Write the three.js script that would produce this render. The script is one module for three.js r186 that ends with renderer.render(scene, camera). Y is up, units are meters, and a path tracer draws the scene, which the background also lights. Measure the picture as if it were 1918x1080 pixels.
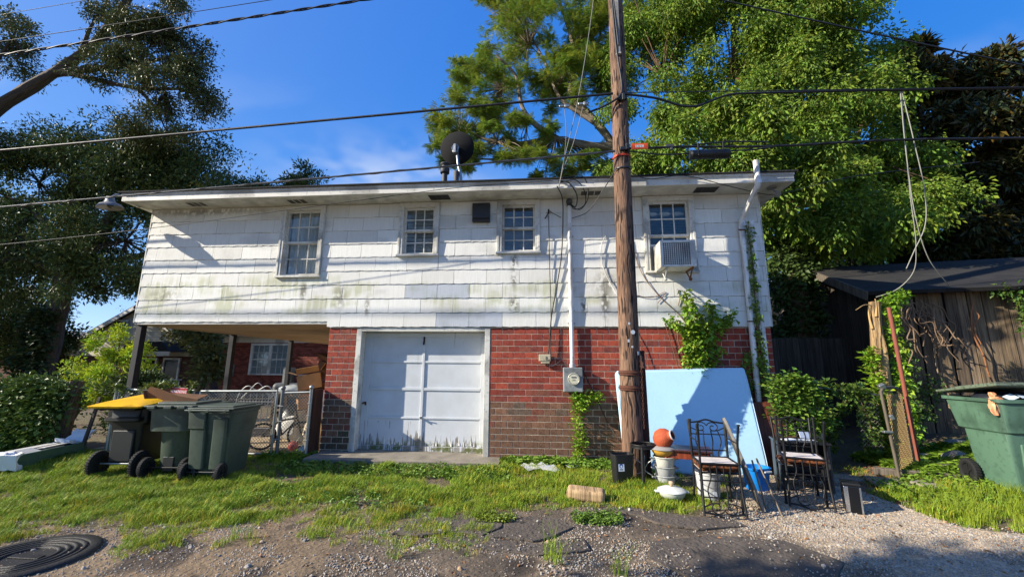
import * as THREE from 'three';
import { mergeGeometries, toCreasedNormals } from 'three/addons/utils/BufferGeometryUtils.js';
import { RoundedBoxGeometry } from 'three/addons/geometries/RoundedBoxGeometry.js';

// ---------- camera, sky, sun, exposure ----------
const scene = new THREE.Scene();
const camera = new THREE.PerspectiveCamera(69.43, 1918 / 1080, 0.05, 900);
camera.position.set(0, 1.65, 7.386);
camera.up.set(0.0089, 0.9829, 0.1839);
camera.lookAt(0 - 0.0868, 1.65 + 0.1840, 7.386 - 0.9791);
camera.updateMatrixWorld();

const renderer = new THREE.WebGLRenderer({ antialias: true });
renderer.setSize(1024, 576);
renderer.toneMapping = THREE.LinearToneMapping;
renderer.toneMappingExposure = 1.85;
renderer.shadowMap.enabled = true;

const SUN = new THREE.Vector3(-2.98, 1.61, 1.0).normalize();
const sun = new THREE.DirectionalLight(new THREE.Color(1.0, 0.92, 0.78), 5.0);
sun.position.copy(SUN).multiplyScalar(60);
sun.castShadow = true;
sun.shadow.mapSize.set(4096, 4096);
Object.assign(sun.shadow.camera, { left: -30, right: 30, top: 30, bottom: -30, near: 1, far: 160 });
scene.add(sun); scene.add(sun.target);

function rng(seed) { let a = seed >>> 0; return () => { a = (a + 0x6D2B79F5) >>> 0; let t = a; t = Math.imul(t ^ (t >>> 15), t | 1); t ^= t + Math.imul(t ^ (t >>> 7), t | 61); return ((t ^ (t >>> 14)) >>> 0) / 4294967296; }; }
const hash = (x, y, s) => { let h = Math.imul(x, 374761393) ^ Math.imul(y, 668265263) ^ Math.imul(s + 1, 1274126177); h = Math.imul(h ^ (h >>> 13), 1274126177); return ((h ^ (h >>> 16)) >>> 0) / 4294967296; };
function vnoise(x, y, s = 0, px = 0, py = 0) {
  let xi = Math.floor(x), yi = Math.floor(y); const fx = x - xi, fy = y - yi;
  const u = fx * fx * (3 - 2 * fx), v = fy * fy * (3 - 2 * fy);
  const w = (a, p) => p ? ((a % p) + p) % p : a;
  const x0 = w(xi, px), x1 = w(xi + 1, px), y0 = w(yi, py), y1 = w(yi + 1, py);
  const a = hash(x0, y0, s), b = hash(x1, y0, s), c = hash(x0, y1, s), d = hash(x1, y1, s);
  return a + (b - a) * u + (c - a) * v + (a - b - c + d) * u * v;
}
function fbm(x, y, s = 0, oct = 4, px = 0, py = 0) { let f = 0, a = 0.5, n = 0; for (let i = 0; i < oct; i++) { f += a * vnoise(x, y, s + i, px, py); n += a; a *= 0.5; x *= 2; y *= 2; px *= 2; py *= 2; } return f / n; }
const clamp = (x, a = 0, b = 1) => Math.min(b, Math.max(a, x));
const ss = (a, b, x) => { const t = clamp((x - a) / (b - a)); return t * t * (3 - 2 * t); };
const lerp = (a, b, t) => a + (b - a) * t;
const mix3 = (a, b, t) => [lerp(a[0], b[0], t), lerp(a[1], b[1], t), lerp(a[2], b[2], t)];

{ // one computed clear-day sky: blue air, paler low down and round the sun (boosted there for fill light), thin cirrus
  const W = 1024, H = 512, data = new Float32Array(W * H * 4);
  for (let j = 0; j < H; j++) for (let i = 0; i < W; i++) {
    const u = (i + 0.5) / W, v = (j + 0.5) / H, el = (v - 0.5) * Math.PI, az = (u - 0.5) * 2 * Math.PI;
    const d = [Math.cos(el) * Math.cos(az), Math.sin(el), Math.cos(el) * Math.sin(az)];
    const cg = clamp(d[0] * SUN.x + d[1] * SUN.y + d[2] * SUN.z, -1, 1), ga = Math.acos(cg), e = Math.max(el, 0);
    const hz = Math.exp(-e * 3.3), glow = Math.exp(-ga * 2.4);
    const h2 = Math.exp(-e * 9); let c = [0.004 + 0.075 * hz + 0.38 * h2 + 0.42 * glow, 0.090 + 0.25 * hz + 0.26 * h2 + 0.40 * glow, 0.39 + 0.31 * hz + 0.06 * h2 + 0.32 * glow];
    const wx = d[0] / (d[1] + 0.15) * 2.2, wy = d[2] / (d[1] + 0.15) * 2.2;
    let n = fbm(wx * 1.2 + 3.1, wy * 2.6 + 1.7, 40, 5);
    let cl = ss(0.56, 0.78, n) * ss(0.03, 0.2, el) * (1 - ss(0.42, 0.62, el)) * 0.5;
    // one thin bank of cirrus low over the roof
    const dx = (az - (-1.935)) / 0.20, dy = (el - 0.385) / 0.085, bank = Math.exp(-dx * dx - dy * dy);
    cl = Math.max(cl * 0.25, bank * ss(0.25, 0.75, fbm(az * 16 + 2, el * 44, 60, 4)) * 0.75);
    c = mix3(c, [0.46, 0.50, 0.56], clamp(cl));
    if (el < 0) c = mix3(c, [0.20, 0.20, 0.18], ss(0, 0.12, -el));
    data.set([c[0], c[1], c[2], 1], (j * W + i) * 4);
  }
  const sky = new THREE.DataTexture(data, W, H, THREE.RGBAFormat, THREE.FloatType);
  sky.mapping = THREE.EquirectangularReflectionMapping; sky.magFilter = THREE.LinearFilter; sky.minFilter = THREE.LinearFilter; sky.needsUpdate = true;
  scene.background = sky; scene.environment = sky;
}

// ---------- geometry helpers ----------
const V = (x, y, z) => new THREE.Vector3(x, y, z);
const TAU = Math.PI * 2, R = (d) => d * Math.PI / 180;
function plain(g) { // same attributes for every piece
  let h = g.index ? g.toNonIndexed() : g;
  for (const k of Object.keys(h.attributes)) if (!['position', 'normal', 'uv'].includes(k)) h.deleteAttribute(k);
  if (!h.attributes.normal) h.computeVertexNormals();
  if (!h.attributes.uv) h.setAttribute('uv', new THREE.BufferAttribute(new Float32Array(h.attributes.position.count * 2), 2));
  return h;
}
function boxUV(g, ox = 0, oy = 0) { // uv in metres by the face's main direction
  const p = g.attributes.position, n = g.attributes.normal, uv = new Float32Array(p.count * 2);
  for (let i = 0; i < p.count; i++) {
    const ax = Math.abs(n.getX(i)), ay = Math.abs(n.getY(i)), az = Math.abs(n.getZ(i));
    let a, b; if (ay > ax && ay > az) { a = p.getX(i); b = p.getZ(i); } else if (ax > az) { a = p.getZ(i); b = p.getY(i); } else { a = p.getX(i); b = p.getY(i); }
    uv[2 * i] = a + ox; uv[2 * i + 1] = b + oy;
  }
  g.setAttribute('uv', new THREE.BufferAttribute(uv, 2)); g.userData.uvd = 1; return g;
}
const merge = (list) => list.length === 1 ? plain(list[0]) : mergeGeometries(list.map(plain), false);
function move(g, x, y, z, rx = 0, ry = 0, rz = 0) { const m = new THREE.Matrix4().makeRotationFromEuler(new THREE.Euler(rx, ry, rz)); m.setPosition(x, y, z); g.applyMatrix4(m); return g; }
const bx = (w, h, d, x = 0, y = 0, z = 0, rx = 0, ry = 0, rz = 0) => move(new THREE.BoxGeometry(w, h, d), x, y, z, rx, ry, rz);
const ab = (x0, x1, y0, y1, z0, z1) => bx(x1 - x0, y1 - y0, z1 - z0, (x0 + x1) / 2, (y0 + y1) / 2, (z0 + z1) / 2);
const rb = (w, h, d, r, x = 0, y = 0, z = 0, rx = 0, ry = 0, rz = 0, s = 2) => move(new RoundedBoxGeometry(w, h, d, s, Math.min(r, w / 2.01, h / 2.01, d / 2.01)), x, y, z, rx, ry, rz);
const rab = (x0, x1, y0, y1, z0, z1, r = 0.006) => rb(x1 - x0, y1 - y0, z1 - z0, r, (x0 + x1) / 2, (y0 + y1) / 2, (z0 + z1) / 2);
const cyl = (r0, r1, h, x = 0, y = 0, z = 0, rx = 0, ry = 0, rz = 0, n = 20, open = false) => move(new THREE.CylinderGeometry(r1, r0, h, n, 1, open), x, y, z, rx, ry, rz);
const sph = (r, x, y, z, n = 14) => move(new THREE.SphereGeometry(r, n, Math.ceil(n * 0.7)), x, y, z);
const lathe = (pts, n = 28, x = 0, y = 0, z = 0, rx = 0, ry = 0, rz = 0) => move(new THREE.LatheGeometry(pts.map(p => new THREE.Vector2(p[0], p[1])), n), x, y, z, rx, ry, rz);
const tor = (r, t, x, y, z, rx = 0, ry = 0, rz = 0, a = TAU, n = 28) => move(new THREE.TorusGeometry(r, t, 8, n, a), x, y, z, rx, ry, rz);
function rod(a, b, r, n = 8) { const A = V(...a), B = V(...b), d = B.clone().sub(A), g = new THREE.CylinderGeometry(r, r, d.length(), n); g.applyQuaternion(new THREE.Quaternion().setFromUnitVectors(V(0, 1, 0), d.clone().normalize())); g.translate((A.x + B.x) / 2, (A.y + B.y) / 2, (A.z + B.z) / 2); return g; }
function tube(pts, r, n = 6, seg = 0, closed = false) { const c = new THREE.CatmullRomCurve3(pts.map(p => p.isVector3 ? p : V(...p)), closed, 'centripetal'); return new THREE.TubeGeometry(c, seg || pts.length * 5, r, n, closed); }
function taper(pts, r0, r1, n = 8, seg = 0, wob = 0, seed = 1) { // limb: radius runs from r0 to r1
  const c = new THREE.CatmullRomCurve3(pts.map(p => p.isVector3 ? p : V(...p)), false, 'centripetal'); const S = seg || pts.length * 5, g = new THREE.TubeGeometry(c, S, 1, n, false);
  const P = g.attributes.position, uv = g.attributes.uv, len = c.getLength();
  for (let i = 0; i <= S; i++) { const t = i / S, q = c.getPointAt(t); for (let j = 0; j <= n; j++) { const k = i * (n + 1) + j, rr = lerp(r0, r1, Math.pow(t, 0.8)) * (1 + wob * (vnoise((j % n) * 0.9, t * len * 2.2, seed, n) - 0.5)); P.setXYZ(k, q.x + (P.getX(k) - q.x) * rr, q.y + (P.getY(k) - q.y) * rr, q.z + (P.getZ(k) - q.z) * rr); uv.setXY(k, j / n * TAU * r0, t * len); } }
  g.computeVertexNormals(); g.userData.uvd = 1; return g;
}
function ext(pts, depth, bev = 0, holes = []) { // outline in xy, extruded along +z
  const s = new THREE.Shape(pts.map(p => new THREE.Vector2(p[0], p[1]))); for (const h of holes) s.holes.push(new THREE.Path(h.map(p => new THREE.Vector2(p[0], p[1]))));
  return new THREE.ExtrudeGeometry(s, { depth, bevelEnabled: bev > 0, bevelSize: bev, bevelThickness: bev, bevelSegments: 2, curveSegments: 8 });
}
function loft(rings, capB = true, capT = false) { // rings: arrays of equal length of [x,y,z]
  const N = rings[0].length, pos = []; const q = (a, b, c) => pos.push(...a, ...b, ...c);
  for (let i = 0; i < rings.length - 1; i++) for (let j = 0; j < N; j++) { const k = (j + 1) % N, a = rings[i][j], b = rings[i][k], c = rings[i + 1][k], d = rings[i + 1][j]; q(a, c, b); q(a, d, c); }
  const cap = (r, f) => { const m = [0, 1, 2].map(t => r.reduce((s, p) => s + p[t], 0) / N); for (let j = 0; j < N; j++) { const k = (j + 1) % N; f ? q(m, r[j], r[k]) : q(m, r[k], r[j]); } };
  if (capB) cap(rings[0], true); if (capT) cap(rings[rings.length - 1], false);
  const g = new THREE.BufferGeometry(); g.setAttribute('position', new THREE.Float32BufferAttribute(pos, 3)); g.computeVertexNormals(); return toCreasedNormals(g, R(32));
}
function rrect(y, x0, x1, z0, z1, r, n = 4) { const o = [], c = [[x1 - r, z1 - r, 0], [x0 + r, z1 - r, 90], [x0 + r, z0 + r, 180], [x1 - r, z0 + r, 270]]; for (const [cx, cz, a] of c) for (let i = 0; i <= n; i++) { const t = R(a + 90 * i / n); o.push([cx + r * Math.cos(t), y, cz + r * Math.sin(t)]); } return o; }

// ---------- naming ----------
const taken = {};
function numbered(n) { n = n.replace(/_\d{3}$/, ''); if (!(n in taken)) { taken[n] = 0; return n; } return n + '_' + String(++taken[n]).padStart(3, '0'); }
function tag(o, label, category, group, kind) { o.userData = { label, category }; if (group) o.userData.group = group; if (kind) o.userData.kind = kind; return o; }
function obj(name, geos, m, parent, label) {
  let g = merge(Array.isArray(geos) ? geos : [geos]);
  const keep = (Array.isArray(geos) ? geos : [geos]).every(x => x.userData.uvd); if (!keep) boxUV(g);
  const o = new THREE.Mesh(g, m); o.name = parent ? name : numbered(name); if (label) o.userData.label = label; (parent || scene).add(o); return o;
}
function thing(name, label, category, p = [0, 0, 0], turn = 0, group) { const o = new THREE.Group(); o.name = numbered(name); o.position.set(...p); o.rotation.y = turn; tag(o, label, category, group); scene.add(o); return o; }
function copyOf(src, label) { const c = src.clone(); c.name = numbered(src.name); c.userData = { ...src.userData, label }; scene.add(c); return c; }
function struct(name, geos, m) { const o = obj(name, geos, m); o.userData.kind = 'structure'; return o; }
const _m = new THREE.Matrix4(), _q = new THREE.Quaternion(), _e = new THREE.Euler(), _s = new THREE.Vector3(), _c = new THREE.Color();
function scatter(name, geo, m, list, parent) { // list of {p:[x,y,z], r:[rx,ry,rz], s, c:[r,g,b]}
  const o = new THREE.InstancedMesh(geo, m, list.length);
  list.forEach((t, i) => { _q.setFromEuler(_e.set(...(t.r || [0, 0, 0]))); const s = t.s ?? 1; _m.compose(_s.clone().set(...t.p), _q, Array.isArray(s) ? V(...s) : V(s, s, s)); o.setMatrixAt(i, _m); if (t.c) o.setColorAt(i, _c.setRGB(...t.c)); });
  o.instanceMatrix.needsUpdate = true; o.name = parent ? name : numbered(name); (parent || scene).add(o); o.userData.kind = 'stuff'; return o;
}

// ---------- textures and materials ----------
function tex(w, h, size, fn, srgb = true) { // size: metres covered [x, y]
  const d = new Uint8Array(w * h * 4);
  for (let j = 0; j < h; j++) for (let i = 0; i < w; i++) { const c = fn((i + 0.5) / w, (j + 0.5) / h), k = (j * w + i) * 4; if (c.length) { d[k] = clamp(c[0]) * 255; d[k + 1] = clamp(c[1]) * 255; d[k + 2] = clamp(c[2]) * 255; } else d[k] = d[k + 1] = d[k + 2] = clamp(c) * 255; d[k + 3] = 255; }
  const t = new THREE.DataTexture(d, w, h); t.wrapS = t.wrapT = THREE.RepeatWrapping; t.magFilter = THREE.LinearFilter; t.minFilter = THREE.LinearMipmapLinearFilter; t.generateMipmaps = true;
  if (srgb) t.colorSpace = THREE.SRGBColorSpace; t.repeat.set(1 / size[0], 1 / size[1]); t.needsUpdate = true; return t;
}
const lin = (r, g, b) => new THREE.Color().setRGB(r, g, b);
function M(c, rough = 0.8, o = {}) { const m = new THREE.MeshStandardMaterial({ roughness: rough, ...o }); m.color = Array.isArray(c) ? lin(...c) : new THREE.Color(c); return m; }
const rgb = (r, g, b) => [r / 255, g / 255, b / 255];
const grey = (a, b, n) => { const v = lerp(a, b, n); return [v, v, v]; };
const T = {
  mottle: tex(512, 512, [1.2, 1.2], (u, v) => { const n = fbm(u * 8, v * 8, 3, 5, 8, 8); const k = 0.72 + 0.36 * n; return [k, k, k]; }),
  grime: tex(512, 512, [2.4, 2.4], (u, v) => { const n = fbm(u * 6, v * 6, 9, 5, 6, 6), f = fbm(u * 60, v * 60, 12, 2, 60, 60); const k = 0.78 + 0.22 * ss(0.3, 0.55, n) - 0.10 * ss(0.62, 0.8, f); return [k, k * 0.985, k * 0.955]; }),
  fine: tex(512, 512, [0.4, 0.4], (u, v) => fbm(u * 40, v * 40, 5, 3, 40, 40), false),
  vgrain: tex(256, 1024, [0.35, 1.4], (u, v) => { const n = 0.6 * fbm(u * 34, v * 5, 21, 4, 34, 5) + 0.4 * fbm(u * 90, v * 14, 27, 2, 90, 14); return 0.15 + 0.8 * n; }, false),
  vwood: tex(256, 1024, [0.35, 1.4], (u, v) => { const n = 0.55 * fbm(u * 30, v * 4, 21, 4, 30, 4) + 0.45 * fbm(u * 12, v * 6, 33, 3, 12, 6); const k = 0.55 + 0.75 * n - 0.25 * ss(0.62, 0.72, fbm(u * 44, v * 3, 51, 2, 44, 3)); return [k, k * 0.98, k * 0.95]; }),
  bark: tex(256, 512, [0.5, 1.0], (u, v) => { const n = fbm(u * 9 + 1.5 * fbm(u * 4, v * 6, 2, 2, 4, 6), v * 7, 61, 4, 9, 7); return n; }, false),
  pole: tex(512, 2048, [1.0, 4.0], (u, v) => { const c = vnoise(u * 54 + 1.6 * vnoise(u * 6, v * 26, 5, 6, 26), v * 24, 71, 54, 24), f = fbm(u * 90, v * 40, 75, 3, 90, 40), b = fbm(u * 5, v * 8, 79, 3, 5, 8); const crack = 1 - ss(0.16, 0.34, c); const col = mix3(rgb(170, 146, 126), rgb(118, 94, 78), b); const k = (0.62 + 0.66 * f); return mix3([col[0] * k, col[1] * k, col[2] * k], rgb(48, 36, 30), crack * 0.9); }),
  poleB: tex(512, 2048, [1.0, 4.0], (u, v) => { const c = vnoise(u * 54 + 1.6 * vnoise(u * 6, v * 26, 5, 6, 26), v * 24, 71, 54, 24), f = fbm(u * 90, v * 40, 75, 3, 90, 40); return ss(0.12, 0.4, c) * 0.75 + 0.25 * f; }, false),
};
const repeatOf = (t, sx, sy) => { const c = t.clone(); c.repeat.set(1 / sx, 1 / sy); c.needsUpdate = true; return c; };
const wood = (c, o = {}) => M(c, 0.85, { map: T.vwood, bumpMap: T.vgrain, bumpScale: 0.004, ...o });
const leafM = (c, tr = 0.3, rough = 0.62) => { const m = new THREE.MeshPhysicalMaterial({ roughness: rough, transmission: tr, thickness: 0, side: THREE.DoubleSide, specularIntensity: 0.45 }); m.color = lin(...c); return m; };
const mat = {
  white: M('#dcdcd8', 0.55, { map: T.grime }), whiteTrim: M('#d3d3cf', 0.6, { map: T.grime }), soffit: M('#d2d0c8', 0.75, { map: T.mottle }), pvc: M('#e6e7ea', 0.38, { map: T.grime }),
  mortar: M('#c4b29c', 0.95, { map: T.mottle, bumpMap: T.fine, bumpScale: 0.002 }), dark: M('#141414', 0.6), black: M('#17181a', 0.5, { map: T.mottle }), iron: M('#1b1a1a', 0.5, { metalness: 0.3, map: T.mottle }),
  cable: M('#16171a', 0.55), cableGrey: M('#4a4b4d', 0.6), galv: M('#a9acaa', 0.42, { metalness: 0.75, map: T.mottle }), greyPaint: M('#8f969b', 0.55, { map: T.grime }), beigePlastic: M('#b7ae97', 0.6, { map: T.grime }),
  rubber: M('#191919', 0.85, { bumpMap: T.fine, bumpScale: 0.002 }), concrete: M('#8d8475', 0.95, { map: T.mottle, bumpMap: T.fine, bumpScale: 0.004 }), concreteTan: M('#b49f80', 0.95, { map: T.mottle, bumpMap: T.fine, bumpScale: 0.003 }),
  roofing: M('#2a2a2c', 0.95, { map: T.mottle, bumpMap: T.fine, bumpScale: 0.004 }), darkPost: M('#1c1d20', 0.7, { map: T.mottle }), room: M('#6b6862', 0.95), cardboard: M('#a87c4e', 0.9, { map: T.mottle }), cardDark: M('#6f4a2c', 0.9, { map: T.mottle }),
  rust: M('#5c3524', 0.85, { map: T.mottle, bumpMap: T.fine, bumpScale: 0.002 }), bark: M('#5d5246', 0.95, { map: T.vwood, bumpMap: T.bark, bumpScale: 0.03 }), barkPale: M('#8b7d6c', 0.95, { map: T.mottle, bumpMap: T.bark, bumpScale: 0.015 }), oldWood: wood('#6b5a48'), greyWood: wood('#6e655a'), styro: M('#e9e9e6', 0.9, { bumpMap: T.fine, bumpScale: 0.004 }), cloth: M('#c9c6bf', 0.95, { map: T.mottle }),
};
const glass = new THREE.MeshPhysicalMaterial({ roughness: 0.04, transmission: 1, thickness: 0, ior: 1.5 }); glass.color = lin(0.92, 0.95, 0.95);

// ---------- ground heights ----------
function gnd(x, z) {
  let h = 0.10 * (1 - ss(0.2, 3.2, z));
  h += 0.14 * ss(3.9, 5.6, x) * (1 - ss(1.2, 3.2, z));
  h += 0.30 * ss(5.4, 7.2, x) * (1 - ss(-0.2, 1.6, z));
  return h + (Math.hypot(x, z) < 30 ? 0.018 * (fbm(x * 1.3 + 50, z * 1.3 + 50, 90, 3) - 0.5) : 0);
}
const EDGE = [[-14, 4.2], [-9, 3.75], [-5.6, 3.25], [-4.2, 3.1], [-3.3, 2.62], [-2.5, 2.25], [-1.7, 2.32], [-0.8, 2.42], [-0.2, 2.2], [0.76, 1.98], [1.54, 2.2], [2.2, 1.75], [2.7, 0.75], [3.95, 0.55], [4.1, 1.5], [4.25, 2.3], [4.7, 2.45], [6, 2.2], [9, 1.9], [14, 1.5]];
function edgeZ(x) { for (let i = 0; i < EDGE.length - 1; i++) if (x <= EDGE[i + 1][0] && EDGE[i + 1][0] > EDGE[i][0]) { const t = (x - EDGE[i][0]) / (EDGE[i + 1][0] - EDGE[i][0]); return lerp(EDGE[i][1], EDGE[i + 1][1], clamp(t)); } return 1.5; }

// ---------- ground and lane ----------
function coords(a, b, step, far) { const o = []; for (let x = a; x <= b + 1e-6; x += step) o.push(x); let s = step * 2; for (let x = b + s; x < far; x += s) { o.push(x); s *= 1.5; } o.push(far); s = step * 2; const l = []; for (let x = a - s; x > -far; x -= s) { l.unshift(x); s *= 1.5; } l.unshift(-far); return l.concat(o); }
function sheet(xs, zs, hf) {
  const P = [], U = [], I = [], nx = xs.length;
  for (const z of zs) for (const x of xs) { P.push(x, hf(x, z), z); U.push(x, z); }
  for (let j = 0; j < zs.length - 1; j++) for (let i = 0; i < nx - 1; i++) { const a = j * nx + i; I.push(a, a + nx, a + 1, a + 1, a + nx, a + nx + 1); }
  const g = new THREE.BufferGeometry(); g.setAttribute('position', new THREE.Float32BufferAttribute(P, 3)); g.setAttribute('uv', new THREE.Float32BufferAttribute(U, 2)); g.setIndex(I); g.computeVertexNormals(); const h = g.toNonIndexed(); h.userData.uvd = 1; return h;
}
const soilTex = tex(1024, 1024, [3, 3], (u, v) => { const n = fbm(u * 10, v * 10, 100, 5, 10, 10), f = fbm(u * 150, v * 150, 108, 2, 150, 150); let c = mix3(rgb(80, 66, 52), rgb(112, 95, 76), n); c = mix3(c, rgb(96, 92, 52), ss(0.45, 0.7, fbm(u * 7, v * 7, 120, 4, 7, 7)) * 0.5); const k = 0.8 + 0.4 * f; return [c[0] * k, c[1] * k, c[2] * k]; });
const soilB = tex(512, 512, [0.8, 0.8], (u, v) => fbm(u * 24, v * 24, 130, 5, 24, 24), false);
struct('ground', sheet(coords(-12, 12, 0.2, 260), coords(-5, 8, 0.2, 260), gnd), M('#ffffff', 0.98, { map: soilTex, bumpMap: soilB, bumpScale: 0.02 }));

// lane: worn asphalt, fines and gravel, laid out in metres
const laneKind = (x, z) => { // share of [pale gravel fines, asphalt]
  const n = fbm(x * 0.9 + 20, z * 0.9 + 20, 140, 4) - 0.5, m = fbm(x * 3 + 20, z * 3 + 7, 150, 4) - 0.5;
  const pale = ss(1.6, 3.0, x + n * 2.2 + m * 0.8 - Math.max(0, z - 3) * 0.5);
  const asp = ss(-2.6, -1.4, x + n * 1.2) * (1 - pale * 0.9);
  return [pale, asp];
};
const laneTex = tex(2048, 1024, [16, 8], (u, v) => {
  const x = u * 16 - 8, z = v * 8 + 1, [pale, asp] = laneKind(x, z), f = hash(Math.floor(u * 2048), Math.floor(v * 1024), 7), g = fbm(x * 22, z * 22, 160, 3), b = fbm(x * 2.3 + 9, z * 2.3, 170, 4);
  let c = mix3(rgb(98, 86, 72), rgb(128, 115, 98), b);
  c = mix3(c, mix3(rgb(80, 74, 68), rgb(112, 103, 93), ss(0.35, 0.7, b)), asp);
  c = mix3(c, mix3(rgb(158, 150, 140), rgb(190, 182, 170), g), pale * 0.85);
  c = mix3(c, rgb(42, 36, 32), ss(0.60, 0.72, fbm(x * 1.7 + 31, z * 1.7 + 3, 180, 4)) * 0.75 * (1 - pale * 0.6));
  const k = 0.72 + 0.30 * f + 0.26 * g; return [c[0] * k * 1.03, c[1] * k * 0.97, c[2] * k * 0.87];
});
laneTex.repeat.set(1 / 16, 1 / 8); laneTex.offset.set(0.5, -1 / 8); 
const laneB = tex(1024, 1024, [1.6, 1.6], (u, v) => 0.55 * fbm(u * 60, v * 60, 190, 3, 60, 60) + 0.45 * fbm(u * 12, v * 12, 195, 3, 12, 12), false);
const polys = [];
const onSlab = (x, z) => polys.some(p => { let k = false; for (let i = 0, j = p.length - 1; i < p.length; j = i++) if ((p[i][1] > z) !== (p[j][1] > z) && x < (p[j][0] - p[i][0]) * (z - p[i][1]) / (p[j][1] - p[i][1]) + p[i][0]) k = !k; return k; });
const laneM = M('#ffffff', 0.97, { map: laneTex, bumpMap: laneB, bumpScale: 0.018 });
{
  const xs = []; for (let x = -14; x <= 14.01; x += 0.08) xs.push(x); const rows = 44, P = [], U = [], I = [];
  for (let j = 0; j <= rows; j++) for (const x of xs) { const e = edgeZ(x) + 0.35 * (fbm(x * 2.6 + 70, 3.3, 200, 4) - 0.5); const t = j / rows, z = lerp(e, 14, Math.pow(t, 1.6)); const lip = j === 0 ? -0.02 : 0.006 + 0.012 * (fbm(x * 2.2, z * 2.2, 210, 3) - 0.2); P.push(x, gnd(x, z) + Math.max(lip, j ? 0.005 : -0.02), z); U.push(x, z); }
  const n = xs.length; for (let j = 0; j < rows; j++) for (let i = 0; i < n - 1; i++) { const a = j * n + i; I.push(a, a + n, a + 1, a + 1, a + n, a + n + 1); }
  const g = new THREE.BufferGeometry(); g.setAttribute('position', new THREE.Float32BufferAttribute(P, 3)); g.setAttribute('uv', new THREE.Float32BufferAttribute(U, 2)); g.setIndex(I); g.computeVertexNormals(); const h = g.toNonIndexed(); h.userData.uvd = 1;
  const lane = struct('lane', h, laneM);
  // broken asphalt crust: slabs with open cracks between them
  const aspT = tex(1024, 1024, [1.3, 1.3], (u, v) => { const f = hash(Math.floor(u * 512), Math.floor(v * 512), 3), n = fbm(u * 9, v * 9, 220, 4, 9, 9); const k = 0.8 + 0.35 * f; const c = mix3(rgb(72, 64, 56), rgb(98, 88, 77), n); return [c[0] * k, c[1] * k, c[2] * k]; });
  const aspM = M('#ffffff', 0.95, { map: aspT, bumpMap: laneB, bumpScale: 0.022 });
  polys.push(...[[[-1.55, 3.02], [-1.5, 2.72], [-1.2, 2.55], [-0.95, 2.46], [-0.72, 2.55], [-0.52, 2.60], [-0.50, 2.78], [-0.66, 2.98], [-0.98, 2.94], [-1.25, 3.06]],
    [[-0.48, 2.60], [-0.22, 2.42], [0.08, 2.46], [0.22, 2.68], [0.02, 2.96], [-0.16, 3.07], [-0.42, 3.03], [-0.62, 2.99], [-0.47, 2.80]],
    [[-1.1, 3.10], [-0.68, 3.04], [-0.30, 3.10], [-0.05, 3.14], [0.1, 3.0], [0.3, 2.95], [0.34, 3.2], [-0.1, 3.34], [-0.7, 3.28]],
    [[0.62, 2.10], [1.02, 2.04], [1.5, 2.28], [1.95, 2.30], [2.02, 2.5], [1.5, 2.62], [1.15, 2.52], [0.98, 2.30]],
    [[0.95, 2.95], [1.6, 2.72], [2.25, 2.78], [2.5, 3.2], [2.1, 3.7], [1.2, 3.75], [0.85, 3.3]]]);
  polys.forEach((pl, k) => {
    const out = []; for (let i = 0; i < pl.length; i++) { const a = pl[i], b = pl[(i + 1) % pl.length]; for (let s = 0; s < 6; s++) { const t = s / 6, x = lerp(a[0], b[0], t), z = lerp(a[1], b[1], t); out.push([x + 0.05 * (fbm(x * 9, z * 9, 230 + k, 3) - 0.5), -(z + 0.05 * (fbm(x * 9 + 40, z * 9, 240 + k, 3) - 0.5))]); } }
    const s = new THREE.Shape(out.map(p => new THREE.Vector2(...p))), gg = new THREE.ExtrudeGeometry(s, { depth: 0.012, bevelEnabled: true, bevelSize: 0.008, bevelThickness: 0.007, bevelSegments: 2 }); gg.rotateX(-Math.PI / 2);
    const cx = out.reduce((q, p) => q + p[0], 0) / out.length, cz = -out.reduce((q, p) => q + p[1], 0) / out.length; gg.translate(0, gnd(cx, cz) + 0.008, 0);
    obj('asphalt_slab', gg, aspM, lane);
  });
}
// concrete apron before the garage door and the carport floor
{
  const out = []; const ring = [[-4.0, -0.34], [-0.86, -0.34], [-0.84, 0.06], [-0.80, 0.44], [-1.6, 0.50], [-2.6, 0.55], [-3.4, 0.60], [-3.95, 0.62]];
  for (let i = 0; i < ring.length; i++) { const a = ring[i], b = ring[(i + 1) % ring.length]; for (let s = 0; s < 5; s++) { const t = s / 5, x = lerp(a[0], b[0], t), z = lerp(a[1], b[1], t); out.push([x + 0.02 * (hash(i, s, 1) - 0.5), -(z + 0.03 * (hash(i, s, 2) - 0.5))]); } }
  const gg = ext(out, 0.16, 0.012); gg.rotateX(-Math.PI / 2); gg.rotateZ(-0.012); gg.translate(0, -0.045, 0); struct('driveway', gg, mat.concrete);
  struct('carport_floor', ab(-8.3, -4.05, -0.1, 0.125, -8.2, 0.12), mat.concreteTan);
}

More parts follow.
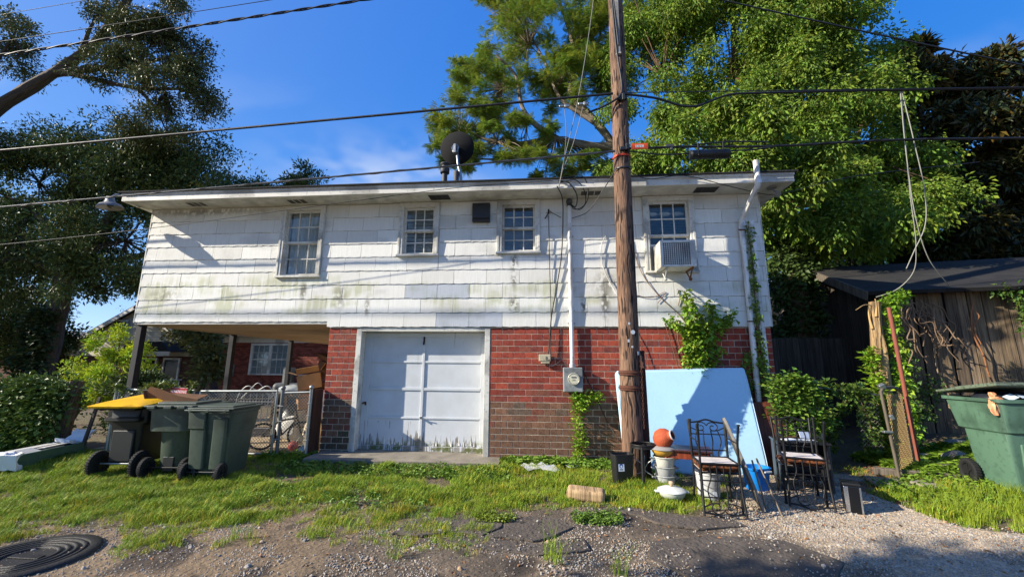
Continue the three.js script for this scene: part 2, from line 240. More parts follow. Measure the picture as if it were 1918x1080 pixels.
// ---------- house ----------
const house = thing('house', 'two storey house with white shingle siding over red brick and a carport', 'house');
const WY = [2.343, 2.604, 2.868, 3.134, 3.398, 3.662, 3.926, 4.191, 4.456, 4.725];   // shingle course lines
const WIN = [ // trim outlines x0,x1,y0,y1
  { x0: -5.20, x1: -4.31, y0: 3.280, y1: 4.722, blind: 'curtain' }, { x0: -2.83, x1: -2.04, y0: 3.66, y1: 4.722, blind: 'slats' },
  { x0: -0.945, x1: -0.136, y0: 3.68, y1: 4.722, blind: 'dark slats' }, { x0: 1.718, x1: 2.627, y0: 3.282, y1: 4.722, blind: 'valance', ac: true }];
const TW = 0.095;
{ // wall body with openings; closed rooms behind
  const hole = (w) => [[w.x0 + TW, w.y0 + 0.05], [w.x1 - TW, w.y0 + 0.05], [w.x1 - TW, w.y1 - TW], [w.x0 + TW, w.y1 - TW]];
  const front = ext([[-8.0, 2.40], [-4.06, 2.40], [-4.06, 2.345], [3.755, 2.345], [3.755, 4.73], [-8.0, 4.73]], 0.14, 0, WIN.map(hole)); front.translate(0, 0, -0.14);
  obj('upper_wall', [front, ab(-8.0, -7.86, 2.40, 4.73, -8, -0.142), ab(3.61, 3.755, 2.345, 4.73, -8, -0.142), ab(-7.86, 3.61, 2.40, 4.73, -8, -7.86)], mat.whiteTrim, house);
  obj('floor_deck', ab(-7.855, 3.605, 2.42, 2.60, -7.855, -0.145), mat.room, house);
  obj('inner_wall', [ab(-3.7, -3.6, 2.602, 4.718, -4, -0.145), ab(-1.5, -1.4, 2.602, 4.718, -4, -0.145), ab(0.9, 1.0, 2.602, 4.718, -4, -0.145), ab(-7.855, 3.605, 2.602, 4.718, -4.1, -4.002)], mat.room, house);
  const ceilT = tex(512, 512, [4, 4], (u, v) => { const n = fbm(u * 6, v * 6, 300, 4, 6, 6); let c = mix3(rgb(150, 128, 104), rgb(190, 170, 146), n); if ((u * 3.3) % 1 < 0.006) c = rgb(70, 55, 45); return c; });
  obj('carport_ceiling', ab(-7.98, -4.06, 2.385, 2.399, -7.98, -0.02), M('#ffffff', 0.9, { map: ceilT }), house);
  obj('carport_beam', ab(-4.06, -3.98, 2.13, 2.34, -7.9, -0.56), mat.darkPost, house);
  obj('corner_board', ab(-8.022, -8.0, 2.43, 4.72, -0.05, 0.018), mat.white, house); obj('corner_board', ab(3.757, 3.775, 2.34, 4.72, -0.05, 0.016), mat.white, house);
}
// siding shingles, each its own plate, lapped and with a wavy lower edge
const stainTex = tex(2048, 512, [12, 2.5], (u, v) => {
  const x = u * 12 - 8.1, y = v * 2.5 + 2.3; const gr = fbm(x * 90, y * 5, 400, 3), f = fbm(x * 6, y * 6, 410, 3);
  let k = 0.935 + 0.06 * gr; let c = [k, k * 0.995, k * 0.972];
  c = mix3(c, rgb(196, 194, 186), ss(0.55, 0.75, fbm(x * 1.6, y * 3, 420, 4)) * 0.35);
  const streak = fbm(x * 26, y * 2.2, 430, 4), blot = fbm(x * 2.1 + 4, y * 4.6, 440, 4);
  const band = ss(2.4, 2.8, y) * (1 - ss(2.95, 3.5, y)); const left = lerp(1, 0.5, ss(-5.5, -2.5, x));
  c = mix3(c, rgb(176, 180, 132), clamp(ss(0.30, 0.80, 0.4 * blot + 0.6 * streak) * ss(0.34, 0.72, blot) * band * left * 1.1, 0, 0.5));
  const spot = (cx, cy, rx, ry, s) => { const q = Math.exp(-(((x - cx) / rx) ** 2) - (((y - cy) / ry) ** 2)); const t = clamp(q * s * ss(0.3, 0.62, fbm(x * 22, y * 16, 450, 4))); c = mix3(c, rgb(96, 92, 78), t * 0.7); };
  spot(-0.62, 3.52, 0.06, 0.12, 1.6); spot(-0.62, 3.2, 0.05, 0.12, 1.1); spot(-0.62, 2.75, 0.07, 0.12, 1.5); spot(-4.62, 3.02, 0.05, 0.13, 1.7); spot(-3.35, 2.72, 0.04, 0.14, 1.2); spot(-3.9, 2.9, 0.12, 0.2, 0.8); spot(1.0, 2.75, 0.06, 0.2, 1.5); spot(1.05, 3.1, 0.2, 0.2, 0.8); spot(0.62, 2.72, 0.05, 0.12, 1.3); spot(-7.5, 2.95, 0.3, 0.1, 0.7); spot(-6.9, 4.66, 1.2, 0.07, 0.7);
  return c;
});
stainTex.repeat.set(1 / 12, 1 / 2.5); stainTex.offset.set(8.1 / 12, -2.3 / 2.5);
const combB = tex(512, 256, [0.3, 0.6], (u, v) => 0.7 * fbm(u * 64, v * 4, 460, 2, 64, 4) + 0.3 * fbm(u * 20, v * 20, 465, 3, 20, 20), false);
const sideM = ['#eae9e6', '#e5e4e0', '#eeeeeb', '#e1e0dc', '#bcc2cd'].map(c => M(c, 0.72, { map: stainTex, bumpMap: combB, bumpScale: 0.0022 }));
function plate(x0, x1, y0, y1, rowY0, rowY1, wavy, seed) { // thin lapped plate facing +z
  const zf = (y) => lerp(0.021, 0.009, (y - rowY0) / (rowY1 - rowY0)), n = 8, pos = []; const q = (...v) => v.forEach(p => pos.push(...p));
  for (let i = 0; i < n; i++) {
    const xa = lerp(x0, x1, i / n), xb = lerp(x0, x1, (i + 1) / n), w = (x) => wavy ? 0.0045 * Math.sin(x * 31 + seed) + 0.003 * Math.sin(x * 71 + seed * 2) : 0;
    const a = [xa, y0 + w(xa), zf(y0)], b = [xb, y0 + w(xb), zf(y0)], c = [xb, y1, zf(y1)], d = [xa, y1, zf(y1)], a2 = [xa, a[1], 0.002], b2 = [xb, b[1], 0.002];
    q(a, b, c); q(a, c, d); q(a2, b2, b); q(a2, b, a);
  }
  const A = [x0, y0, zf(y0)], D = [x0, y1, zf(y1)], A2 = [x0, y0, 0.002], D2 = [x0, y1, 0.002]; q(A2, A, D); q(A2, D, D2);
  const B = [x1, y0, zf(y0)], C = [x1, y1, zf(y1)], B2 = [x1, y0, 0.002], C2 = [x1, y1, 0.002]; q(B, B2, C2); q(B, C2, C);
  const g = new THREE.BufferGeometry(); g.setAttribute('position', new THREE.Float32BufferAttribute(pos, 3)); g.computeVertexNormals(); return g;
}
{
  const rnd = rng(11), side = obj('siding', ab(-7.99, 3.75, 2.42, 4.70, -0.003, 0.001), mat.whiteTrim, house);
  side.geometry = merge([ab(-7.99, -7.95, 2.42, 4.70, -0.002, 0.002)]); boxUV(side.geometry);
  for (let r = 0; r < 9; r++) {
    const y0 = WY[r], y1 = WY[r + 1] + (r < 8 ? 0.0 : -0.006), off = r % 2 ? 0.302 : 0;
    for (let k = -10; k < 11; k++) {
      let x0 = -2.034 + k * 0.604 - off, x1 = x0 + 0.604; if (x1 < -7.99 || x0 > 3.755) continue; x0 = Math.max(x0, -8.0); x1 = Math.min(x1, 3.757); if (x1 - x0 < 0.03) continue;
      let rects = [[x0 + 0.003, x1 - 0.003, y0 + 0.0015, y1 - 0.001]];
      if (r === 0 && x0 < -4.09) { if (x1 < -4.05) rects = [[x0 + 0.0015, x1 - 0.0015, 2.443, y1 - 0.001]]; else rects = [[x0 + 0.0015, -4.09, 2.443, y1 - 0.001], [-4.089, x1 - 0.0015, y0, y1 - 0.001]]; }
      for (const w of WIN) { const nx = []; for (const q of rects) { const [a, b, c, d] = q; if (b <= w.x0 || a >= w.x1 || d <= w.y0 || c >= w.y1) { nx.push(q); continue; } if (a < w.x0) nx.push([a, w.x0 - 0.002, c, d]); if (b > w.x1) nx.push([w.x1 + 0.002, b, c, d]); if (c < w.y0 - 0.01) nx.push([Math.max(a, w.x0), Math.min(b, w.x1), c, w.y0 - 0.002]); } rects = nx; }
      const blue = (r === 0 && (Math.abs(x0 + 2.034) < 0.1 || Math.abs(x0 + 1.43) < 0.1)) || (r === 2 && (Math.abs(x0 + 2.638) < 0.1 || Math.abs(x0 + 2.034) < 0.1));
      const m = blue ? sideM[4] : sideM[Math.floor(rnd() * 4)], sd = rnd() * 9, dz = (rnd() - 0.5) * 0.003;
      for (const [a, b, c, d] of rects) if (b - a > 0.012) { const g = plate(a, b, c, d, y0, y1, c < y0 + 0.01 || c === 2.443, sd); g.translate(0, 0, dz); obj('shingle', g, m, side); }
    }
  }
}
// brick below: wall to the right of the garage and the narrow pier to its left
const brickM = [], brickT = tex(256, 256, [0.5, 0.5], (u, v) => { const n = fbm(u * 10, v * 14, 500, 4, 10, 14), f = fbm(u * 60, v * 60, 505, 2, 60, 60); const k = 0.72 + 0.4 * n + 0.12 * f; return [k, k * 0.97, k * 0.95]; });
for (const c of ['#9a4230', '#8f3d2d', '#a64a33', '#87382a', '#984535', '#7e3c31', '#8b4b3a', '#7c4a39', '#7a5844', '#715340', '#85614b', '#685648']) brickM.push(M(c, 0.9, { map: brickT, bumpMap: T.fine, bumpScale: 0.003 }));
const lichen = tex(256, 256, [0.5, 0.5], (u, v) => { const n = fbm(u * 10, v * 10, 520, 5, 10, 10), w = ss(0.66, 0.74, fbm(u * 30, v * 30, 525, 3, 30, 30)); return mix3(mix3(rgb(96, 76, 60), rgb(84, 84, 58), ss(0.4, 0.7, n)), rgb(150, 148, 135), w * 0.7); });
const lichM = M('#d8d8d8', 0.95, { map: lichen, bumpMap: T.fine, bumpScale: 0.004 });
function brickGeo(w, k) { const g = plain(rb(w, 0.0945, 0.09, 0.0035, 0, 0, 0, 0, 0, 0, 1)); boxUV(g, k * 0.17, k * 0.29); return g; }
const brickGs = {}; const bg = (w, k) => brickGs[Math.round(w * 1000) + '_' + k] ??= brickGeo(w, k);
function brickwork(part, X0, X1, Y0, rows, z, budget, hidden, seed) {
  const rnd = rng(seed), rest = [], ph = 0.1066, pw = 0.2085; let n = 0;
  for (let r = rows - 1; r >= 0; r--) for (let x = X0 - (r % 2 ? pw / 2 : 0); x < X1 - 0.01; x += pw) {
    const a = Math.max(x, X0), b = Math.min(x + pw, X1), w = Math.round((b - a - 0.0115) * 1000) / 1000; if (w < 0.03) continue;
    const y = Y0 + (r + 0.5) * ph, cx = (a + b) / 2 + (rnd() - 0.5) * 0.002, k = Math.floor(rnd() * 3), dz = (rnd() - 0.5) * 0.003, low = r / rows;
    const q = rnd(), j = low > 0.52 ? Math.floor(q * 6.4) : low > 0.42 ? 3 + Math.floor(q * 5) : low > 0.12 ? 7 + Math.floor(q * 5) : 8 + Math.floor(q * 4), m = (low < 0.16 && rnd() < 0.6) ? lichM : brickM[Math.min(j, 11)];
    if (n < budget && !hidden(cx, y)) { const o = new THREE.Mesh(bg(w, k), m); o.name = 'brick'; o.position.set(cx, y, z - 0.045 + dz); o.rotation.z = (rnd() - 0.5) * 0.008; part.add(o); n++; }
    else { const g = bg(w, k).clone(); g.translate(cx, y, z - 0.045 + dz); rest.push(g); }
  }
  if (rest.length) { const g = mergeGeometries(rest, false); const o = new THREE.Mesh(g, brickM[9]); o.name = 'brick_rest'; o.userData.kind = 'stuff'; part.add(o); }
}
{
  const bz = -0.012;
  const wallR = obj('brick_wall', [ab(-1.035, 3.745, -0.2, 2.342, -0.25, bz - 0.005), ab(3.50, 3.744, -0.2, 2.342, -8, -0.252)], mat.mortar, house);
  brickwork(wallR, -1.035, 3.75, 0.085, 21, bz, 300, (x, y) => x > 1.3 && x < 3.12 && y < 1.42, 5);
  const pier = obj('brick_pier', [ab(-4.045, -3.515, -0.2, 2.342, -0.5, bz - 0.005), ab(-4.04, -3.8, -0.2, 2.342, -8, -0.502), ab(-3.8, 3.5, -0.2, 2.342, -8, -7.8)], mat.mortar, house);
  brickwork(pier, -4.05, -3.515, 0.085, 21, bz, 80, () => false, 6);
}
// garage door set back in its opening
{
  const doorT = tex(1024, 1024, [2.4, 2.2], (u, v) => {
    const s1 = vnoise(u * 150, v * 4 + 3, 600), s2 = fbm(u * 60, v * 9, 605, 3), f = fbm(u * 14, v * 14, 608, 4), left = u < 0.5;
    let c = mix3(rgb(214, 217, 220), rgb(198, 200, 200), f); const pv = (v * 4.3) % 1, bot = v < 0.245;
    const low = bot ? 1 - ss(0.0, 0.21, v) : 0; let peel = 0;
    if (bot) peel = ss(1.02 - low * 0.55 - (left ? 0.10 : 0.02), 1.10 - low * 0.55 - (left ? 0.10 : 0.02), s1 * 0.75 + s2 * 0.5) * 0.85;
    else peel = ss(0.90, 0.94, s1 * 0.75 + s2 * 0.35) * ss(0.5, 0.8, fbm(u * 4, v * 4, 612, 2)) * 0.35;
    c = mix3(c, mix3(rgb(160, 153, 142), rgb(104, 96, 84), s2), clamp(peel)); 
    if (v < 0.11) c = mix3(c, rgb(88, 94, 44), ss(0.42, 0.6, fbm(u * 22, v * 30, 615, 4)) * (1 - ss(0.03, 0.11, v)) * 0.9);
    return c;
  });
  doorT.repeat.set(1 / 2.4, 1 / 2.2); doorT.offset.set(3.5 / 2.4, -0.12 / 2.2);
  const dm = M('#f4f5f6', 0.6, { map: doorT, bumpMap: T.vgrain, bumpScale: 0.0015 }), zd = -0.265;
  const door = obj('garage_door', ab(-3.45, -1.13, 0.135, 2.262, zd - 0.05, zd - 0.012), dm, house);
  const ry = [0.155, 0.255, 0.71, 0.745, 1.20, 1.26, 1.71, 1.745, 2.17, 2.26], cx = [-3.45, -3.32, -2.335, -2.285, -1.24, -1.13];
  for (const r of [rab(cx[0], cx[5], 0.135, 0.235, zd - 0.012, zd + 0.012), rab(cx[1], cx[4], 0.705, 0.74, zd - 0.012, zd + 0.012), rab(cx[1], cx[4], 1.205, 1.255, zd - 0.012, zd + 0.014), rab(cx[1], cx[4], 1.70, 1.738, zd - 0.012, zd + 0.012), rab(cx[0], cx[5], 2.17, 2.258, zd - 0.012, zd + 0.01)]) obj('rail', r, dm, door);
  for (const r of [rab(cx[0], cx[1], 0.236, 2.169, zd - 0.012, zd + 0.011), rab(cx[2], cx[3], 0.236, 2.169, zd - 0.012, zd + 0.017), rab(cx[4], cx[5], 0.236, 2.169, zd - 0.012, zd + 0.011)]) obj('stile', r, dm, door);
  for (const [a, b] of [[0.237, 0.704], [0.741, 1.204], [1.256, 1.699], [1.739, 2.168]]) for (const [c, d] of [[cx[1] + 0.002, cx[2] - 0.002], [cx[3] + 0.002, cx[4] - 0.002]]) obj('panel', [ab(c, d, a, b, zd - 0.0115, zd - 0.004)], dm, door);
  // curled flakes of paint at the foot of the door
  const rn = rng(77), fl = []; for (let i = 0; i < 34; i++) { const x = i < 18 ? lerp(-3.28, -2.34, rn()) : lerp(-2.2, -1.27, rn()), y = 0.245 + rn() * 0.03, h = 0.08 + rn() * 0.2; const g = ext([[0, 0], [0.018 + rn() * 0.012, 0], [0.008 + rn() * 0.01, h]], 0.0015); move(g, x, y, zd + 0.002, -0.04 - rn() * 0.06, (rn() - 0.5) * 0.9, 0); fl.push(g); }
  obj('paint_flakes', fl, mat.white, door).userData.kind = 'stuff';
  obj('handle', [rb(0.07, 0.02, 0.02, 0.006, -3.40, 0.975, zd + 0.025, 0, 0, 0.5), cyl(0.012, 0.012, 0.05, -3.40, 0.975, zd + 0.02, Math.PI / 2), rb(0.03, 0.06, 0.02, 0.006, -3.36, 0.965, zd + 0.03)], mat.rust, door);
  obj('latch', [rb(0.03, 0.12, 0.02, 0.005, -2.31, 2.12, zd + 0.03), rb(0.025, 0.06, 0.03, 0.005, -2.315, 2.06, zd + 0.035)], mat.iron, door);
  obj('centre_handle', [rb(0.02, 0.04, 0.05, 0.005, -2.31, 0.73, zd + 0.04), rod([-2.33, 0.745, zd + 0.05], [-2.27, 0.765, zd + 0.08], 0.008)], mat.galv, door);
  obj('door_frame', [rab(-3.512, -3.42, 0.11, 2.33, -0.06, -0.004), rab(-1.135, -1.04, 0.10, 2.33, -0.06, -0.004), rab(-3.418, -1.137, 2.262, 2.336, -0.06, -0.006), ab(-3.51, -3.452, 0.11, 2.33, -0.42, -0.062), ab(-1.128, -1.042, 0.10, 2.33, -0.42, -0.062), ab(-3.45, -1.13, 2.264, 2.335, -0.42, -0.062)], mat.whiteTrim, house);
}
// windows
function windowUnit(w, i) {
  const a = w.x0, b = w.x1, c = w.y0, d = w.y1, ia = a + TW, ib = b - TW, ic = c + 0.05, id = d - TW, mid = lerp(ic, id, 0.5);
  const win = obj('window', [rab(a, ia, c + 0.041, d, 0.0, 0.052, 0.004), rab(ib, b, c + 0.041, d, 0.0, 0.052, 0.004), rab(ia, ib, id, d, 0.0, 0.05, 0.004), rab(a + 0.01, ia - 0.05, c + 0.045, d - 0.01, 0.052, 0.062, 0.003), rab(ib + 0.05, b - 0.01, c + 0.045, d - 0.01, 0.052, 0.062, 0.003)], mat.whiteTrim, house);
  obj('sill', rab(a - 0.012, b + 0.012, c, c + 0.04, -0.10, 0.07, 0.006), mat.white, win);
  const sash = (y0, y1, z, nr, raised) => {
    const s = 0.042; const g = [ab(ia + 0.002, ia + s, y0, y1, z - 0.035, z), ab(ib - s, ib - 0.002, y0, y1, z - 0.035, z), ab(ia + s, ib - s, y0, y0 + s, z - 0.034, z - 0.001), ab(ia + s, ib - s, y1 - s, y1, z - 0.034, z - 0.001)];
    const pw = (ib - ia - 2 * s) / 3, phh = (y1 - y0 - 2 * s) / nr; for (let k = 1; k < 3; k++) g.push(ab(ia + s + k * pw - 0.010, ia + s + k * pw + 0.010, y0 + s, y1 - s, z - 0.028, z - 0.005)); for (let k = 1; k < nr; k++) g.push(ab(ia + s, ib - s, y0 + s + k * phh - 0.010, y0 + s + k * phh + 0.010, z - 0.027, z - 0.006));
    obj('sash', g, mat.whiteTrim, win);
    for (let k = 0; k < 3; k++) for (let r = 0; r < nr; r++) obj('pane', ab(ia + s + k * pw + 0.011, ia + s + (k + 1) * pw - 0.011, y0 + s + r * phh + 0.011, y0 + s + (r + 1) * phh - 0.011, z - 0.020, z - 0.017), glass, win);
  };
  sash(mid - 0.015, id, -0.012, 2); if (!w.ac) sash(ic, mid + 0.02, -0.052, 2); else sash(mid - 0.19, mid + 0.02, -0.052, 1);
  const rn = rng(30 + i);
  if (w.blind.includes('slats')) { const sl = []; for (let y = ic + 0.02; y < id; y += 0.026) sl.push(bx(ib - ia - 0.03, 0.0016, 0.024, (ia + ib) / 2, y + (w.blind === 'slats' && Math.abs(y - mid) < 0.3 ? 0.004 * Math.sin(y * 80) : 0), -0.155, 0.95 + 0.12 * (rn() - 0.5))); obj('blind', sl, w.blind === 'slats' ? M('#d4d6d8', 0.7) : M('#82848c', 0.7), win); }
  if (w.blind === 'curtain') { const g = []; for (let k = 0; k < 34; k++) { const x = lerp(ia + 0.02, ib - 0.02, k / 33); g.push(cyl(0.013 + 0.004 * Math.sin(k * 2.1), 0.013, id - ic, x, (ic + id) / 2, -0.165 + 0.01 * Math.sin(k * 1.3), 0, 0, 0, 8)); } obj('curtain', g, M('#c6cbd0', 0.95), win); }
  if (w.blind === 'valance') { const g = []; for (let k = 0; k < 3; k++) { const x = lerp(ia + 0.12, ib - 0.12, k / 2); g.push(move(new THREE.SphereGeometry(0.1, 16, 10).scale(1.15, 0.42, 0.5), x, id - 0.17 + 0.01 * Math.sin(k * 3), -0.2)); } obj('valance', g, M('#b9b6ae', 0.95), win); const sl = []; for (let y = ic + 0.3; y < id - 0.25; y += 0.03) sl.push(bx(ib - ia - 0.03, 0.0016, 0.026, (ia + ib) / 2, y, -0.17, 0.6)); obj('blind', sl, M('#4a4a4c', 0.7), win); obj('side_panel', [ab(ia + 0.01, ia + 0.20, ic, mid - 0.195, -0.075, -0.06), ...[0, 1, 2, 3].map(k => ab(ia + 0.03 + k * 0.045, ia + 0.045 + k * 0.045, ic + 0.01, mid - 0.2, -0.06, -0.05)), ab(ib - 0.12, ib - 0.01, ic, mid - 0.195, -0.075, -0.06)], M('#9a968e', 0.8), win); }
}
WIN.forEach(windowUnit);
// eaves and low hipped roof
{
  const xa = -8.19, xb = 4.12, zf = 0.50, zb = -8.45;
  obj('fascia', [rab(xa, xb, 4.722, 4.878, zf - 0.03, zf, 0.004), ab(xa, xa + 0.028, 4.722, 4.878, zb, zf - 0.031), ab(xb - 0.028, xb, 4.722, 4.878, zb, zf - 0.031), rab(xa - 0.006, xb + 0.006, 4.836, 4.882, zf + 0.001, zf + 0.016, 0.003)], mat.white, house);
  const sof = obj('soffit', [ab(xa + 0.03, xb - 0.03, 4.730, 4.745, 0.002, zf - 0.032), ab(xa + 0.03, -8.002, 4.730, 4.745, zb, 0.001), ab(3.757, xb - 0.03, 4.730, 4.745, zb, 0.001), ab(-7.99, 3.75, 4.731, 4.745, -8.4, 0.0)], mat.soffit, house);
  for (const [x, dark] of [[-6.85, 0], [-4.78, 0], [-2.0, 1], [0.78, 0], [2.78, 1]]) {
    const v = obj('vent', [ab(x - 0.19, x + 0.19, 4.722, 4.7295, 0.13, 0.145), ab(x - 0.19, x + 0.19, 4.722, 4.7295, 0.335, 0.35), ab(x - 0.19, x - 0.175, 4.722, 4.7295, 0.146, 0.334), ab(x + 0.175, x + 0.19, 4.722, 4.7295, 0.146, 0.334), ab(x - 0.065, x - 0.05, 4.7225, 4.7295, 0.146, 0.334), ab(x + 0.055, x + 0.07, 4.7225, 4.7295, 0.146, 0.334)], dark ? M('#3a3a3c', 0.7) : mat.soffit, sof);
    obj('screen', ab(x - 0.175, x + 0.175, 4.7275, 4.7293, 0.146, 0.334), dark ? mat.dark : M('#4c4a46', 0.8), v);
  }
  const mid = (zf + zb) / 2, pts = [[xa - 0.05, 4.884, zf + 0.05], [xb + 0.05, 4.884, zf + 0.05], [xb + 0.05, 4.884, zb], [xa - 0.05, 4.884, zb], [xa + 4.2, 5.72, mid], [xb - 4.2, 5.72, mid]];
  const F = [[0, 1, 5], [0, 5, 4], [1, 2, 5], [2, 3, 4], [2, 4, 5], [3, 0, 4]], pos = []; for (const f of F) for (const k of f) pos.push(...pts[k]);
  const g = new THREE.BufferGeometry(); g.setAttribute('position', new THREE.Float32BufferAttribute(pos, 3)); g.computeVertexNormals();
  const roof = obj('roof', [g, ab(xa - 0.05, xb + 0.05, 4.8825, 4.906, zf - 0.1, zf + 0.052), ab(xa - 0.05, xb + 0.05, 4.8823, 4.8838, zb, zf)], mat.roofing, house);
  obj('vent_pipe', [cyl(0.055, 0.055, 0.62, -2.13, 5.36, -0.55), lathe([[0.06, 0], [0.095, 0.0], [0.095, 0.10], [0.07, 0.12], [0.07, 0.17], [0.10, 0.18], [0.10, 0.21], [0, 0.22]], 20, -2.13, 5.60, -0.55)], M('#2e3034', 0.6), roof);
  obj('vent_pipe', cyl(0.055, 0.055, 0.55, -1.87, 5.33, -0.5), M('#4a4848', 0.7), roof);
  // black exhaust hood under the eave
  const hood = obj('exhaust_hood', [rb(0.33, 0.36, 0.10, 0.012, -1.235, 4.47, 0.075), rb(0.31, 0.29, 0.02, 0.006, -1.235, 4.485, 0.13, -0.12)], M('#2c2b2c', 0.5, { map: T.grime }), house);
  obj('grille', [0, 1, 2].map(k => bx(0.28, 0.006, 0.06, -1.235, 4.325 + k * 0.02, 0.10, 0.5)), mat.iron, hood);
  // pipes at the right corner
  obj('drain_pipe', [cyl(0.045, 0.045, 0.40, 3.50, 4.88, 0.57), tube([[3.50, 4.70, 0.57], [3.495, 4.64, 0.55], [3.47, 4.53, 0.42]], 0.045, 14), rod([3.475, 4.55, 0.44], [3.415, 4.24, 0.115], 0.043, 14), tube([[3.418, 4.26, 0.13], [3.41, 4.20, 0.09], [3.41, 4.10, 0.08]], 0.046, 14), cyl(0.045, 0.045, 3.2, 3.395, 2.52, 0.08), cyl(0.053, 0.053, 0.08, 3.50, 4.70, 0.57), cyl(0.053, 0.053, 0.07, 3.408, 4.13, 0.08)], mat.pvc, house);
  obj('downspout', [rb(0.085, 3.1, 0.055, 0.012, 3.575, 2.66, 0.055), rb(0.1, 0.05, 0.07, 0.01, 3.575, 3.35, 0.055), rb(0.09, 0.05, 0.06, 0.01, 3.575, 1.75, 0.055), rb(0.02, 3.05, 0.012, 0.005, 3.56, 2.66, 0.087)], mat.pvc, house);
  for (const y of [4.02, 2.42]) obj('pipe_clip', rb(0.16, 0.02, 0.02, 0.004, 3.40, y, 0.125), mat.rust, house);
  // carport posts
  for (const [x, z, h] of [[-7.93, -0.09, 2.39], [-7.93, -2.5, 2.39], [-7.93, -4.9, 2.39]]) obj('carport_post', [rb(0.115, h - 0.12, 0.115, 0.008, x, (h + 0.12) / 2, z), rb(0.16, 0.03, 0.16, 0.005, x, 0.14, z)], mat.darkPost, house);
  // corner flood lamp and wires at the right eave
  obj('corner_lamp', [cyl(0.075, 0.075, 0.03, 3.86, 4.715, 0.28), tube([[3.86, 4.70, 0.28], [3.88, 4.64, 0.32], [3.90, 4.60, 0.36]], 0.012), lathe([[0.015, 0], [0.035, 0.02], [0.05, 0.07], [0.055, 0.1], [0, 0.085]], 18, 3.9, 4.61, 0.34, 2.4, 0, 0.2)], M('#7d7d7a', 0.5), house);
}

// ---------- fixtures on the house ----------
{ // window air conditioner
  const x0 = 1.885, x1 = 2.455, y0 = 3.30, y1 = 3.755, zf = 0.46;
  const t = thing('air_conditioner', 'white window air conditioner with square grille on two rusty brackets', 'air conditioner');
  obj('casing', [rab(x0, x1, y0, y0 + 0.02, 0.02, zf - 0.01, 0.006), rab(x0, x1, y1 - 0.02, y1, -0.05, zf - 0.01, 0.006), rab(x0, x0 + 0.02, y0 + 0.021, y1 - 0.021, -0.05, zf - 0.011, 0.006), rab(x1 - 0.02, x1, y0 + 0.021, y1 - 0.021, -0.05, zf - 0.011, 0.006), rab(x0, x0 + 0.035, y0, y1, zf - 0.01, zf, 0.004), rab(x1 - 0.085, x1, y0, y1, zf - 0.01, zf, 0.004), rab(x0 + 0.036, x1 - 0.086, y1 - 0.04, y1, zf - 0.01, zf, 0.004), rab(x0 + 0.036, x1 - 0.086, y0, y0 + 0.03, zf - 0.01, zf, 0.004)], mat.white, t);
  obj('side_louvres', [0, 1, 2].map(k => rab(x0 - 0.006, x0 - 0.001, y0 + 0.08, y1 - 0.08, 0.18 + k * 0.06, 0.20 + k * 0.06, 0.002)), mat.whiteTrim, t);
  const gr = []; const ax = x0 + 0.037, bx1 = x1 - 0.087, ay = y0 + 0.031, by = y1 - 0.041; for (let k = 0; k <= 13; k++) { const x = lerp(ax, bx1, k / 13); gr.push(ab(x - 0.0045, x + 0.0045, ay, by, zf - 0.012, zf - 0.003)); } for (let k = 0; k <= 11; k++) { const y = lerp(ay, by, k / 11); gr.push(ab(ax, bx1, y - 0.0045, y + 0.0045, zf - 0.010, zf - 0.004)); }
  obj('grille', gr, mat.white, t);
  const fins = []; for (let k = 0; k < 40; k++) fins.push(bx(0.003, by - ay, 0.03, lerp(ax, bx1, k / 39), (ay + by) / 2, zf - 0.05)); obj('coil', [...fins, ab(ax, bx1, ay, by, zf - 0.09, zf - 0.075)], M('#3c3c3e', 0.6, { metalness: 0.3 }), t);
  for (const [x, m] of [[1.99, mat.whiteTrim], [2.40, M('#8a5a34', 0.85, { map: T.mottle })]]) obj('bracket', [rod([x, 3.30, 0.40], [x - 0.005, 3.13, 0.27], 0.014), rod([x, 3.28, 0.10], [x, 3.12, 0.26], 0.012), sph(0.03, x, 3.12, 0.27), rb(0.03, 0.025, 0.34, 0.004, x, 3.285, 0.26)], m, t);
}
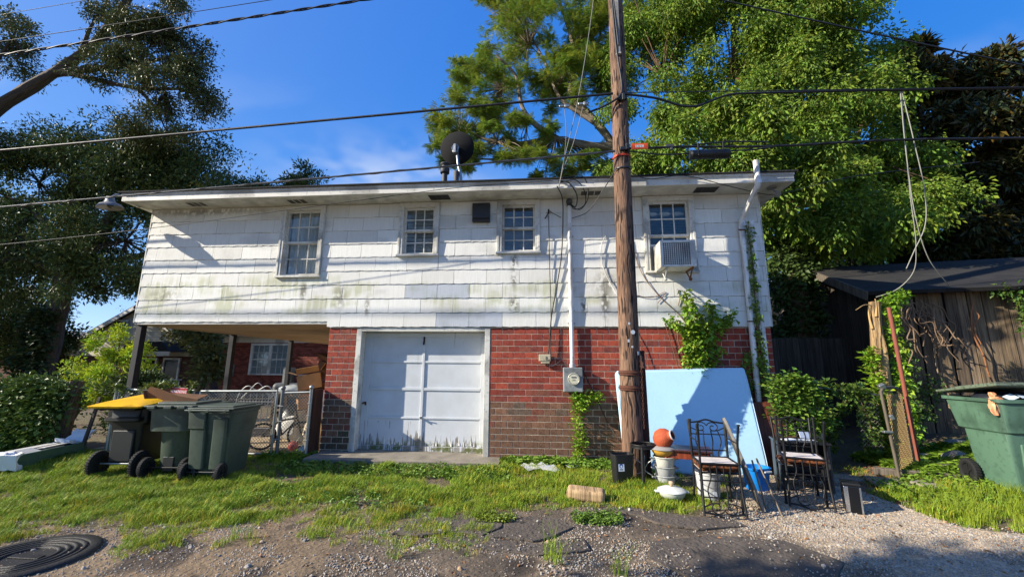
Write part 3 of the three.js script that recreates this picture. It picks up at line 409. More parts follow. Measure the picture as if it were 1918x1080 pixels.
{ // electric meter with its riser
  const t = thing('electric_meter', 'grey electric meter box with round glass dial and white riser pipe', 'electric meter');
  obj('box', [rb(0.33, 0.41, 0.12, 0.014, 0.405, 1.435, 0.075), rb(0.31, 0.385, 0.012, 0.005, 0.405, 1.435, 0.139)], mat.greyPaint, t);
  const d = obj('dial', [cyl(0.098, 0.098, 0.03, 0.415, 1.45, 0.155, Math.PI / 2, 0, 0, 32), tor(0.092, 0.009, 0.415, 1.45, 0.172)], M('#b9b6a4', 0.4, { metalness: 0.3 }), t);
  obj('face', [cyl(0.078, 0.078, 0.006, 0.415, 1.45, 0.174, Math.PI / 2, 0, 0, 32)], M('#cfcab0', 0.6), d);
  obj('register', [rb(0.08, 0.022, 0.006, 0.002, 0.415, 1.478, 0.179), rb(0.05, 0.006, 0.004, 0.001, 0.415, 1.44, 0.178), rb(0.06, 0.005, 0.004, 0.001, 0.415, 1.425, 0.178)], M('#56524a', 0.6), d);
  const dome = new THREE.MeshPhysicalMaterial({ transmission: 1, thickness: 0, roughness: 0.05 }); obj('cover', lathe([[0.083, 0], [0.082, 0.035], [0.07, 0.05], [0, 0.056]], 28, 0.415, 1.45, 0.172, Math.PI / 2), dome, d);
  const r = obj('riser', [cyl(0.037, 0.037, 3.02, 0.40, 3.14, 0.062), cyl(0.046, 0.046, 0.06, 0.40, 1.67, 0.062)], mat.pvc, t);
  for (const y of [3.98, 3.35, 2.62, 2.4]) obj('clamp', rb(0.13, 0.02, 0.03, 0.004, 0.40, y, 0.045), mat.galv, r);
  obj('weather_head', [sph(0.062, 0.40, 4.64, 0.085), cyl(0.05, 0.045, 0.08, 0.40, 4.60, 0.065)], M('#4c4e52', 0.5, { metalness: 0.4 }), r);
  obj('lower_pipe', [cyl(0.02, 0.02, 0.10, 0.42, 1.19, 0.075)], mat.iron, t);
  obj('ground_wire', tube([[0.57, 1.62, 0.05], [0.68, 1.38, 0.02], [0.82, 1.08, 0.03], [0.98, 0.72, 0.06], [1.1, 0.5, 0.3]], 0.009), M('#33231c', 0.8), t);
}
{
  const t = thing('utility_box', 'small beige telephone box on the brick wall beside the meter', 'utility box');
  obj('housing', [rb(0.205, 0.12, 0.08, 0.012, -0.07, 1.80, 0.045), rb(0.15, 0.045, 0.07, 0.01, -0.06, 1.725, 0.04)], mat.beigePlastic, t);
  obj('latch', [rb(0.02, 0.05, 0.012, 0.003, -0.05, 1.80, 0.089), rb(0.08, 0.012, 0.01, 0.002, -0.02, 1.77, 0.088)], M('#7c765f', 0.6), t);
  obj('wire', [tube([[0.02, 1.75, 0.03], [0.12, 1.80, 0.06], [0.24, 1.77, 0.04], [0.30, 1.66, 0.06]], 0.005), tube([[-0.02, 1.70, 0.02], [0.05, 1.66, 0.05], [0.16, 1.72, 0.05], [0.22, 1.78, 0.03]], 0.004)], mat.cableGrey, t);
}
{ // old satellite dish above the eave, seen from behind
  const t = thing('satellite_dish', 'black oval satellite dish on a bent grey mast above the eave', 'satellite dish', [-1.83, 5.17, -0.6]);
  obj('mast', [tube([[0.06, -0.2, 0.1], [0.05, 0.3, 0.08], [-0.02, 0.62, 0.06], [-0.06, 0.92, 0.02]], 0.03, 10), rb(0.14, 0.02, 0.14, 0.006, 0.06, -0.16, 0.1)], mat.galv, t);
  const pts = []; for (let k = 0; k <= 10; k++) { const r = k / 10; pts.push([0.375 * r, 0.085 * r * r]); } for (let k = 10; k >= 0; k--) { const r = k / 10; pts.push([0.378 * r, 0.085 * r * r - 0.008]); }
  const g = lathe(pts, 44); g.rotateX(-Math.PI / 2 + 0.18); g.scale(1.0, 0.94, 1); move(g, -0.09, 1.03, 0.02, 0, -0.12, 0); obj('reflector', g, M('#060608', 0.95, { map: T.mottle }), t);
  obj('bracket', [rb(0.12, 0.16, 0.10, 0.01, -0.08, 0.94, 0.08), cyl(0.075, 0.075, 0.02, -0.08, 0.95, 0.12, Math.PI / 2, 0, 0, 24), rb(0.05, 0.2, 0.05, 0.008, -0.08, 0.94, 0.13)], M('#9fa2a4', 0.45, { metalness: 0.6 }), t);
}
{ // dish shaped yard lamp at the far left corner
  const t = thing('flood_lamp', 'round metal yard lamp hanging under the left corner of the eaves', 'lamp');
  obj('arm', [tube([[-8.10, 4.72, 0.2], [-8.22, 4.80, 0.36], [-8.34, 4.88, 0.46], [-8.42, 4.84, 0.48]], 0.018, 8)], mat.galv, t);
  const g = lathe([[0.205, 0], [0.2, 0.02], [0.16, 0.07], [0.09, 0.10], [0.07, 0.16], [0.055, 0.22], [0, 0.23], [0, 0.215], [0.05, 0.205], [0.062, 0.155], [0.08, 0.09], [0.15, 0.062], [0.19, 0.016]], 36); move(g, -8.42, 4.60, 0.48, 0.10, 0, 0.10); obj('reflector', g, M('#8c8a86', 0.55, { metalness: 0.25, map: T.mottle }), t);
  obj('bulb', sph(0.05, -8.42, 4.64, 0.48), M('#4a4640', 0.4), t);
}

// ---------- pole and overhead lines ----------
const PX = 1.215, PZ = 0.82;
{
  const t = thing('utility_pole', 'weathered brown wooden utility pole standing before the blue mattress', 'utility pole');
  const n = 40, S = 150, H = 10.6, pos = [], uv = [], idx = [];
  for (let i = 0; i <= S; i++) { const y = -0.3 + H * i / S, r0 = lerp(0.158, 0.118, i / S); for (let j = 0; j <= n; j++) { const a = j / n * TAU, jj = j % n; const r = r0 * (1 + 0.10 * (vnoise(jj * 0.65, y * 1.6, 700, 26) - 0.5) + 0.05 * (vnoise(jj, y * 5, 705, n) - 0.5)); pos.push(PX + 0.006 * y + r * Math.cos(a), y, PZ - 0.004 * y + r * Math.sin(a)); uv.push(j / n, y); } }
  for (let i = 0; i < S; i++) for (let j = 0; j < n; j++) { const a = i * (n + 1) + j; idx.push(a, a + n + 1, a + 1, a + 1, a + n + 1, a + n + 2); }
  const g = new THREE.BufferGeometry(); g.setAttribute('position', new THREE.Float32BufferAttribute(pos, 3)); g.setAttribute('uv', new THREE.Float32BufferAttribute(uv, 2)); g.setIndex(idx); g.computeVertexNormals(); const h = g.toNonIndexed(); h.userData.uvd = 1;
  const shaft = obj('shaft', h, M('#cfbfb2', 0.9, { map: T.pole, bumpMap: T.poleB, bumpScale: 0.02 }), t);
  for (const y of [1.57, 1.35]) obj('strap', [tor(0.168, 0.012, PX + 0.01, y, PZ, Math.PI / 2), cyl(0.17, 0.17, 0.07, PX + 0.01, y, PZ, 0, 0, 0, 30, true), rb(0.05, 0.10, 0.07, 0.008, PX + 0.17, y, PZ + 0.05)], mat.rust, t);
  obj('steel_truss', [rb(0.10, 2.0, 0.02, 0.005, PX + 0.19, 0.9, PZ + 0.04, 0, -0.5, 0.012), rb(0.02, 2.0, 0.09, 0.005, PX + 0.155, 0.9, PZ - 0.02, 0, -0.5, 0.012), rb(0.14, 0.20, 0.08, 0.02, PX + 0.15, 1.72, PZ + 0.05, 0, -0.5, 0.2)], M('#43281f', 0.8, { map: T.mottle }), t);
  const ch = []; for (let k = 0; k < 26; k++) { const y = 1.74 - k * 0.038; ch.push(tor(0.014, 0.004, PX + 0.15, y, PZ + 0.14, 0, k % 2 ? Math.PI / 2 : 0, 0, TAU, 10)); } obj('chain', ch, mat.rust, t);
  obj('ground_wire', tube([[PX + 0.13, 4.2, PZ + 0.09], [PX + 0.14, 3, PZ + 0.09], [PX + 0.145, 2.2, PZ + 0.1], [PX + 0.15, 1.75, PZ + 0.12]], 0.006), mat.cable, t);
  obj('riser_guard', [rb(0.07, 2.6, 0.04, 0.008, PX + 0.03, 8.25, PZ + 0.13), rb(0.085, 0.03, 0.05, 0.005, PX + 0.03, 6.96, PZ + 0.13)], M('#a8a49d', 0.6, { map: T.grime }), t);
  obj('riser_cable', [tube([[PX - 0.06, 9.4, PZ + 0.12], [PX - 0.04, 8.0, PZ + 0.13], [PX + 0.0, 7.0, PZ + 0.145], [PX + 0.06, 6.3, PZ + 0.14], [PX + 0.02, 6.12, PZ + 0.17], [PX - 0.25, 5.98, PZ + 0.12], [PX - 0.5, 5.93, PZ + 0.03]], 0.018, 8), tube([[PX - 0.05, 9.6, PZ + 0.12], [PX - 0.01, 7.9, PZ + 0.14], [PX + 0.03, 7.1, PZ + 0.16]], 0.014, 8)], mat.cable, t);
  obj('bolt_bracket', [rb(0.16, 0.07, 0.06, 0.01, PX + 0.05, 6.10, PZ + 0.14), rb(0.05, 0.12, 0.05, 0.008, PX + 0.07, 6.10, PZ + 0.17), rb(0.16, 0.06, 0.06, 0.01, PX + 0.06, 5.18, PZ + 0.13), rb(0.06, 0.11, 0.05, 0.01, PX + 0.1, 5.2, PZ + 0.16), cyl(0.142, 0.142, 0.02, PX + 0.03, 4.86, PZ, 0, 0, 0, 30)], M('#3a3b3c', 0.5, { metalness: 0.5 }), t);
  obj('marker_band', [cyl(0.1465, 0.1465, 0.032, PX + 0.03, 5.085, PZ - 0.01, 0, 0, 0, 30, true)], M('#d8461c', 0.6), t);
  { const cv = document.createElement('canvas'); cv.width = 256; cv.height = 96; const c = cv.getContext('2d'); c.fillStyle = '#e8551c'; c.fillRect(0, 0, 256, 96); c.fillStyle = '#f3e6da'; c.fillRect(62, 26, 132, 44); c.fillStyle = '#2a2320'; c.font = 'bold 38px sans-serif'; c.fillText('E·M·2', 74, 62); const ct = new THREE.CanvasTexture(cv); ct.colorSpace = THREE.SRGBColorSpace;
    const tg = rb(0.27, 0.10, 0.012, 0.003, PX + 0.29, 5.19, PZ + 0.17); const m = obj('tag', tg, M('#e2521c', 0.6), t); const f = new THREE.PlaneGeometry(0.258, 0.09); f.translate(PX + 0.29, 5.19, PZ + 0.1775); f.userData.uvd = 1; obj('tag_print', f, M('#ffffff', 0.6, { map: ct }), m); }
  obj('plate', [rb(0.03, 0.045, 0.004, 0.001, PX - 0.02, 2.04, PZ + 0.16), rb(0.028, 0.028, 0.004, 0.001, PX + 0.03, 1.95, PZ + 0.16), rb(0.045, 0.05, 0.004, 0.001, PX + 0.13, 1.86, PZ + 0.115, 0, 0.6, 0.2), rb(0.03, 0.035, 0.004, 0.001, PX + 0.0, 2.3, PZ + 0.16), cyl(0.032, 0.032, 0.004, PX + 0.05, 2.17, PZ + 0.155, Math.PI / 2)], M('#c8c9ca', 0.4, { metalness: 0.4 }), t);
}
function sag(a, b, s, n = 14) { const o = []; for (let i = 0; i <= n; i++) { const t = i / n; o.push(V(lerp(a[0], b[0], t), lerp(a[1], b[1], t) - s * 4 * t * (1 - t), lerp(a[2], b[2], t))); } return o; }
function cable(label, geos, m = mat.cable, group) { return tag(obj('overhead_cable', geos, m), label, 'cable', group); }
function twist(pts, r, k, seg) { const c = new THREE.CatmullRomCurve3(pts), L = c.getLength(), o = []; for (let i = 0; i <= seg; i++) { const t = i / seg, p = c.getPointAt(t), a = t * L * k; o.push(V(p.x, p.y + r * Math.sin(a), p.z + r * Math.cos(a))); } return o; }
{
  // left hand spans
  const B = sag([-26, 4.85, 0.95], [PX - 0.1, 6.17, PZ + 0.17], 0.0); cable('heavy black cable meeting the pole under its grey riser guard, running left', [tube(B, 0.021, 7), tube(twist(B, 0.016, 9, 240), 0.006, 4, 480)]);
  const C = sag([-26, 3.88, 0.30], [PX - 0.1, 5.13, PZ + 0.15], 0.0); cable('pale lashed cable running left from the orange tag, just above the eaves', [tube(C, 0.017, 7), tube(twist(C, 0.018, 7, 240), 0.005, 4, 480)], mat.cableGrey);
  const A0 = sag([-24, 6.4, 1.2], [6, 9.75, 0.6], 0.12); cable('twisted power cable crossing the blue sky at upper left', [tube(twist(A0, 0.014, 7, 260), 0.014, 5, 520), tube(twist(A0, -0.014, 7, 260), 0.014, 5, 520)]);
  cable('thin bare wire highest across the oak crown', tube(sag([-26, 6.9, 0.9], [4, 9.55, 0.9], 0.12), 0.007, 5));
  cable('thin wire near the top left corner of the sky', tube(sag([-30, 8.6, -0.4], [6, 11.2, 0.5], 0.15), 0.006, 5));
  // right hand spans
  cable('black cable slung from the pole and lifted to the upper right', [tube([[PX + 0.1, 6.16, PZ + 0.16], [1.9, 6.09, 0.9], [2.25, 5.98, 0.85], [2.5, 5.96, 0.85], [2.85, 6.09, 0.84], [3.05, 6.15, 0.84], [3.6, 6.16, 0.83], [7.5, 6.05, 0.8], [16, 5.75, 0.7]], 0.019, 7, 120), tube(sag([PX + 0.1, 6.19, PZ + 0.15], [16, 5.80, 0.7], 0), 0.008, 5)]);
  const D = [[PX + 0.1, 5.17, PZ + 0.15], [2.3, 5.24, 0.83], [3.6, 5.20, 0.82], [5.5, 5.24, 0.8], [7.5, 5.20, 0.78], [16, 5.05, 0.7]]; cable('thick black bundle running right from the orange tag with a splice case', [tube(D, 0.018, 7, 90), tube([[PX + 0.1, 5.12, PZ + 0.16], [1.9, 5.10, 0.86], [2.6, 5.12, 0.85], [3.4, 5.14, 0.85], [3.75, 5.20, 0.83]], 0.013, 6), tube(twist(new THREE.CatmullRomCurve3(D.map(p => V(...p))).getPoints(20), 0.02, 8, 200), 0.006, 4, 400), tube([[2.4, 5.27, 0.83], [3.0, 5.30, 0.83], [3.6, 5.27, 0.83]], 0.012, 6)]);
  cable('wire falling from the top of the picture toward the magnolia', tube(sag([1.0, 8.7, 0.9], [14, 4.6, 0.6], 0.1), 0.013, 6));
  const sp = thing('splice_case', 'black ribbed splice case hanging on the right hand cable', 'splice case', [2.64, 5.07, 0.87]);
  obj('body', [cyl(0.075, 0.075, 0.60, 0, 0, 0, 0, 0, Math.PI / 2, 24), ...[0, 1, 2, 3, 4, 5, 6, 7, 8].map(k => cyl(0.08, 0.08, 0.02, 0.02 + k * 0.028, 0, 0, 0, 0, Math.PI / 2, 24)), cyl(0.085, 0.06, 0.03, -0.30, 0, 0, 0, 0, Math.PI / 2, 24)], mat.black, sp);
  obj('hanger', [rb(0.025, 0.22, 0.03, 0.005, -0.19, 0.06, 0.06), rb(0.025, 0.2, 0.03, 0.005, 0.2, 0.07, 0.06)], mat.iron, sp);
  tag(obj('cable_clamp', [rb(0.14, 0.05, 0.05, 0.012, 2.02, 5.245, 0.86), rb(0.04, 0.09, 0.04, 0.01, 2.05, 5.22, 0.86)], M('#3b3c40', 0.5)), 'small grey cable clamp between the orange tag and the splice case', 'clamp');
  // service drops to the riser and house
  const sd = [[0.62, 6.03, 0.95], [0.3, 6.02, 0.93]]; sd.forEach(([x, y, z], i) => tag(obj('cable_connector', [rb(0.18, 0.045, 0.045, 0.015, x, y, z), rb(0.05, 0.06, 0.05, 0.01, x + 0.03, y, z)], mat.galv), i ? 'pale connector on the black cable farther from the pole' : 'pale connector on the black cable nearer the pole', 'connector'));
  cable('bundle of pale service wires dropping to the eave from the line', [tube([[0.62, 6.0, 0.95], [0.45, 5.4, 0.8], [0.25, 4.95, 0.58], [0.20, 4.74, 0.54]], 0.006), tube([[1.0, 9.2, 0.9], [0.75, 7.4, 0.85], [0.5, 6.0, 0.78], [0.3, 5.2, 0.65], [0.2, 4.72, 0.53]], 0.0065, 6, 40), tube([[0.3, 6.0, 0.93], [0.33, 5.6, 0.85], [0.28, 5.1, 0.65], [0.22, 4.8, 0.55]], 0.005)], M('#7d7c78', 0.6));
  cable('loose black wires looping from eave to the riser top', [tube([[0.2, 4.85, 0.53], [0.36, 4.80, 0.56], [0.52, 4.62, 0.40], [0.50, 4.48, 0.22], [0.42, 4.58, 0.12]], 0.010), tube([[0.24, 4.82, 0.53], [0.5, 4.84, 0.55], [0.66, 4.66, 0.42], [0.66, 4.50, 0.25], [0.5, 4.46, 0.15], [0.42, 4.56, 0.12]], 0.008), tube([[0.30, 4.9, 0.54], [0.62, 4.9, 0.56], [0.72, 4.6, 0.35], [0.58, 4.44, 0.18], [0.43, 4.55, 0.12]], 0.007)]);
  cable('grey wire hanging down the siding from eave to telephone box', [tube([[0.17, 4.75, 0.53], [0.26, 4.62, 0.35], [0.28, 4.3, 0.10], [0.24, 3.6, 0.05], [0.16, 3.1, 0.05], [0.05, 2.5, 0.05], [0.0, 1.95, 0.05], [-0.02, 1.85, 0.05]], 0.010, 6, 50)], M('#3a3733', 0.7));
  cable('straight black wire down the siding beside window to telephone box', [tube([[0.02, 4.40, 0.05], [0.03, 3.4, 0.05], [0.045, 2.6, 0.05], [0.03, 1.85, 0.05]], 0.008, 6, 40), rb(0.03, 0.09, 0.03, 0.005, 0.02, 4.47, 0.05), rod([0.03, 4.46, 0.05], [-0.05, 4.33, 0.06], 0.010), tube([[0.03, 4.48, 0.05], [0.12, 4.42, 0.06], [0.25, 4.34, 0.07]], 0.006)]);
  cable('sagging wire from the pole collar to the riser', tube([[PX - 0.08, 4.86, PZ + 0.12], [0.95, 4.62, 0.6], [0.7, 4.36, 0.25], [0.45, 4.32, 0.08]], 0.008, 6, 30), mat.cableGrey);
  cable('thin wire sloping along the siding from eave to lower left', tube([[0.1, 4.84, 0.56], [-1.5, 4.74, 0.62], [-4, 4.46, 0.66], [-8, 4.02, 0.7], [-20, 3.1, 0.8]], 0.006, 5, 60));
  cable('wire along the eave from pole to corner lamp', tube([[PX + 0.1, 4.86, PZ], [1.7, 4.80, 0.60], [2.3, 4.86, 0.56], [3.0, 4.69, 0.5], [3.5, 4.62, 0.36], [3.85, 4.58, 0.3], [5.2, 4.9, 0.2], [7.5, 5.2, 0.0]], 0.007, 5, 60));
  cable('power line above the lane, out of the picture overhead', tube(sag([-30, 8.5, 3.1], [20, 8.6, 3.1], 0), 0.022, 6)); cable('lower power line above the lane, out of the picture overhead', tube(sag([-30, 7.35, 3.0], [20, 7.5, 3.0], 0), 0.022, 6));
  const loop = (xs, l) => cable(l, tube(xs, 0.0075, 6, 60), M('#8b8a80', 0.7), 'loose wires hanging from the right hand cable');
  const hg = 'slack grey wire hanging from the right hand cable above the shed';
  loop([[5.75, 6.13, 0.8], [5.72, 5.2, 0.75], [5.78, 4.4, 0.6], [5.9, 3.6, 0.4], [5.95, 3.2, 0.2], [5.8, 2.95, 0.0], [5.55, 2.85, -0.1]], 'slack grey wire curling in to the shed eave corner'); loop([[5.76, 6.13, 0.8], [5.85, 5.2, 0.75], [6.0, 4.4, 0.6], [6.0, 3.9, 0.5], [5.85, 3.5, 0.4], [5.78, 3.25, 0.3]], 'shortest of the slack grey wires hanging above the shed'); loop([[5.74, 6.13, 0.8], [5.70, 5.0, 0.75], [5.80, 4.0, 0.6], [6.05, 3.4, 0.4], [6.4, 3.08, 0.2], [6.55, 3.0, 0.1]], 'slack grey wire swinging out to the right over the shed roof');
}
// wires and twigs lying on the right hand siding
tag(obj('stray_wire', [tube([[1.06, 4.0, 0.03], [0.96, 3.8, 0.05], [0.98, 3.4, 0.04], [1.15, 3.0, 0.05], [1.2, 2.9, 0.06]], 0.008), tube([[0.72, 4.35, 0.05], [0.45, 4.33, 0.06]], 0.005)], mat.pvc), 'stray white wire curling on the siding left of the pole', 'wire');
tag(obj('dry_vine', [tube([[1.5, 3.9, 0.03], [1.65, 3.3, 0.03], [1.95, 2.85, 0.03], [2.2, 2.6, 0.03], [2.35, 2.4, 0.03]], 0.006), tube([[1.5, 2.9, 0.03], [1.8, 2.85, 0.03], [2.05, 2.95, 0.03], [1.9, 2.75, 0.03]], 0.005), tube([[2.25, 3.0, 0.03], [2.28, 2.85, 0.03], [2.24, 2.7, 0.03]], 0.006), tube([[2.0, 2.4, 0.02], [2.1, 2.0, 0.02], [2.18, 1.6, 0.03]], 0.007), tube([[2.25, 2.45, 0.02], [2.2, 2.1, 0.03], [2.35, 1.7, 0.03]], 0.009), tube([[2.45, 2.4, 0.02], [2.55, 2.0, 0.03], [2.5, 1.6, 0.03]], 0.009), tube([[1.45, 2.3, 0.02], [1.6, 2.0, 0.02], [1.7, 1.6, 0.03]], 0.006)], M('#6b4a38', 0.9)), 'dry brown vine stems clinging to the wall behind the mattress', 'vine');

// ---------- rubbish carts ----------
function wheel(r, w, rimM, spokes) { const t = [lathe([[r * 0.62, -w / 2], [r * 0.92, -w / 2], [r, -w / 2 + 0.012], [r, w / 2 - 0.012], [r * 0.92, w / 2], [r * 0.62, w / 2], [r * 0.62, -w / 2]], 32)]; const tread = []; for (let k = 0; k < 30; k++) { const a = k / 30 * TAU; tread.push(bx(0.008, w * 0.9, 0.014, (r + 0.001) * Math.cos(a), 0, (r + 0.001) * Math.sin(a), 0, -a, 0)); } const hub = [cyl(r * 0.63, r * 0.63, w * 0.5, 0, 0, 0, 0, 0, 0, 28), cyl(r * 0.2, r * 0.2, w * 1.05, 0, 0, 0, 0, 0, 0, 16)]; for (let k = 0; k < spokes; k++) { const a = k / spokes * TAU; hub.push(bx(r * 0.44, w * 0.75, 0.018, r * 0.40 * Math.cos(a), 0, r * 0.40 * Math.sin(a), 0, -a, 0)); } return [t, tread, hub]; }
function addWheel(parent, x, y, z, r, w, m) { const [t, tr, h] = wheel(r, w, m, 6); const f = (l) => l.map(g => { g.rotateZ(Math.PI / 2); g.translate(x, y, z); return g; }); const wh = obj('wheel', [...f(t), ...f(tr)], mat.rubber, parent); obj('hub', f(h), m, wh); }
const cartGreen = M('#465249', 0.45, { map: T.grime, bumpMap: T.fine, bumpScale: 0.0006 }), cartBlack = M('#1c1d1f', 0.5, { map: T.grime, bumpMap: T.fine, bumpScale: 0.0006 }), cartPale = M('#50705f', 0.5, { map: T.grime, bumpMap: T.fine, bumpScale: 0.0006 });
{ // big cart with two raised back panels (nearest the gate)
  const t = thing('rubbish_cart', 'dark green wheeled cart nearest the chain link gate, flat lid', 'rubbish cart', [-4.80, gnd(-4.83, 1.5), 1.48], 0.06, 'rubbish carts by the fence'); t.scale.set(0.93, 0.95, 0.85);
  obj('body', [loft([rrect(0.06, -0.26, 0.27, -0.42, 0.10, 0.03), rrect(0.10, -0.27, 0.28, -0.44, 0.12, 0.04), rrect(0.66, -0.31, 0.32, -0.46, 0.16, 0.05), rrect(0.665, -0.315, 0.33, -0.49, 0.18, 0.05), rrect(0.95, -0.335, 0.345, -0.53, 0.21, 0.05), rrect(0.955, -0.35, 0.36, -0.55, 0.225, 0.05), rrect(1.0, -0.35, 0.36, -0.55, 0.225, 0.05), rrect(1.0, -0.32, 0.335, -0.52, 0.19, 0.05)]),
    loft([rrect(0.17, -0.24, -0.03, 0.08, 0.205, 0.02), rrect(0.72, -0.27, -0.035, 0.12, 0.235, 0.02), rrect(0.74, -0.29, -0.035, 0.12, 0.25, 0.02), rrect(0.97, -0.31, -0.035, 0.14, 0.262, 0.02)], true, true), loft([rrect(0.17, 0.07, 0.25, 0.08, 0.205, 0.02), rrect(0.72, 0.08, 0.28, 0.12, 0.235, 0.02), rrect(0.88, 0.085, 0.29, 0.13, 0.255, 0.02)], true, true)], cartGreen, t);
  obj('lid', [rb(0.75, 0.028, 0.83, 0.012, 0.005, 1.02, -0.165), rb(0.58, 0.03, 0.6, 0.012, 0.005, 1.04, -0.18), ...[-0.25, 0.02, 0.29].map(x => rb(0.05, 0.05, 0.10, 0.012, x, 0.995, 0.275)), cyl(0.015, 0.015, 0.68, 0.01, 1.0, 0.31, 0, 0, Math.PI / 2)], cartGreen, t);
  obj('axle', [cyl(0.012, 0.012, 0.62, 0, 0.125, 0.20, 0, 0, Math.PI / 2), rb(0.05, 0.16, 0.06, 0.01, -0.15, 0.13, 0.17), rb(0.05, 0.16, 0.06, 0.01, 0.16, 0.13, 0.17)], cartBlack, t);
  addWheel(t, -0.27, 0.125, 0.20, 0.125, 0.055, cartBlack); addWheel(t, 0.27, 0.125, 0.20, 0.125, 0.055, cartBlack);
}
{ // round bodied cart with a square collar
  const t = thing('rubbish_cart', 'dark green round bodied cart with torn cardboard on its lid', 'rubbish cart', [-5.45, gnd(-5.5, 1.5), 1.48], 0.08, 'rubbish carts by the fence'); t.scale.set(0.95, 0.94, 0.9);
  const mixr = (y, hx, z0, z1, sq) => { const o = []; for (let k = 0; k < 28; k++) { const a = k / 28 * TAU, c = Math.cos(a), s = Math.sin(a), p = lerp(1, 0.28, sq), e = (v) => Math.sign(v) * Math.pow(Math.abs(v), p); o.push([hx * e(c), y, lerp(z0, z1, 0.5 + 0.5 * e(s))]); } return o; };
  obj('body', loft([mixr(0.10, 0.22, -0.42, 0.02, 0.2), mixr(0.14, 0.235, -0.44, 0.04, 0.15), mixr(0.60, 0.265, -0.50, 0.10, 0.1), mixr(0.68, 0.275, -0.52, 0.12, 0.15), mixr(0.685, 0.335, -0.60, 0.185, 0.8), mixr(0.98, 0.35, -0.66, 0.20, 0.85), mixr(0.985, 0.375, -0.68, 0.23, 0.85), mixr(1.03, 0.375, -0.68, 0.23, 0.85), mixr(1.03, 0.33, -0.64, 0.19, 0.85)]), cartGreen, t);
  obj('lid', [rb(0.80, 0.03, 0.96, 0.012, 0, 1.05, -0.22), rb(0.62, 0.05, 0.6, 0.02, 0, 1.075, -0.25), ...[-0.2, 0.05, 0.25].map(x => rb(0.12, 0.05, 0.06, 0.012, x, 1.04, 0.27))], cartGreen, t);
  obj('foot', [rb(0.17, 0.22, 0.08, 0.015, 0.0, 0.19, 0.02)], cartBlack, t); obj('axle', cyl(0.012, 0.012, 0.66, 0, 0.145, 0.08, 0, 0, Math.PI / 2), mat.iron, t);
  addWheel(t, -0.30, 0.145, 0.08, 0.145, 0.06, cartBlack); addWheel(t, 0.30, 0.145, 0.08, 0.145, 0.06, cartBlack);
}
{ // black cart with yellow lid and big wheels
  const t = thing('rubbish_cart', 'black wheeled cart with bright yellow lid', 'rubbish cart', [-6.18, gnd(-6.2, 1.5), 1.45], 0.10, 'rubbish carts by the fence'); t.scale.set(0.95, 0.95, 0.95);
  obj('body', [loft([rrect(0.16, -0.20, 0.20, -0.46, 0.06, 0.04), rrect(0.20, -0.21, 0.21, -0.48, 0.08, 0.04), rrect(0.74, -0.24, 0.25, -0.56, 0.12, 0.04), rrect(0.78, -0.30, 0.31, -0.60, 0.13, 0.05), rrect(1.03, -0.32, 0.33, -0.66, 0.14, 0.05)]), loft([rrect(0.80, -0.22, 0.24, 0.0, 0.20, 0.05), rrect(0.82, -0.25, 0.27, 0.0, 0.25, 0.05), rrect(0.86, -0.25, 0.27, 0.0, 0.25, 0.05), rrect(0.87, -0.20, 0.22, 0.0, 0.18, 0.04), rrect(1.0, -0.22, 0.24, 0.0, 0.16, 0.04)], true, true), rb(0.33, 0.46, 0.07, 0.02, 0.0, 0.44, 0.105)], cartBlack, t);
  const lid = loft([rrect(1.045, -0.38, 0.40, -0.78, 0.30, 0.05), rrect(1.07, -0.385, 0.405, -0.79, 0.31, 0.05), rrect(1.09, -0.33, 0.35, -0.70, 0.24, 0.08), rrect(1.11, -0.26, 0.28, -0.6, 0.12, 0.1)], true, true); lid.rotateX(0.10); lid.translate(0, 0.01, 0); obj('lid', lid, M('#e8b414', 0.42, { map: repeatOf(T.grime, 1.4, 1.4) }), t, 'bright yellow lid');
  obj('handle', [cyl(0.016, 0.016, 0.56, 0.01, 1.0, 0.33, 0, 0, Math.PI / 2), rb(0.04, 0.05, 0.2, 0.01, -0.22, 1.0, 0.24), rb(0.04, 0.05, 0.2, 0.01, 0.24, 1.0, 0.24)], cartBlack, t);
  obj('axle', cyl(0.014, 0.014, 0.66, 0, 0.185, 0.12, 0, 0, Math.PI / 2), mat.galv, t); addWheel(t, -0.31, 0.185, 0.12, 0.185, 0.06, cartBlack); addWheel(t, 0.31, 0.185, 0.12, 0.185, 0.06, cartBlack);
}
{ // torn cardboard carton on the middle cart
  const t = thing('cardboard_flap', 'torn open cardboard carton sticking up between the cart lids', 'cardboard', [-5.72, 1.045, 1.35], 0.1);
  obj('carton', [bx(0.66, 0.008, 0.46, 0, 0.08, -0.1, 0.25, 0, -0.06), ext([[-0.42, 0], [0.46, 0], [0.40, 0.07], [0.1, 0.13], [-0.2, 0.24], [-0.34, 0.27], [-0.42, 0.05]], 0.006), bx(0.008, 0.22, 0.5, -0.36, 0.11, -0.2, 0, 0, 0.35)], mat.cardDark, t);
  t.rotation.z = 0.02;
}
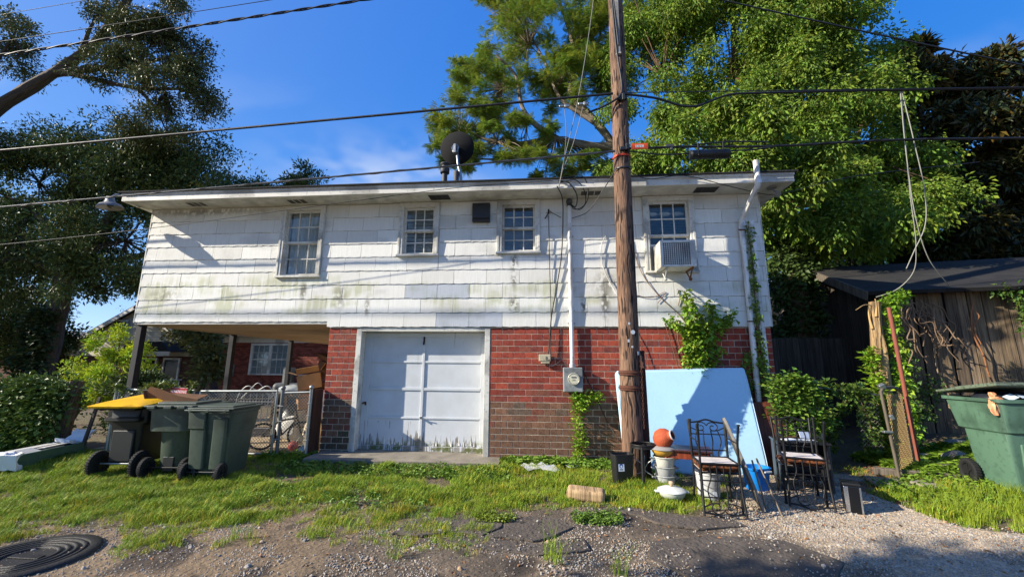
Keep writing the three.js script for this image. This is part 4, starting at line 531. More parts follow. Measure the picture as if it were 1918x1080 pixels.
{ // pale green cart at the right edge of the picture
  const t = thing('rubbish_cart', 'sage green cart at the shed, stuffed so its lid stays up', 'rubbish cart', [5.80, gnd(5.8, 1.42) - 0.01, 1.42], -0.05); t.scale.set(0.95, 1, 0.80);
  obj('body', [loft([rrect(0.04, -0.28, 0.30, -0.32, 0.26, 0.05), rrect(0.10, -0.29, 0.31, -0.34, 0.28, 0.05), rrect(0.70, -0.34, 0.36, -0.40, 0.33, 0.06), rrect(0.72, -0.36, 0.39, -0.48, 0.36, 0.06), rrect(1.06, -0.39, 0.42, -0.58, 0.40, 0.06), rrect(1.07, -0.42, 0.45, -0.62, 0.43, 0.06), rrect(1.11, -0.42, 0.45, -0.62, 0.43, 0.06), rrect(1.11, -0.38, 0.41, -0.57, 0.39, 0.06)]), rb(0.2, 0.05, 0.06, 0.01, 0.02, 0.55, 0.33), rb(0.46, 0.34, 0.05, 0.02, 0.02, 0.42, 0.31), loft([rrect(0.70, 0.16, 0.38, 0.2, 0.36, 0.02), rrect(0.74, 0.14, 0.40, 0.2, 0.39, 0.02), rrect(1.05, 0.14, 0.41, 0.2, 0.415, 0.02)], true, true)], cartPale, t);
  obj('front_bar', [cyl(0.014, 0.014, 0.3, 0.02, 0.5, 0.36, 0, 0, Math.PI / 2), rb(0.09, 0.10, 0.05, 0.01, 0.02, 0.5, 0.335)], cartPale, t);
  const lid = obj('lid', [rb(0.92, 0.035, 1.10, 0.02, 0.01, 1.225, -0.09, -0.11), rb(0.7, 0.03, 0.8, 0.015, 0.01, 1.255, -0.1, -0.11)], M('#8b9486', 0.75, { map: tex(512, 512, [1, 1], (u, v) => { const n = fbm(u * 9, v * 9, 800, 5, 9, 9), d = ss(0.5, 0.7, fbm(u * 30, v * 30, 806, 3, 30, 30)); return mix3(mix3(rgb(150, 168, 150), rgb(196, 196, 184), n), rgb(96, 88, 70), d * 0.7); }) }), t, 'dusty bleached lid');
  obj('wheel_arm', rb(0.05, 0.1, 0.2, 0.01, -0.34, 0.16, -0.34), cartPale, t); addWheel(t, -0.37, 0.16, -0.36, 0.16, 0.07, cartBlack); addWheel(t, 0.39, 0.16, -0.36, 0.16, 0.07, cartBlack);
  // rubbish bags inside
  const bag = (g, s) => { const p = g.attributes.position; for (let i = 0; i < p.count; i++) { const k = 1 + 0.22 * (fbm(p.getX(i) * 9 + 5, p.getY(i) * 9 + p.getZ(i) * 7 + 5, s, 3) - 0.5); p.setXYZ(i, p.getX(i) * k, p.getY(i) * k, p.getZ(i) * k); } g.computeVertexNormals(); return g; };
  const b1 = tag(obj('rubbish_bag', move(bag(new THREE.SphereGeometry(0.3, 28, 18).scale(1.0, 0.42, 0.9), 820), 5.76, 1.28, 1.40), M('#20242c', 0.35)), 'black plastic rubbish bag bulging under the raised cart lid', 'rubbish bag');
  const b2 = thing('tied_bag', 'knotted orange plastic bag hanging over the cart rim', 'plastic bag', [5.43, 1.25, 1.62], -0.1);
  const rag = (pts, w, s) => { const rn = rng(s), cv = new THREE.CatmullRomCurve3(pts.map(p => V(...p))), N = 14, ring = []; for (let i = 0; i <= N; i++) { const q = cv.getPointAt(i / N), r = w * (0.35 + 0.65 * Math.sin(Math.PI * Math.min(1, 0.15 + 0.8 * i / N))) , o = []; for (let j = 0; j < 14; j++) { const a = j / 14 * TAU, k = r * (1 + 0.35 * Math.sin(a * 5 + i * 0.3 + s) + 0.15 * (rn() - 0.5)); o.push([q.x + k * Math.cos(a), q.y, q.z + 0.55 * k * Math.sin(a)]); } ring.push(o); } return loft(ring.reverse(), true, true); };
  obj('knot', [move(bag(new THREE.SphereGeometry(0.036, 20, 14).scale(1.1, 0.8, 0.8), 830), 0, 0.05, 0.0), rag([[0, 0.05, 0], [-0.02, -0.01, 0.03], [-0.035, -0.08, 0.045], [-0.03, -0.14, 0.05]], 0.048, 3), rag([[0, 0.13, -0.01], [0.005, 0.10, 0], [0, 0.06, 0]], 0.034, 5), move(rag([[0, 0.05, 0], [0, 0.0, 0.01], [0.005, -0.06, 0.015]], 0.034, 8), 0.03, 0.05, 0, 0, 0, 1.25)], M('#d59468', 0.55), b2);
  tag(obj('paper_scrap', [bx(0.12, 0.003, 0.09, 5.56, 1.33, 1.70, 0.5, 0.3, 0.2), bx(0.16, 0.003, 0.1, 5.72, 1.33, 1.72, 0.4, -0.2, -0.1)], M('#b6c4cf', 0.8)), 'pale paper scraps poking out of the sage green cart', 'paper');
}

// ---------- mattress, board and clutter before the wall ----------
{
  const t = thing('mattress', 'pale blue mattress leaning on its long edge against the brick wall', 'mattress');
  const mt = tex(512, 512, [2, 2], (u, v) => { const n = fbm(u * 5, v * 5, 850, 4, 5, 5), f = fbm(u * 70, v * 70, 855, 2, 70, 70); const k = 0.93 + 0.06 * n + 0.03 * f; return [k * 0.985, k, k]; });
  const g = rb(2.07, 1.60, 0.19, 0.05, 0, 0, 0, 0, 0, 0, 4); const m = new THREE.Matrix4().compose(V(2.17, 0.835, 0.30), new THREE.Quaternion().setFromEuler(new THREE.Euler(-0.245, -0.012, 0.034, 'YXZ')), V(1, 1, 1)); g.applyMatrix4(m); obj('cover', g, M('#b6dcf2', 0.85, { map: mt, bumpMap: T.fine, bumpScale: 0.0006 }), t);
  const seam = (z, s) => { const pts = []; const a = 1.025 * s, b = 0.79 * s; for (let k = 0; k < 64; k++) { const q = k / 64 * TAU, c = Math.cos(q), d = Math.sin(q), e = (v) => Math.sign(v) * Math.pow(Math.abs(v), 0.12); pts.push(V(a * e(c), b * e(d), z)); } const h = tube(pts, 0.007, 6, 200, true); h.applyMatrix4(m); return h; };
  obj('piping', [seam(0.082, 1.0), seam(-0.082, 1.0)], M('#c2d6e2', 0.8), t);
  const lb = rb(0.05, 0.20, 0.004, 0.002, 1.0, 0.06, 0.04); const l2 = rb(0.004, 0.20, 0.06, 0.001, 1.037, 0.05, 0.02); l2.applyMatrix4(m); obj('label', l2, M('#e8e8e6', 0.8), t);
}
tag(obj('plywood_board', [(() => { const g = rb(0.72, 1.05, 0.015, 0.004); return move(g, 3.52, 0.62, 0.34, -0.16, -0.1, 0.06); })()], wood('#6b3524', { roughness: 0.6 })), 'reddish brown board leaning between mattress and fence', 'board');
tag(obj('table_top', [(() => { const g = cyl(0.28, 0.28, 0.02, 0, 0, 0, 0, 0, 0, 40); return move(g, 3.56, 0.40, 0.66, Math.PI / 2 - 0.3, 0, 0.1); })()], wood('#5c3018', { roughness: 0.5 })), 'round brown table top leaning behind the chairs beside the mattress', 'table top');
{
  const t = thing('waste_basket', 'black plastic waste basket with a white sticker at the pole foot', 'waste basket', [1.0, gnd(1.0, 1.2) - 0.005, 1.16], 0.25);
  const o = (y, s, i = 0) => rrect(y, -0.145 * s + i, 0.145 * s - i, -0.10 * s + i, 0.10 * s - i, 0.04 * s); obj('body', loft([o(0, 0.80), o(0.02, 0.84), o(0.38, 1.0), o(0.385, 1.06), o(0.40, 1.06), o(0.40, 1.0, 0.004), o(0.05, 0.84, 0.008)], true, true), cartBlack, t);
  const cv = document.createElement('canvas'); cv.width = 96; cv.height = 128; const c = cv.getContext('2d'); c.fillStyle = '#e4e8ee'; c.fillRect(0, 0, 96, 128); c.fillStyle = '#2b5fa3'; c.beginPath(); c.arc(48, 56, 30, 0, TAU); c.fill(); c.fillStyle = '#e4e8ee'; c.beginPath(); c.arc(48, 64, 17, 0, TAU); c.fill(); c.fillStyle = '#39414d'; c.fillRect(22, 98, 52, 14); const ct = new THREE.CanvasTexture(cv); ct.colorSpace = THREE.SRGBColorSpace; const p = new THREE.PlaneGeometry(0.085, 0.12); move(p, -0.055, 0.25, 0.0975, -0.06); p.userData.uvd = 1; obj('sticker', p, M('#ffffff', 0.6, { map: ct }), t);
}
{ // black metal plant stand
  const t = thing('plant_stand', 'black metal plant stand with round top beside the waste basket', 'plant stand', [1.30, gnd(1.3, 1.15), 1.14], 0.2);
  obj('top_ring', [tor(0.165, 0.012, 0, 0.52, 0, Math.PI / 2), cyl(0.17, 0.17, 0.045, 0, 0.50, 0, 0, 0, 0, 36, true), tor(0.165, 0.008, 0, 0.48, 0, Math.PI / 2)], mat.iron, t);
  for (let k = 0; k < 4; k++) { const a = k * TAU / 4 + 0.5; obj('leg', [(() => { const g = rod([0.15 * Math.cos(a), 0.5, 0.15 * Math.sin(a)], [0.20 * Math.cos(a), 0.0, 0.20 * Math.sin(a)], 0.024, 6); return g; })()], mat.iron, t); }
  obj('brace', [0, 1, 2, 3].map(k => { const a = k * TAU / 4 + 0.5; return tube([[0.17 * Math.cos(a), 0.35, 0.17 * Math.sin(a)], [0.06 * Math.cos(a), 0.28, 0.06 * Math.sin(a)], [0.01, 0.18, 0], [0.10 * Math.cos(a), 0.12, 0.10 * Math.sin(a)]], 0.006); }), mat.galv, t);
}
{ // stack of pots with a clay jug on top
  const px = 1.56, pz = 1.22, gy = gnd(px, pz); const potM = M('#a7abae', 0.55, { map: T.grime }), potW = M('#c7c8c2', 0.5, { map: T.grime });
  const pot = (name, label, y, r, h, m, cat = 'pot') => { const t = thing(name, label, cat, [px, gy + y, pz]); obj('bowl', lathe([[0, 0], [r * 0.72, 0], [r * 0.8, 0.01], [r * 0.95, h * 0.9], [r * 1.04, h * 0.92], [r * 1.04, h], [r * 0.95, h], [r * 0.76, 0.02], [0, 0.02]], 32), m, t); for (const s of [-1, 1]) obj('handle', tube([[s * r * 0.95, h * 0.72, 0.035], [s * r * 1.22, h * 0.78, 0.02], [s * r * 1.22, h * 0.78, -0.02], [s * r * 0.95, h * 0.72, -0.035]], 0.009), m, t); return t; };
  pot('cooking_pot', 'grey cooking pot at the bottom of the pot stack', 0.0, 0.135, 0.15, potM); pot('cooking_pot', 'grey cooking pot second from the bottom of the pot stack', 0.135, 0.14, 0.13, potM); pot('cooking_pot', 'pale cooking pot third in the stack under the yellow bowl', 0.25, 0.145, 0.14, potW);
  const bo = thing('mixing_bowl', 'yellow and grey bowl with lid under the clay jug', 'bowl', [px - 0.01, gy + 0.385, pz]); obj('bowl', lathe([[0, 0], [0.10, 0], [0.15, 0.06], [0.165, 0.10], [0.155, 0.10], [0.09, 0.012], [0, 0.012]], 32), M('#c79a3c', 0.55, { map: T.grime }), bo); obj('lid', [lathe([[0.17, 0.10], [0.17, 0.11], [0.12, 0.135], [0.03, 0.145], [0, 0.145]], 32), cyl(0.18, 0.18, 0.008, 0, 0.103, 0, 0, 0, 0, 32)], M('#8f8d89', 0.5), bo);
  const jug = thing('clay_jug', 'orange clay jug lying on its side atop the stacked pots', 'jug', [px, gy + 0.625, pz + 0.02]); const jg = lathe([[0, -0.13], [0.07, -0.125], [0.12, -0.07], [0.132, 0.0], [0.115, 0.06], [0.08, 0.10], [0.062, 0.115], [0.066, 0.14], [0.058, 0.145], [0.052, 0.115], [0.09, 0.05], [0, -0.1]], 32); move(jg, 0, 0, 0, 1.05, 0, -0.75); obj('body', jg, M('#b4502a', 0.75, { map: T.mottle, bumpMap: T.fine, bumpScale: 0.004 }), jug); const rm = tor(0.06, 0.012, 0, 0.145, 0); rm.rotateX(0); const rg = tor(0.06, 0.011, 0, 0, 0, Math.PI / 2); move(rg, 0, 0.143, 0); const e = new THREE.Euler(1.05, 0, -0.75); rg.applyMatrix4(new THREE.Matrix4().makeRotationFromEuler(e)); obj('rim', rg, M('#c9c4ba', 0.6), jug);
  const bs = thing('casserole_dish', 'white lidded casserole dish on the grass before the pot stack', 'casserole', [1.505, gnd(1.5, 1.7), 1.70]); obj('bowl', lathe([[0, 0], [0.10, 0], [0.15, 0.05], [0.165, 0.10], [0.155, 0.10], [0, 0.03]], 36), M('#c6cbc4', 0.35, { map: T.grime }), bs); obj('lid', lathe([[0.172, 0.10], [0.172, 0.112], [0.12, 0.135], [0.03, 0.15], [0, 0.15]], 36), M('#d2d5cf', 0.35), bs); obj('knob', lathe([[0, 0.15], [0.02, 0.15], [0.018, 0.165], [0.032, 0.18], [0.03, 0.205], [0, 0.212]], 20), M('#b69c7c', 0.6), bs); for (const s of [-1, 1]) obj('handle', rb(0.05, 0.02, 0.07, 0.008, s * 0.18, 0.09, 0), M('#c6cbc4', 0.4), bs);
}
{ // small side table
  const t = thing('side_table', 'low reddish wooden side table behind the wrought iron chair', 'side table', [1.86, gnd(1.9, 1.2), 1.22], -0.25); const m = wood('#8a3f22', { roughness: 0.45 });
  obj('top', [rb(0.62, 0.025, 0.42, 0.008, 0, 0.49, 0)], wood('#4a2a24', { roughness: 0.35 }), t); obj('apron', [rb(0.54, 0.09, 0.02, 0.004, 0, 0.43, 0.17), rb(0.54, 0.09, 0.02, 0.004, 0, 0.43, -0.17), rb(0.02, 0.09, 0.32, 0.004, -0.27, 0.43, 0), rb(0.02, 0.09, 0.32, 0.004, 0.27, 0.43, 0)], m, t);
  for (const [x, z] of [[-0.26, 0.16], [0.26, 0.16], [-0.26, -0.16], [0.26, -0.16]]) obj('leg', taper([[x, 0.46, z], [x * 1.04, 0.3, z * 1.06], [x * 0.98, 0.14, z * 0.97], [x * 1.05, 0, z * 1.1]], 0.026, 0.014, 8), m, t);
}
{ const t = thing('bucket', 'white plastic pail standing under the wrought iron chairs', 'bucket', [1.985, gnd(2, 1.62) - 0.01, 1.60]); obj('pail', lathe([[0, 0], [0.12, 0], [0.125, 0.01], [0.145, 0.30], [0.155, 0.30], [0.155, 0.32], [0.142, 0.325], [0.12, 0.02], [0, 0.02]], 36), M('#b9bdc3', 0.45, { map: T.grime }), t); obj('sticker', rb(0.06, 0.05, 0.004, 0.001, 0.03, 0.09, 0.130, -0.06, 0.2), M('#dfe3ea', 0.6), t); obj('bail', tube([[-0.15, 0.29, 0], [-0.1, 0.2, 0.12], [0, 0.17, 0.16], [0.1, 0.2, 0.12], [0.15, 0.29, 0]], 0.004), mat.galv, t); }
{ const t = thing('bucket', 'bright blue plastic mop bucket beside the mattress corner', 'bucket', [2.74, gnd(2.74, 1.25), 1.22], 0.3); const o = (y, s, i = 0) => rrect(y, -0.16 * s + i, 0.16 * s - i, -0.14 * s + i, 0.14 * s - i, 0.11 * s, 6); obj('pail', loft([o(0, 0.78), o(0.01, 0.8), o(0.26, 0.98), o(0.265, 1.08), o(0.29, 1.10), o(0.29, 1.0, 0.004), o(0.03, 0.8, 0.006)], true, true), M('#1279c8', 0.4), t); obj('handle', rb(0.11, 0.022, 0.02, 0.006, 0.05, 0.25, 0.155), M('#d6dadd', 0.5), t); }

// wrought iron chairs: one upright, one upside down seat to seat on it
const cushM = M('#8a5f35', 0.9, { map: tex(256, 256, [0.3, 0.3], (u, v) => { const n = fbm(u * 7, v * 7, 870, 3, 7, 7); return mix3(rgb(200, 160, 110), rgb(90, 56, 30), ss(0.42, 0.58, n)); }) }), underM = M('#cfc8c6', 0.9, { map: T.grime });
function ironChair(label) {
  const t = thing('iron_chair', label, 'chair', [0, 0, 0], 0, 'wrought iron chairs stacked seat to seat'), w = 0.205, r = 0.0135;
  for (const s of [-1, 1]) { obj('rear_post', [tube([[s * (w + 0.012), 0, -0.25], [s * w, 0.25, -0.205], [s * w, 0.52, -0.20], [s * w, 0.8, -0.225], [s * (w + 0.012), 1.1, -0.285]], r, 8, 30), cyl(0.018, 0.018, 0.02, s * (w + 0.012), 0.01, -0.25)], mat.iron, t); obj('front_leg', [rod([s * w, 0, 0.205], [s * w, 0.5, 0.20], r), cyl(0.019, 0.019, 0.03, s * w, 0.015, 0.205)], mat.iron, t); }
  obj('seat_frame', [rod([-w, 0.5, 0.2], [w, 0.5, 0.2], 0.013), rod([-w, 0.5, -0.2], [w, 0.5, -0.2], 0.013), rod([-w, 0.5, -0.2], [-w, 0.5, 0.2], 0.013), rod([w, 0.5, -0.2], [w, 0.5, 0.2], 0.013)], mat.iron, t);
  obj('stretcher', [rod([-w, 0.2, 0.203], [w, 0.2, 0.203], 0.008), rod([-w, 0.24, -0.205], [-w, 0.24, 0.203], 0.008), rod([w, 0.24, -0.205], [w, 0.24, 0.203], 0.008)], mat.iron, t);
  obj('seat_pan', rb(0.40, 0.012, 0.39, 0.005, 0, 0.507, 0), underM, t); obj('cushion', rb(0.415, 0.05, 0.41, 0.024, 0, 0.539, 0, 0, 0, 0, 3), cushM, t);
  const zb = (y) => y < 0.8 ? lerp(-0.20, -0.225, (y - 0.52) / 0.28) : lerp(-0.225, -0.285, (y - 0.8) / 0.3);
  obj('top_rail', [tube([[-w - 0.01, 1.06, zb(1.06)], [-0.1, 1.075, zb(1.08)], [0, 1.105, zb(1.1)], [0.1, 1.075, zb(1.08)], [w + 0.01, 1.06, zb(1.06)]], 0.012, 8, 24), tube([[-w, 1.0, zb(1)], [-0.12, 0.96, zb(0.96)], [-0.05, 0.955, zb(0.955)]], 0.008), tube([[w, 1.0, zb(1)], [0.12, 0.96, zb(0.96)], [0.05, 0.955, zb(0.955)]], 0.008)], mat.iron, t);
  for (const s of [-1, 1]) { const pts = []; for (let k = 0; k <= 26; k++) { const a = 0.3 + k / 26 * 8.2, q = lerp(0.075, 0.018, k / 26); const y = 1.0 + q * Math.sin(a); pts.push(V(s * (0.072 - q * Math.cos(a)), y, zb(y))); } obj('scroll', tube(pts, 0.0075, 6, 60), mat.iron, t); }
  obj('mid_rail', rod([-w, 0.70, zb(0.7)], [w, 0.70, zb(0.7)], 0.009), mat.iron, t);
  for (const x of [-0.13, -0.045, 0.045, 0.13]) obj('back_bar', tube([[x * 0.85, 0.52, zb(0.52)], [x * 0.8, 0.66, zb(0.66)], [x * 1.15, 0.82, zb(0.82)], [x * 0.95, 0.96, zb(0.96)]], 0.0075, 6, 20), mat.iron, t);
  return t;
}
{
  const put = (c, x, y, z, yaw, flip) => { c.position.set(x, y, z); c.scale.set(1, 0.88, 1); c.rotation.set(0, 0, 0); c.quaternion.setFromEuler(new THREE.Euler(flip ? Math.PI : 0, 0, 0)).premultiply(new THREE.Quaternion().setFromEuler(new THREE.Euler(0, yaw, 0))); };
  const c0 = ironChair('upright wrought iron chair of the stack beside the pots'); put(c0, 1.965, gnd(1.95, 2.0) - 0.01, 1.93, -0.10, false);
  const c1 = copyOf(c0, 'upside down wrought iron chair on top of the stack beside the pots'); put(c1, 1.93, gnd(1.95, 2.0) + 0.985, 2.02, -0.10, true);
  const c2 = copyOf(c0, 'upright wrought iron chair of the stack near the chain link fence'); put(c2, 3.09, gnd(3.1, 1.6) - 0.01, 1.60, -0.32, false);
  const c3 = copyOf(c0, 'upside down wrought iron chair on top of the stack near the fence'); put(c3, 3.08, gnd(3.1, 1.6) + 0.985, 1.70, -0.32, true);
}
{ // folded ironing board leaning beside the first chairs
  const t = thing('ironing_board', 'folded grey ironing board leaning beside the stacked chairs', 'ironing board', [2.46, gnd(2.4, 1.95), 1.90], 0); t.scale.setScalar(0.92);
  const s = [[-0.16, 0.0], [0.16, 0.0], [0.17, 0.55], [0.14, 0.85], [0.06, 1.08], [-0.02, 1.12], [-0.10, 1.05], [-0.15, 0.85], [-0.17, 0.5]]; const pose = (g) => { g.rotateY(1.32); g.rotateX(-0.10); g.rotateZ(0.30); g.translate(-0.02, 0.02, 0.03); return g; };
  obj('board', pose(ext(s, 0.025, 0.006)), M('#857f75', 0.8, { map: T.mottle }), t); obj('cover_edge', pose(move(ext(s, 0.006, 0.002), 0, 0.002, -0.012)), M('#4a463f', 0.9), t);
  obj('leg', [rod([-0.04, 0.62, 0.08], [0.105, 0.0, 0.29], 0.011), sph(0.014, 0.105, 0.01, 0.29)], M('#8a7a66', 0.5, { metalness: 0.5 }), t); obj('leg', [rod([-0.06, 0.58, 0.0], [0.04, 0.0, 0.06], 0.011), sph(0.014, 0.04, 0.01, 0.06)], M('#8a7a66', 0.5, { metalness: 0.5 }), t);
}
{ // dark cabinet with papers behind the second chairs
  const t = thing('end_table', 'dark end table with a black top behind the second chairs', 'end table', [3.38, gnd(3.3, 1.0), 1.12], -0.25);
  obj('top', rb(0.62, 0.03, 0.42, 0.006, 0, 0.60, 0), M('#1d1c1e', 0.25), t); obj('side', [rb(0.03, 0.58, 0.38, 0.005, -0.28, 0.29, 0), rb(0.03, 0.58, 0.38, 0.005, 0.28, 0.29, 0)], M('#2b2b2e', 0.4), t); obj('back', rb(0.53, 0.5, 0.02, 0.004, 0, 0.32, -0.17), mat.dark, t); obj('shelf', rb(0.53, 0.02, 0.34, 0.004, 0, 0.16, 0), mat.dark, t);
  tag(obj('paper_stack', [bx(0.2, 0.004, 0.14, 3.25, gnd(3.1, 1) + 0.62, 1.15, 0, 0.4), bx(0.16, 0.10, 0.004, 3.5, gnd(3.1, 1) + 0.67, 1.05, -0.4, 0.3), bx(0.2, 0.004, 0.1, 3.45, gnd(3.1, 1) + 0.625, 1.2, 0, -0.4)], M('#d5d9df', 0.8)), 'crumpled white papers on the dark end table', 'paper');
}
{ const t = thing('bin_box', 'black and steel swing bin standing alone on the gravel', 'bin', [3.47, gnd(3.5, 1.95), 1.90], -0.45); t.scale.set(0.85, 1.02, 0.75); obj('body', [rb(0.19, 0.29, 0.27, 0.012, 0, 0.15, 0)], M('#101114', 0.3), t); obj('lid', rb(0.20, 0.025, 0.28, 0.008, 0, 0.31, 0), mat.black, t); obj('steel_front', [rb(0.05, 0.27, 0.006, 0.002, -0.065, 0.15, 0.137), rb(0.02, 0.27, 0.006, 0.002, 0.088, 0.15, 0.137)], M('#d8dbdd', 0.18, { metalness: 0.9 }), t); }
tag(obj('wood_block', (() => { const g = rb(0.46, 0.14, 0.20, 0.045, 0, 0, 0, 0, 0, 0, 4); const p = g.attributes.position; for (let i = 0; i < p.count; i++) { const n = fbm(p.getX(i) * 6 + 9, p.getZ(i) * 9 + p.getY(i) * 9 + 9, 880, 3) - 0.5; p.setY(i, p.getY(i) * (1 + 0.16 * n)); p.setZ(i, p.getZ(i) * (1 + 0.16 * n)); } g.computeVertexNormals(); return move(g, 0.44, gnd(0.44, 1.85) + 0.075, 1.83, 0.1, -0.16, -0.015); })(), M('#c2a47c', 0.9, { map: T.vwood, bumpMap: T.vgrain, bumpScale: 0.004 })), 'weathered tan block of wood lying at the grass edge', 'wood block');
{ // manhole cover
  const t = thing('manhole_cover', 'round dark iron manhole cover set in the gravel', 'manhole cover', [-4.47, 0.014, 3.84]); t.scale.set(1.08, 1, 1.08);
  obj('frame', lathe([[0.36, -0.05], [0.44, -0.05], [0.44, 0.012], [0.36, 0.018], [0.355, 0.0]], 64), M('#33312f', 0.6, { metalness: 0.3, map: T.mottle, bumpMap: T.fine, bumpScale: 0.003 }), t);
  const im = M('#3a3836', 0.5, { metalness: 0.35, map: T.mottle, bumpMap: T.fine, bumpScale: 0.003 }), rings = []; for (const r of [0.33, 0.28, 0.23, 0.18]) rings.push(lathe([[r - 0.014, 0.0], [r - 0.010, 0.016], [r + 0.010, 0.016], [r + 0.014, 0.0]], 64)); obj('cover', [cyl(0.352, 0.352, 0.04, 0, -0.018, 0, 0, 0, 0, 64), ...rings], im, t);
  const cl = []; for (let k = 0; k < 10; k++) cl.push(rb(0.03, 0.012, 0.07, 0.006, -0.12 + 0.026 * k, 0.007, 0, 0, 0.2, 0)); obj('lettering_ribs', cl, im, t);
}
{ // long green box with foam ends at the hedge foot
  const t = thing('planter_trough', 'long green trough with broken white foam at the hedge foot', 'trough', [-8.12, gnd(-8.1, 1.0), 1.0], 1.78);
  obj('trough', [rb(1.15, 0.20, 0.03, 0.008, 0, 0.12, 0.16), rb(1.15, 0.20, 0.03, 0.008, 0, 0.12, -0.16), rb(1.15, 0.03, 0.34, 0.008, 0, 0.03, 0)], M('#3c6152', 0.6, { map: T.grime }), t);
  const chunk = (w, h, d, s) => { const g = new THREE.BoxGeometry(w, h, d, 12, 8, 12); const p = g.attributes.position; for (let i = 0; i < p.count; i++) { const n = fbm(p.getX(i) * 12 + 4, p.getY(i) * 12 + p.getZ(i) * 14 + 4, s, 3) - 0.5; p.setXYZ(i, p.getX(i) * (1 + 0.7 * n), p.getY(i) * (1 + 0.9 * n), p.getZ(i) * (1 + 0.7 * n)); } g.computeVertexNormals(); return g; };
  obj('foam', [move(chunk(0.18, 0.19, 0.30, 881), -0.58, 0.14, 0.02, 0, 0.2, 0.15), move(chunk(0.30, 0.06, 0.26, 882), 0.62, 0.30, 0.0, 0.2, 0.2, 0.6), move(chunk(0.2, 0.05, 0.2, 883), 0.42, 0.26, -0.05, 0.2, 0.2, -0.2)], mat.styro, t);
  obj('lid', [rb(0.9, 0.02, 0.10, 0.006, 0.02, 0.235, -0.12, 0.1), rb(0.5, 0.015, 0.12, 0.006, 0.1, 0.24, 0.06, -0.1, 0.05), rb(0.26, 0.02, 0.2, 0.006, -0.3, 0.22, 0.05, 0.3)], M('#d4d3cc', 0.7, { map: T.grime }), t);
  obj('lining', rb(1.05, 0.02, 0.28, 0.006, 0, 0.19, 0), M('#26302c', 0.8), t);
}

// ---------- chain link fences ----------
function link(w, h, p = 0.056, r = 0.0021) { // woven diamonds over a w x h field in the xy plane
  const g = []; const clip = (x0, y0, dx, dy) => { let t0 = 0, t1 = 99; for (const [o, d, m] of [[x0, dx, w], [y0, dy, h]]) { const a = (0 - o) / d, b = (m - o) / d; t0 = Math.max(t0, Math.min(a, b)); t1 = Math.min(t1, Math.max(a, b)); } return t1 > t0 + 0.01 ? [x0 + dx * t0, y0 + dy * t0, x0 + dx * t1, y0 + dy * t1] : null; };
  const k = 1 / Math.SQRT2; for (let s = -h; s < w; s += p) { const c = clip(s, 0, k, k); if (c) g.push(bx(Math.hypot(c[2] - c[0], c[3] - c[1]), r * 2, r * 2, (c[0] + c[2]) / 2, (c[1] + c[3]) / 2, 0.002, 0, 0, Math.PI / 4)); } for (let s = 0; s < w + h; s += p) { const c = clip(s, 0, -k, k); if (c) g.push(bx(Math.hypot(c[2] - c[0], c[3] - c[1]), r * 2, r * 2, (c[0] + c[2]) / 2, (c[1] + c[3]) / 2, -0.002, 0, 0, -Math.PI / 4)); } return g;
}
const at = (list, x, y, z, ry = 0) => list.map(g => move(g, x, y, z, 0, ry, 0));
const pipe = (a, b, r = 0.021) => rod(a, b, r, 12);
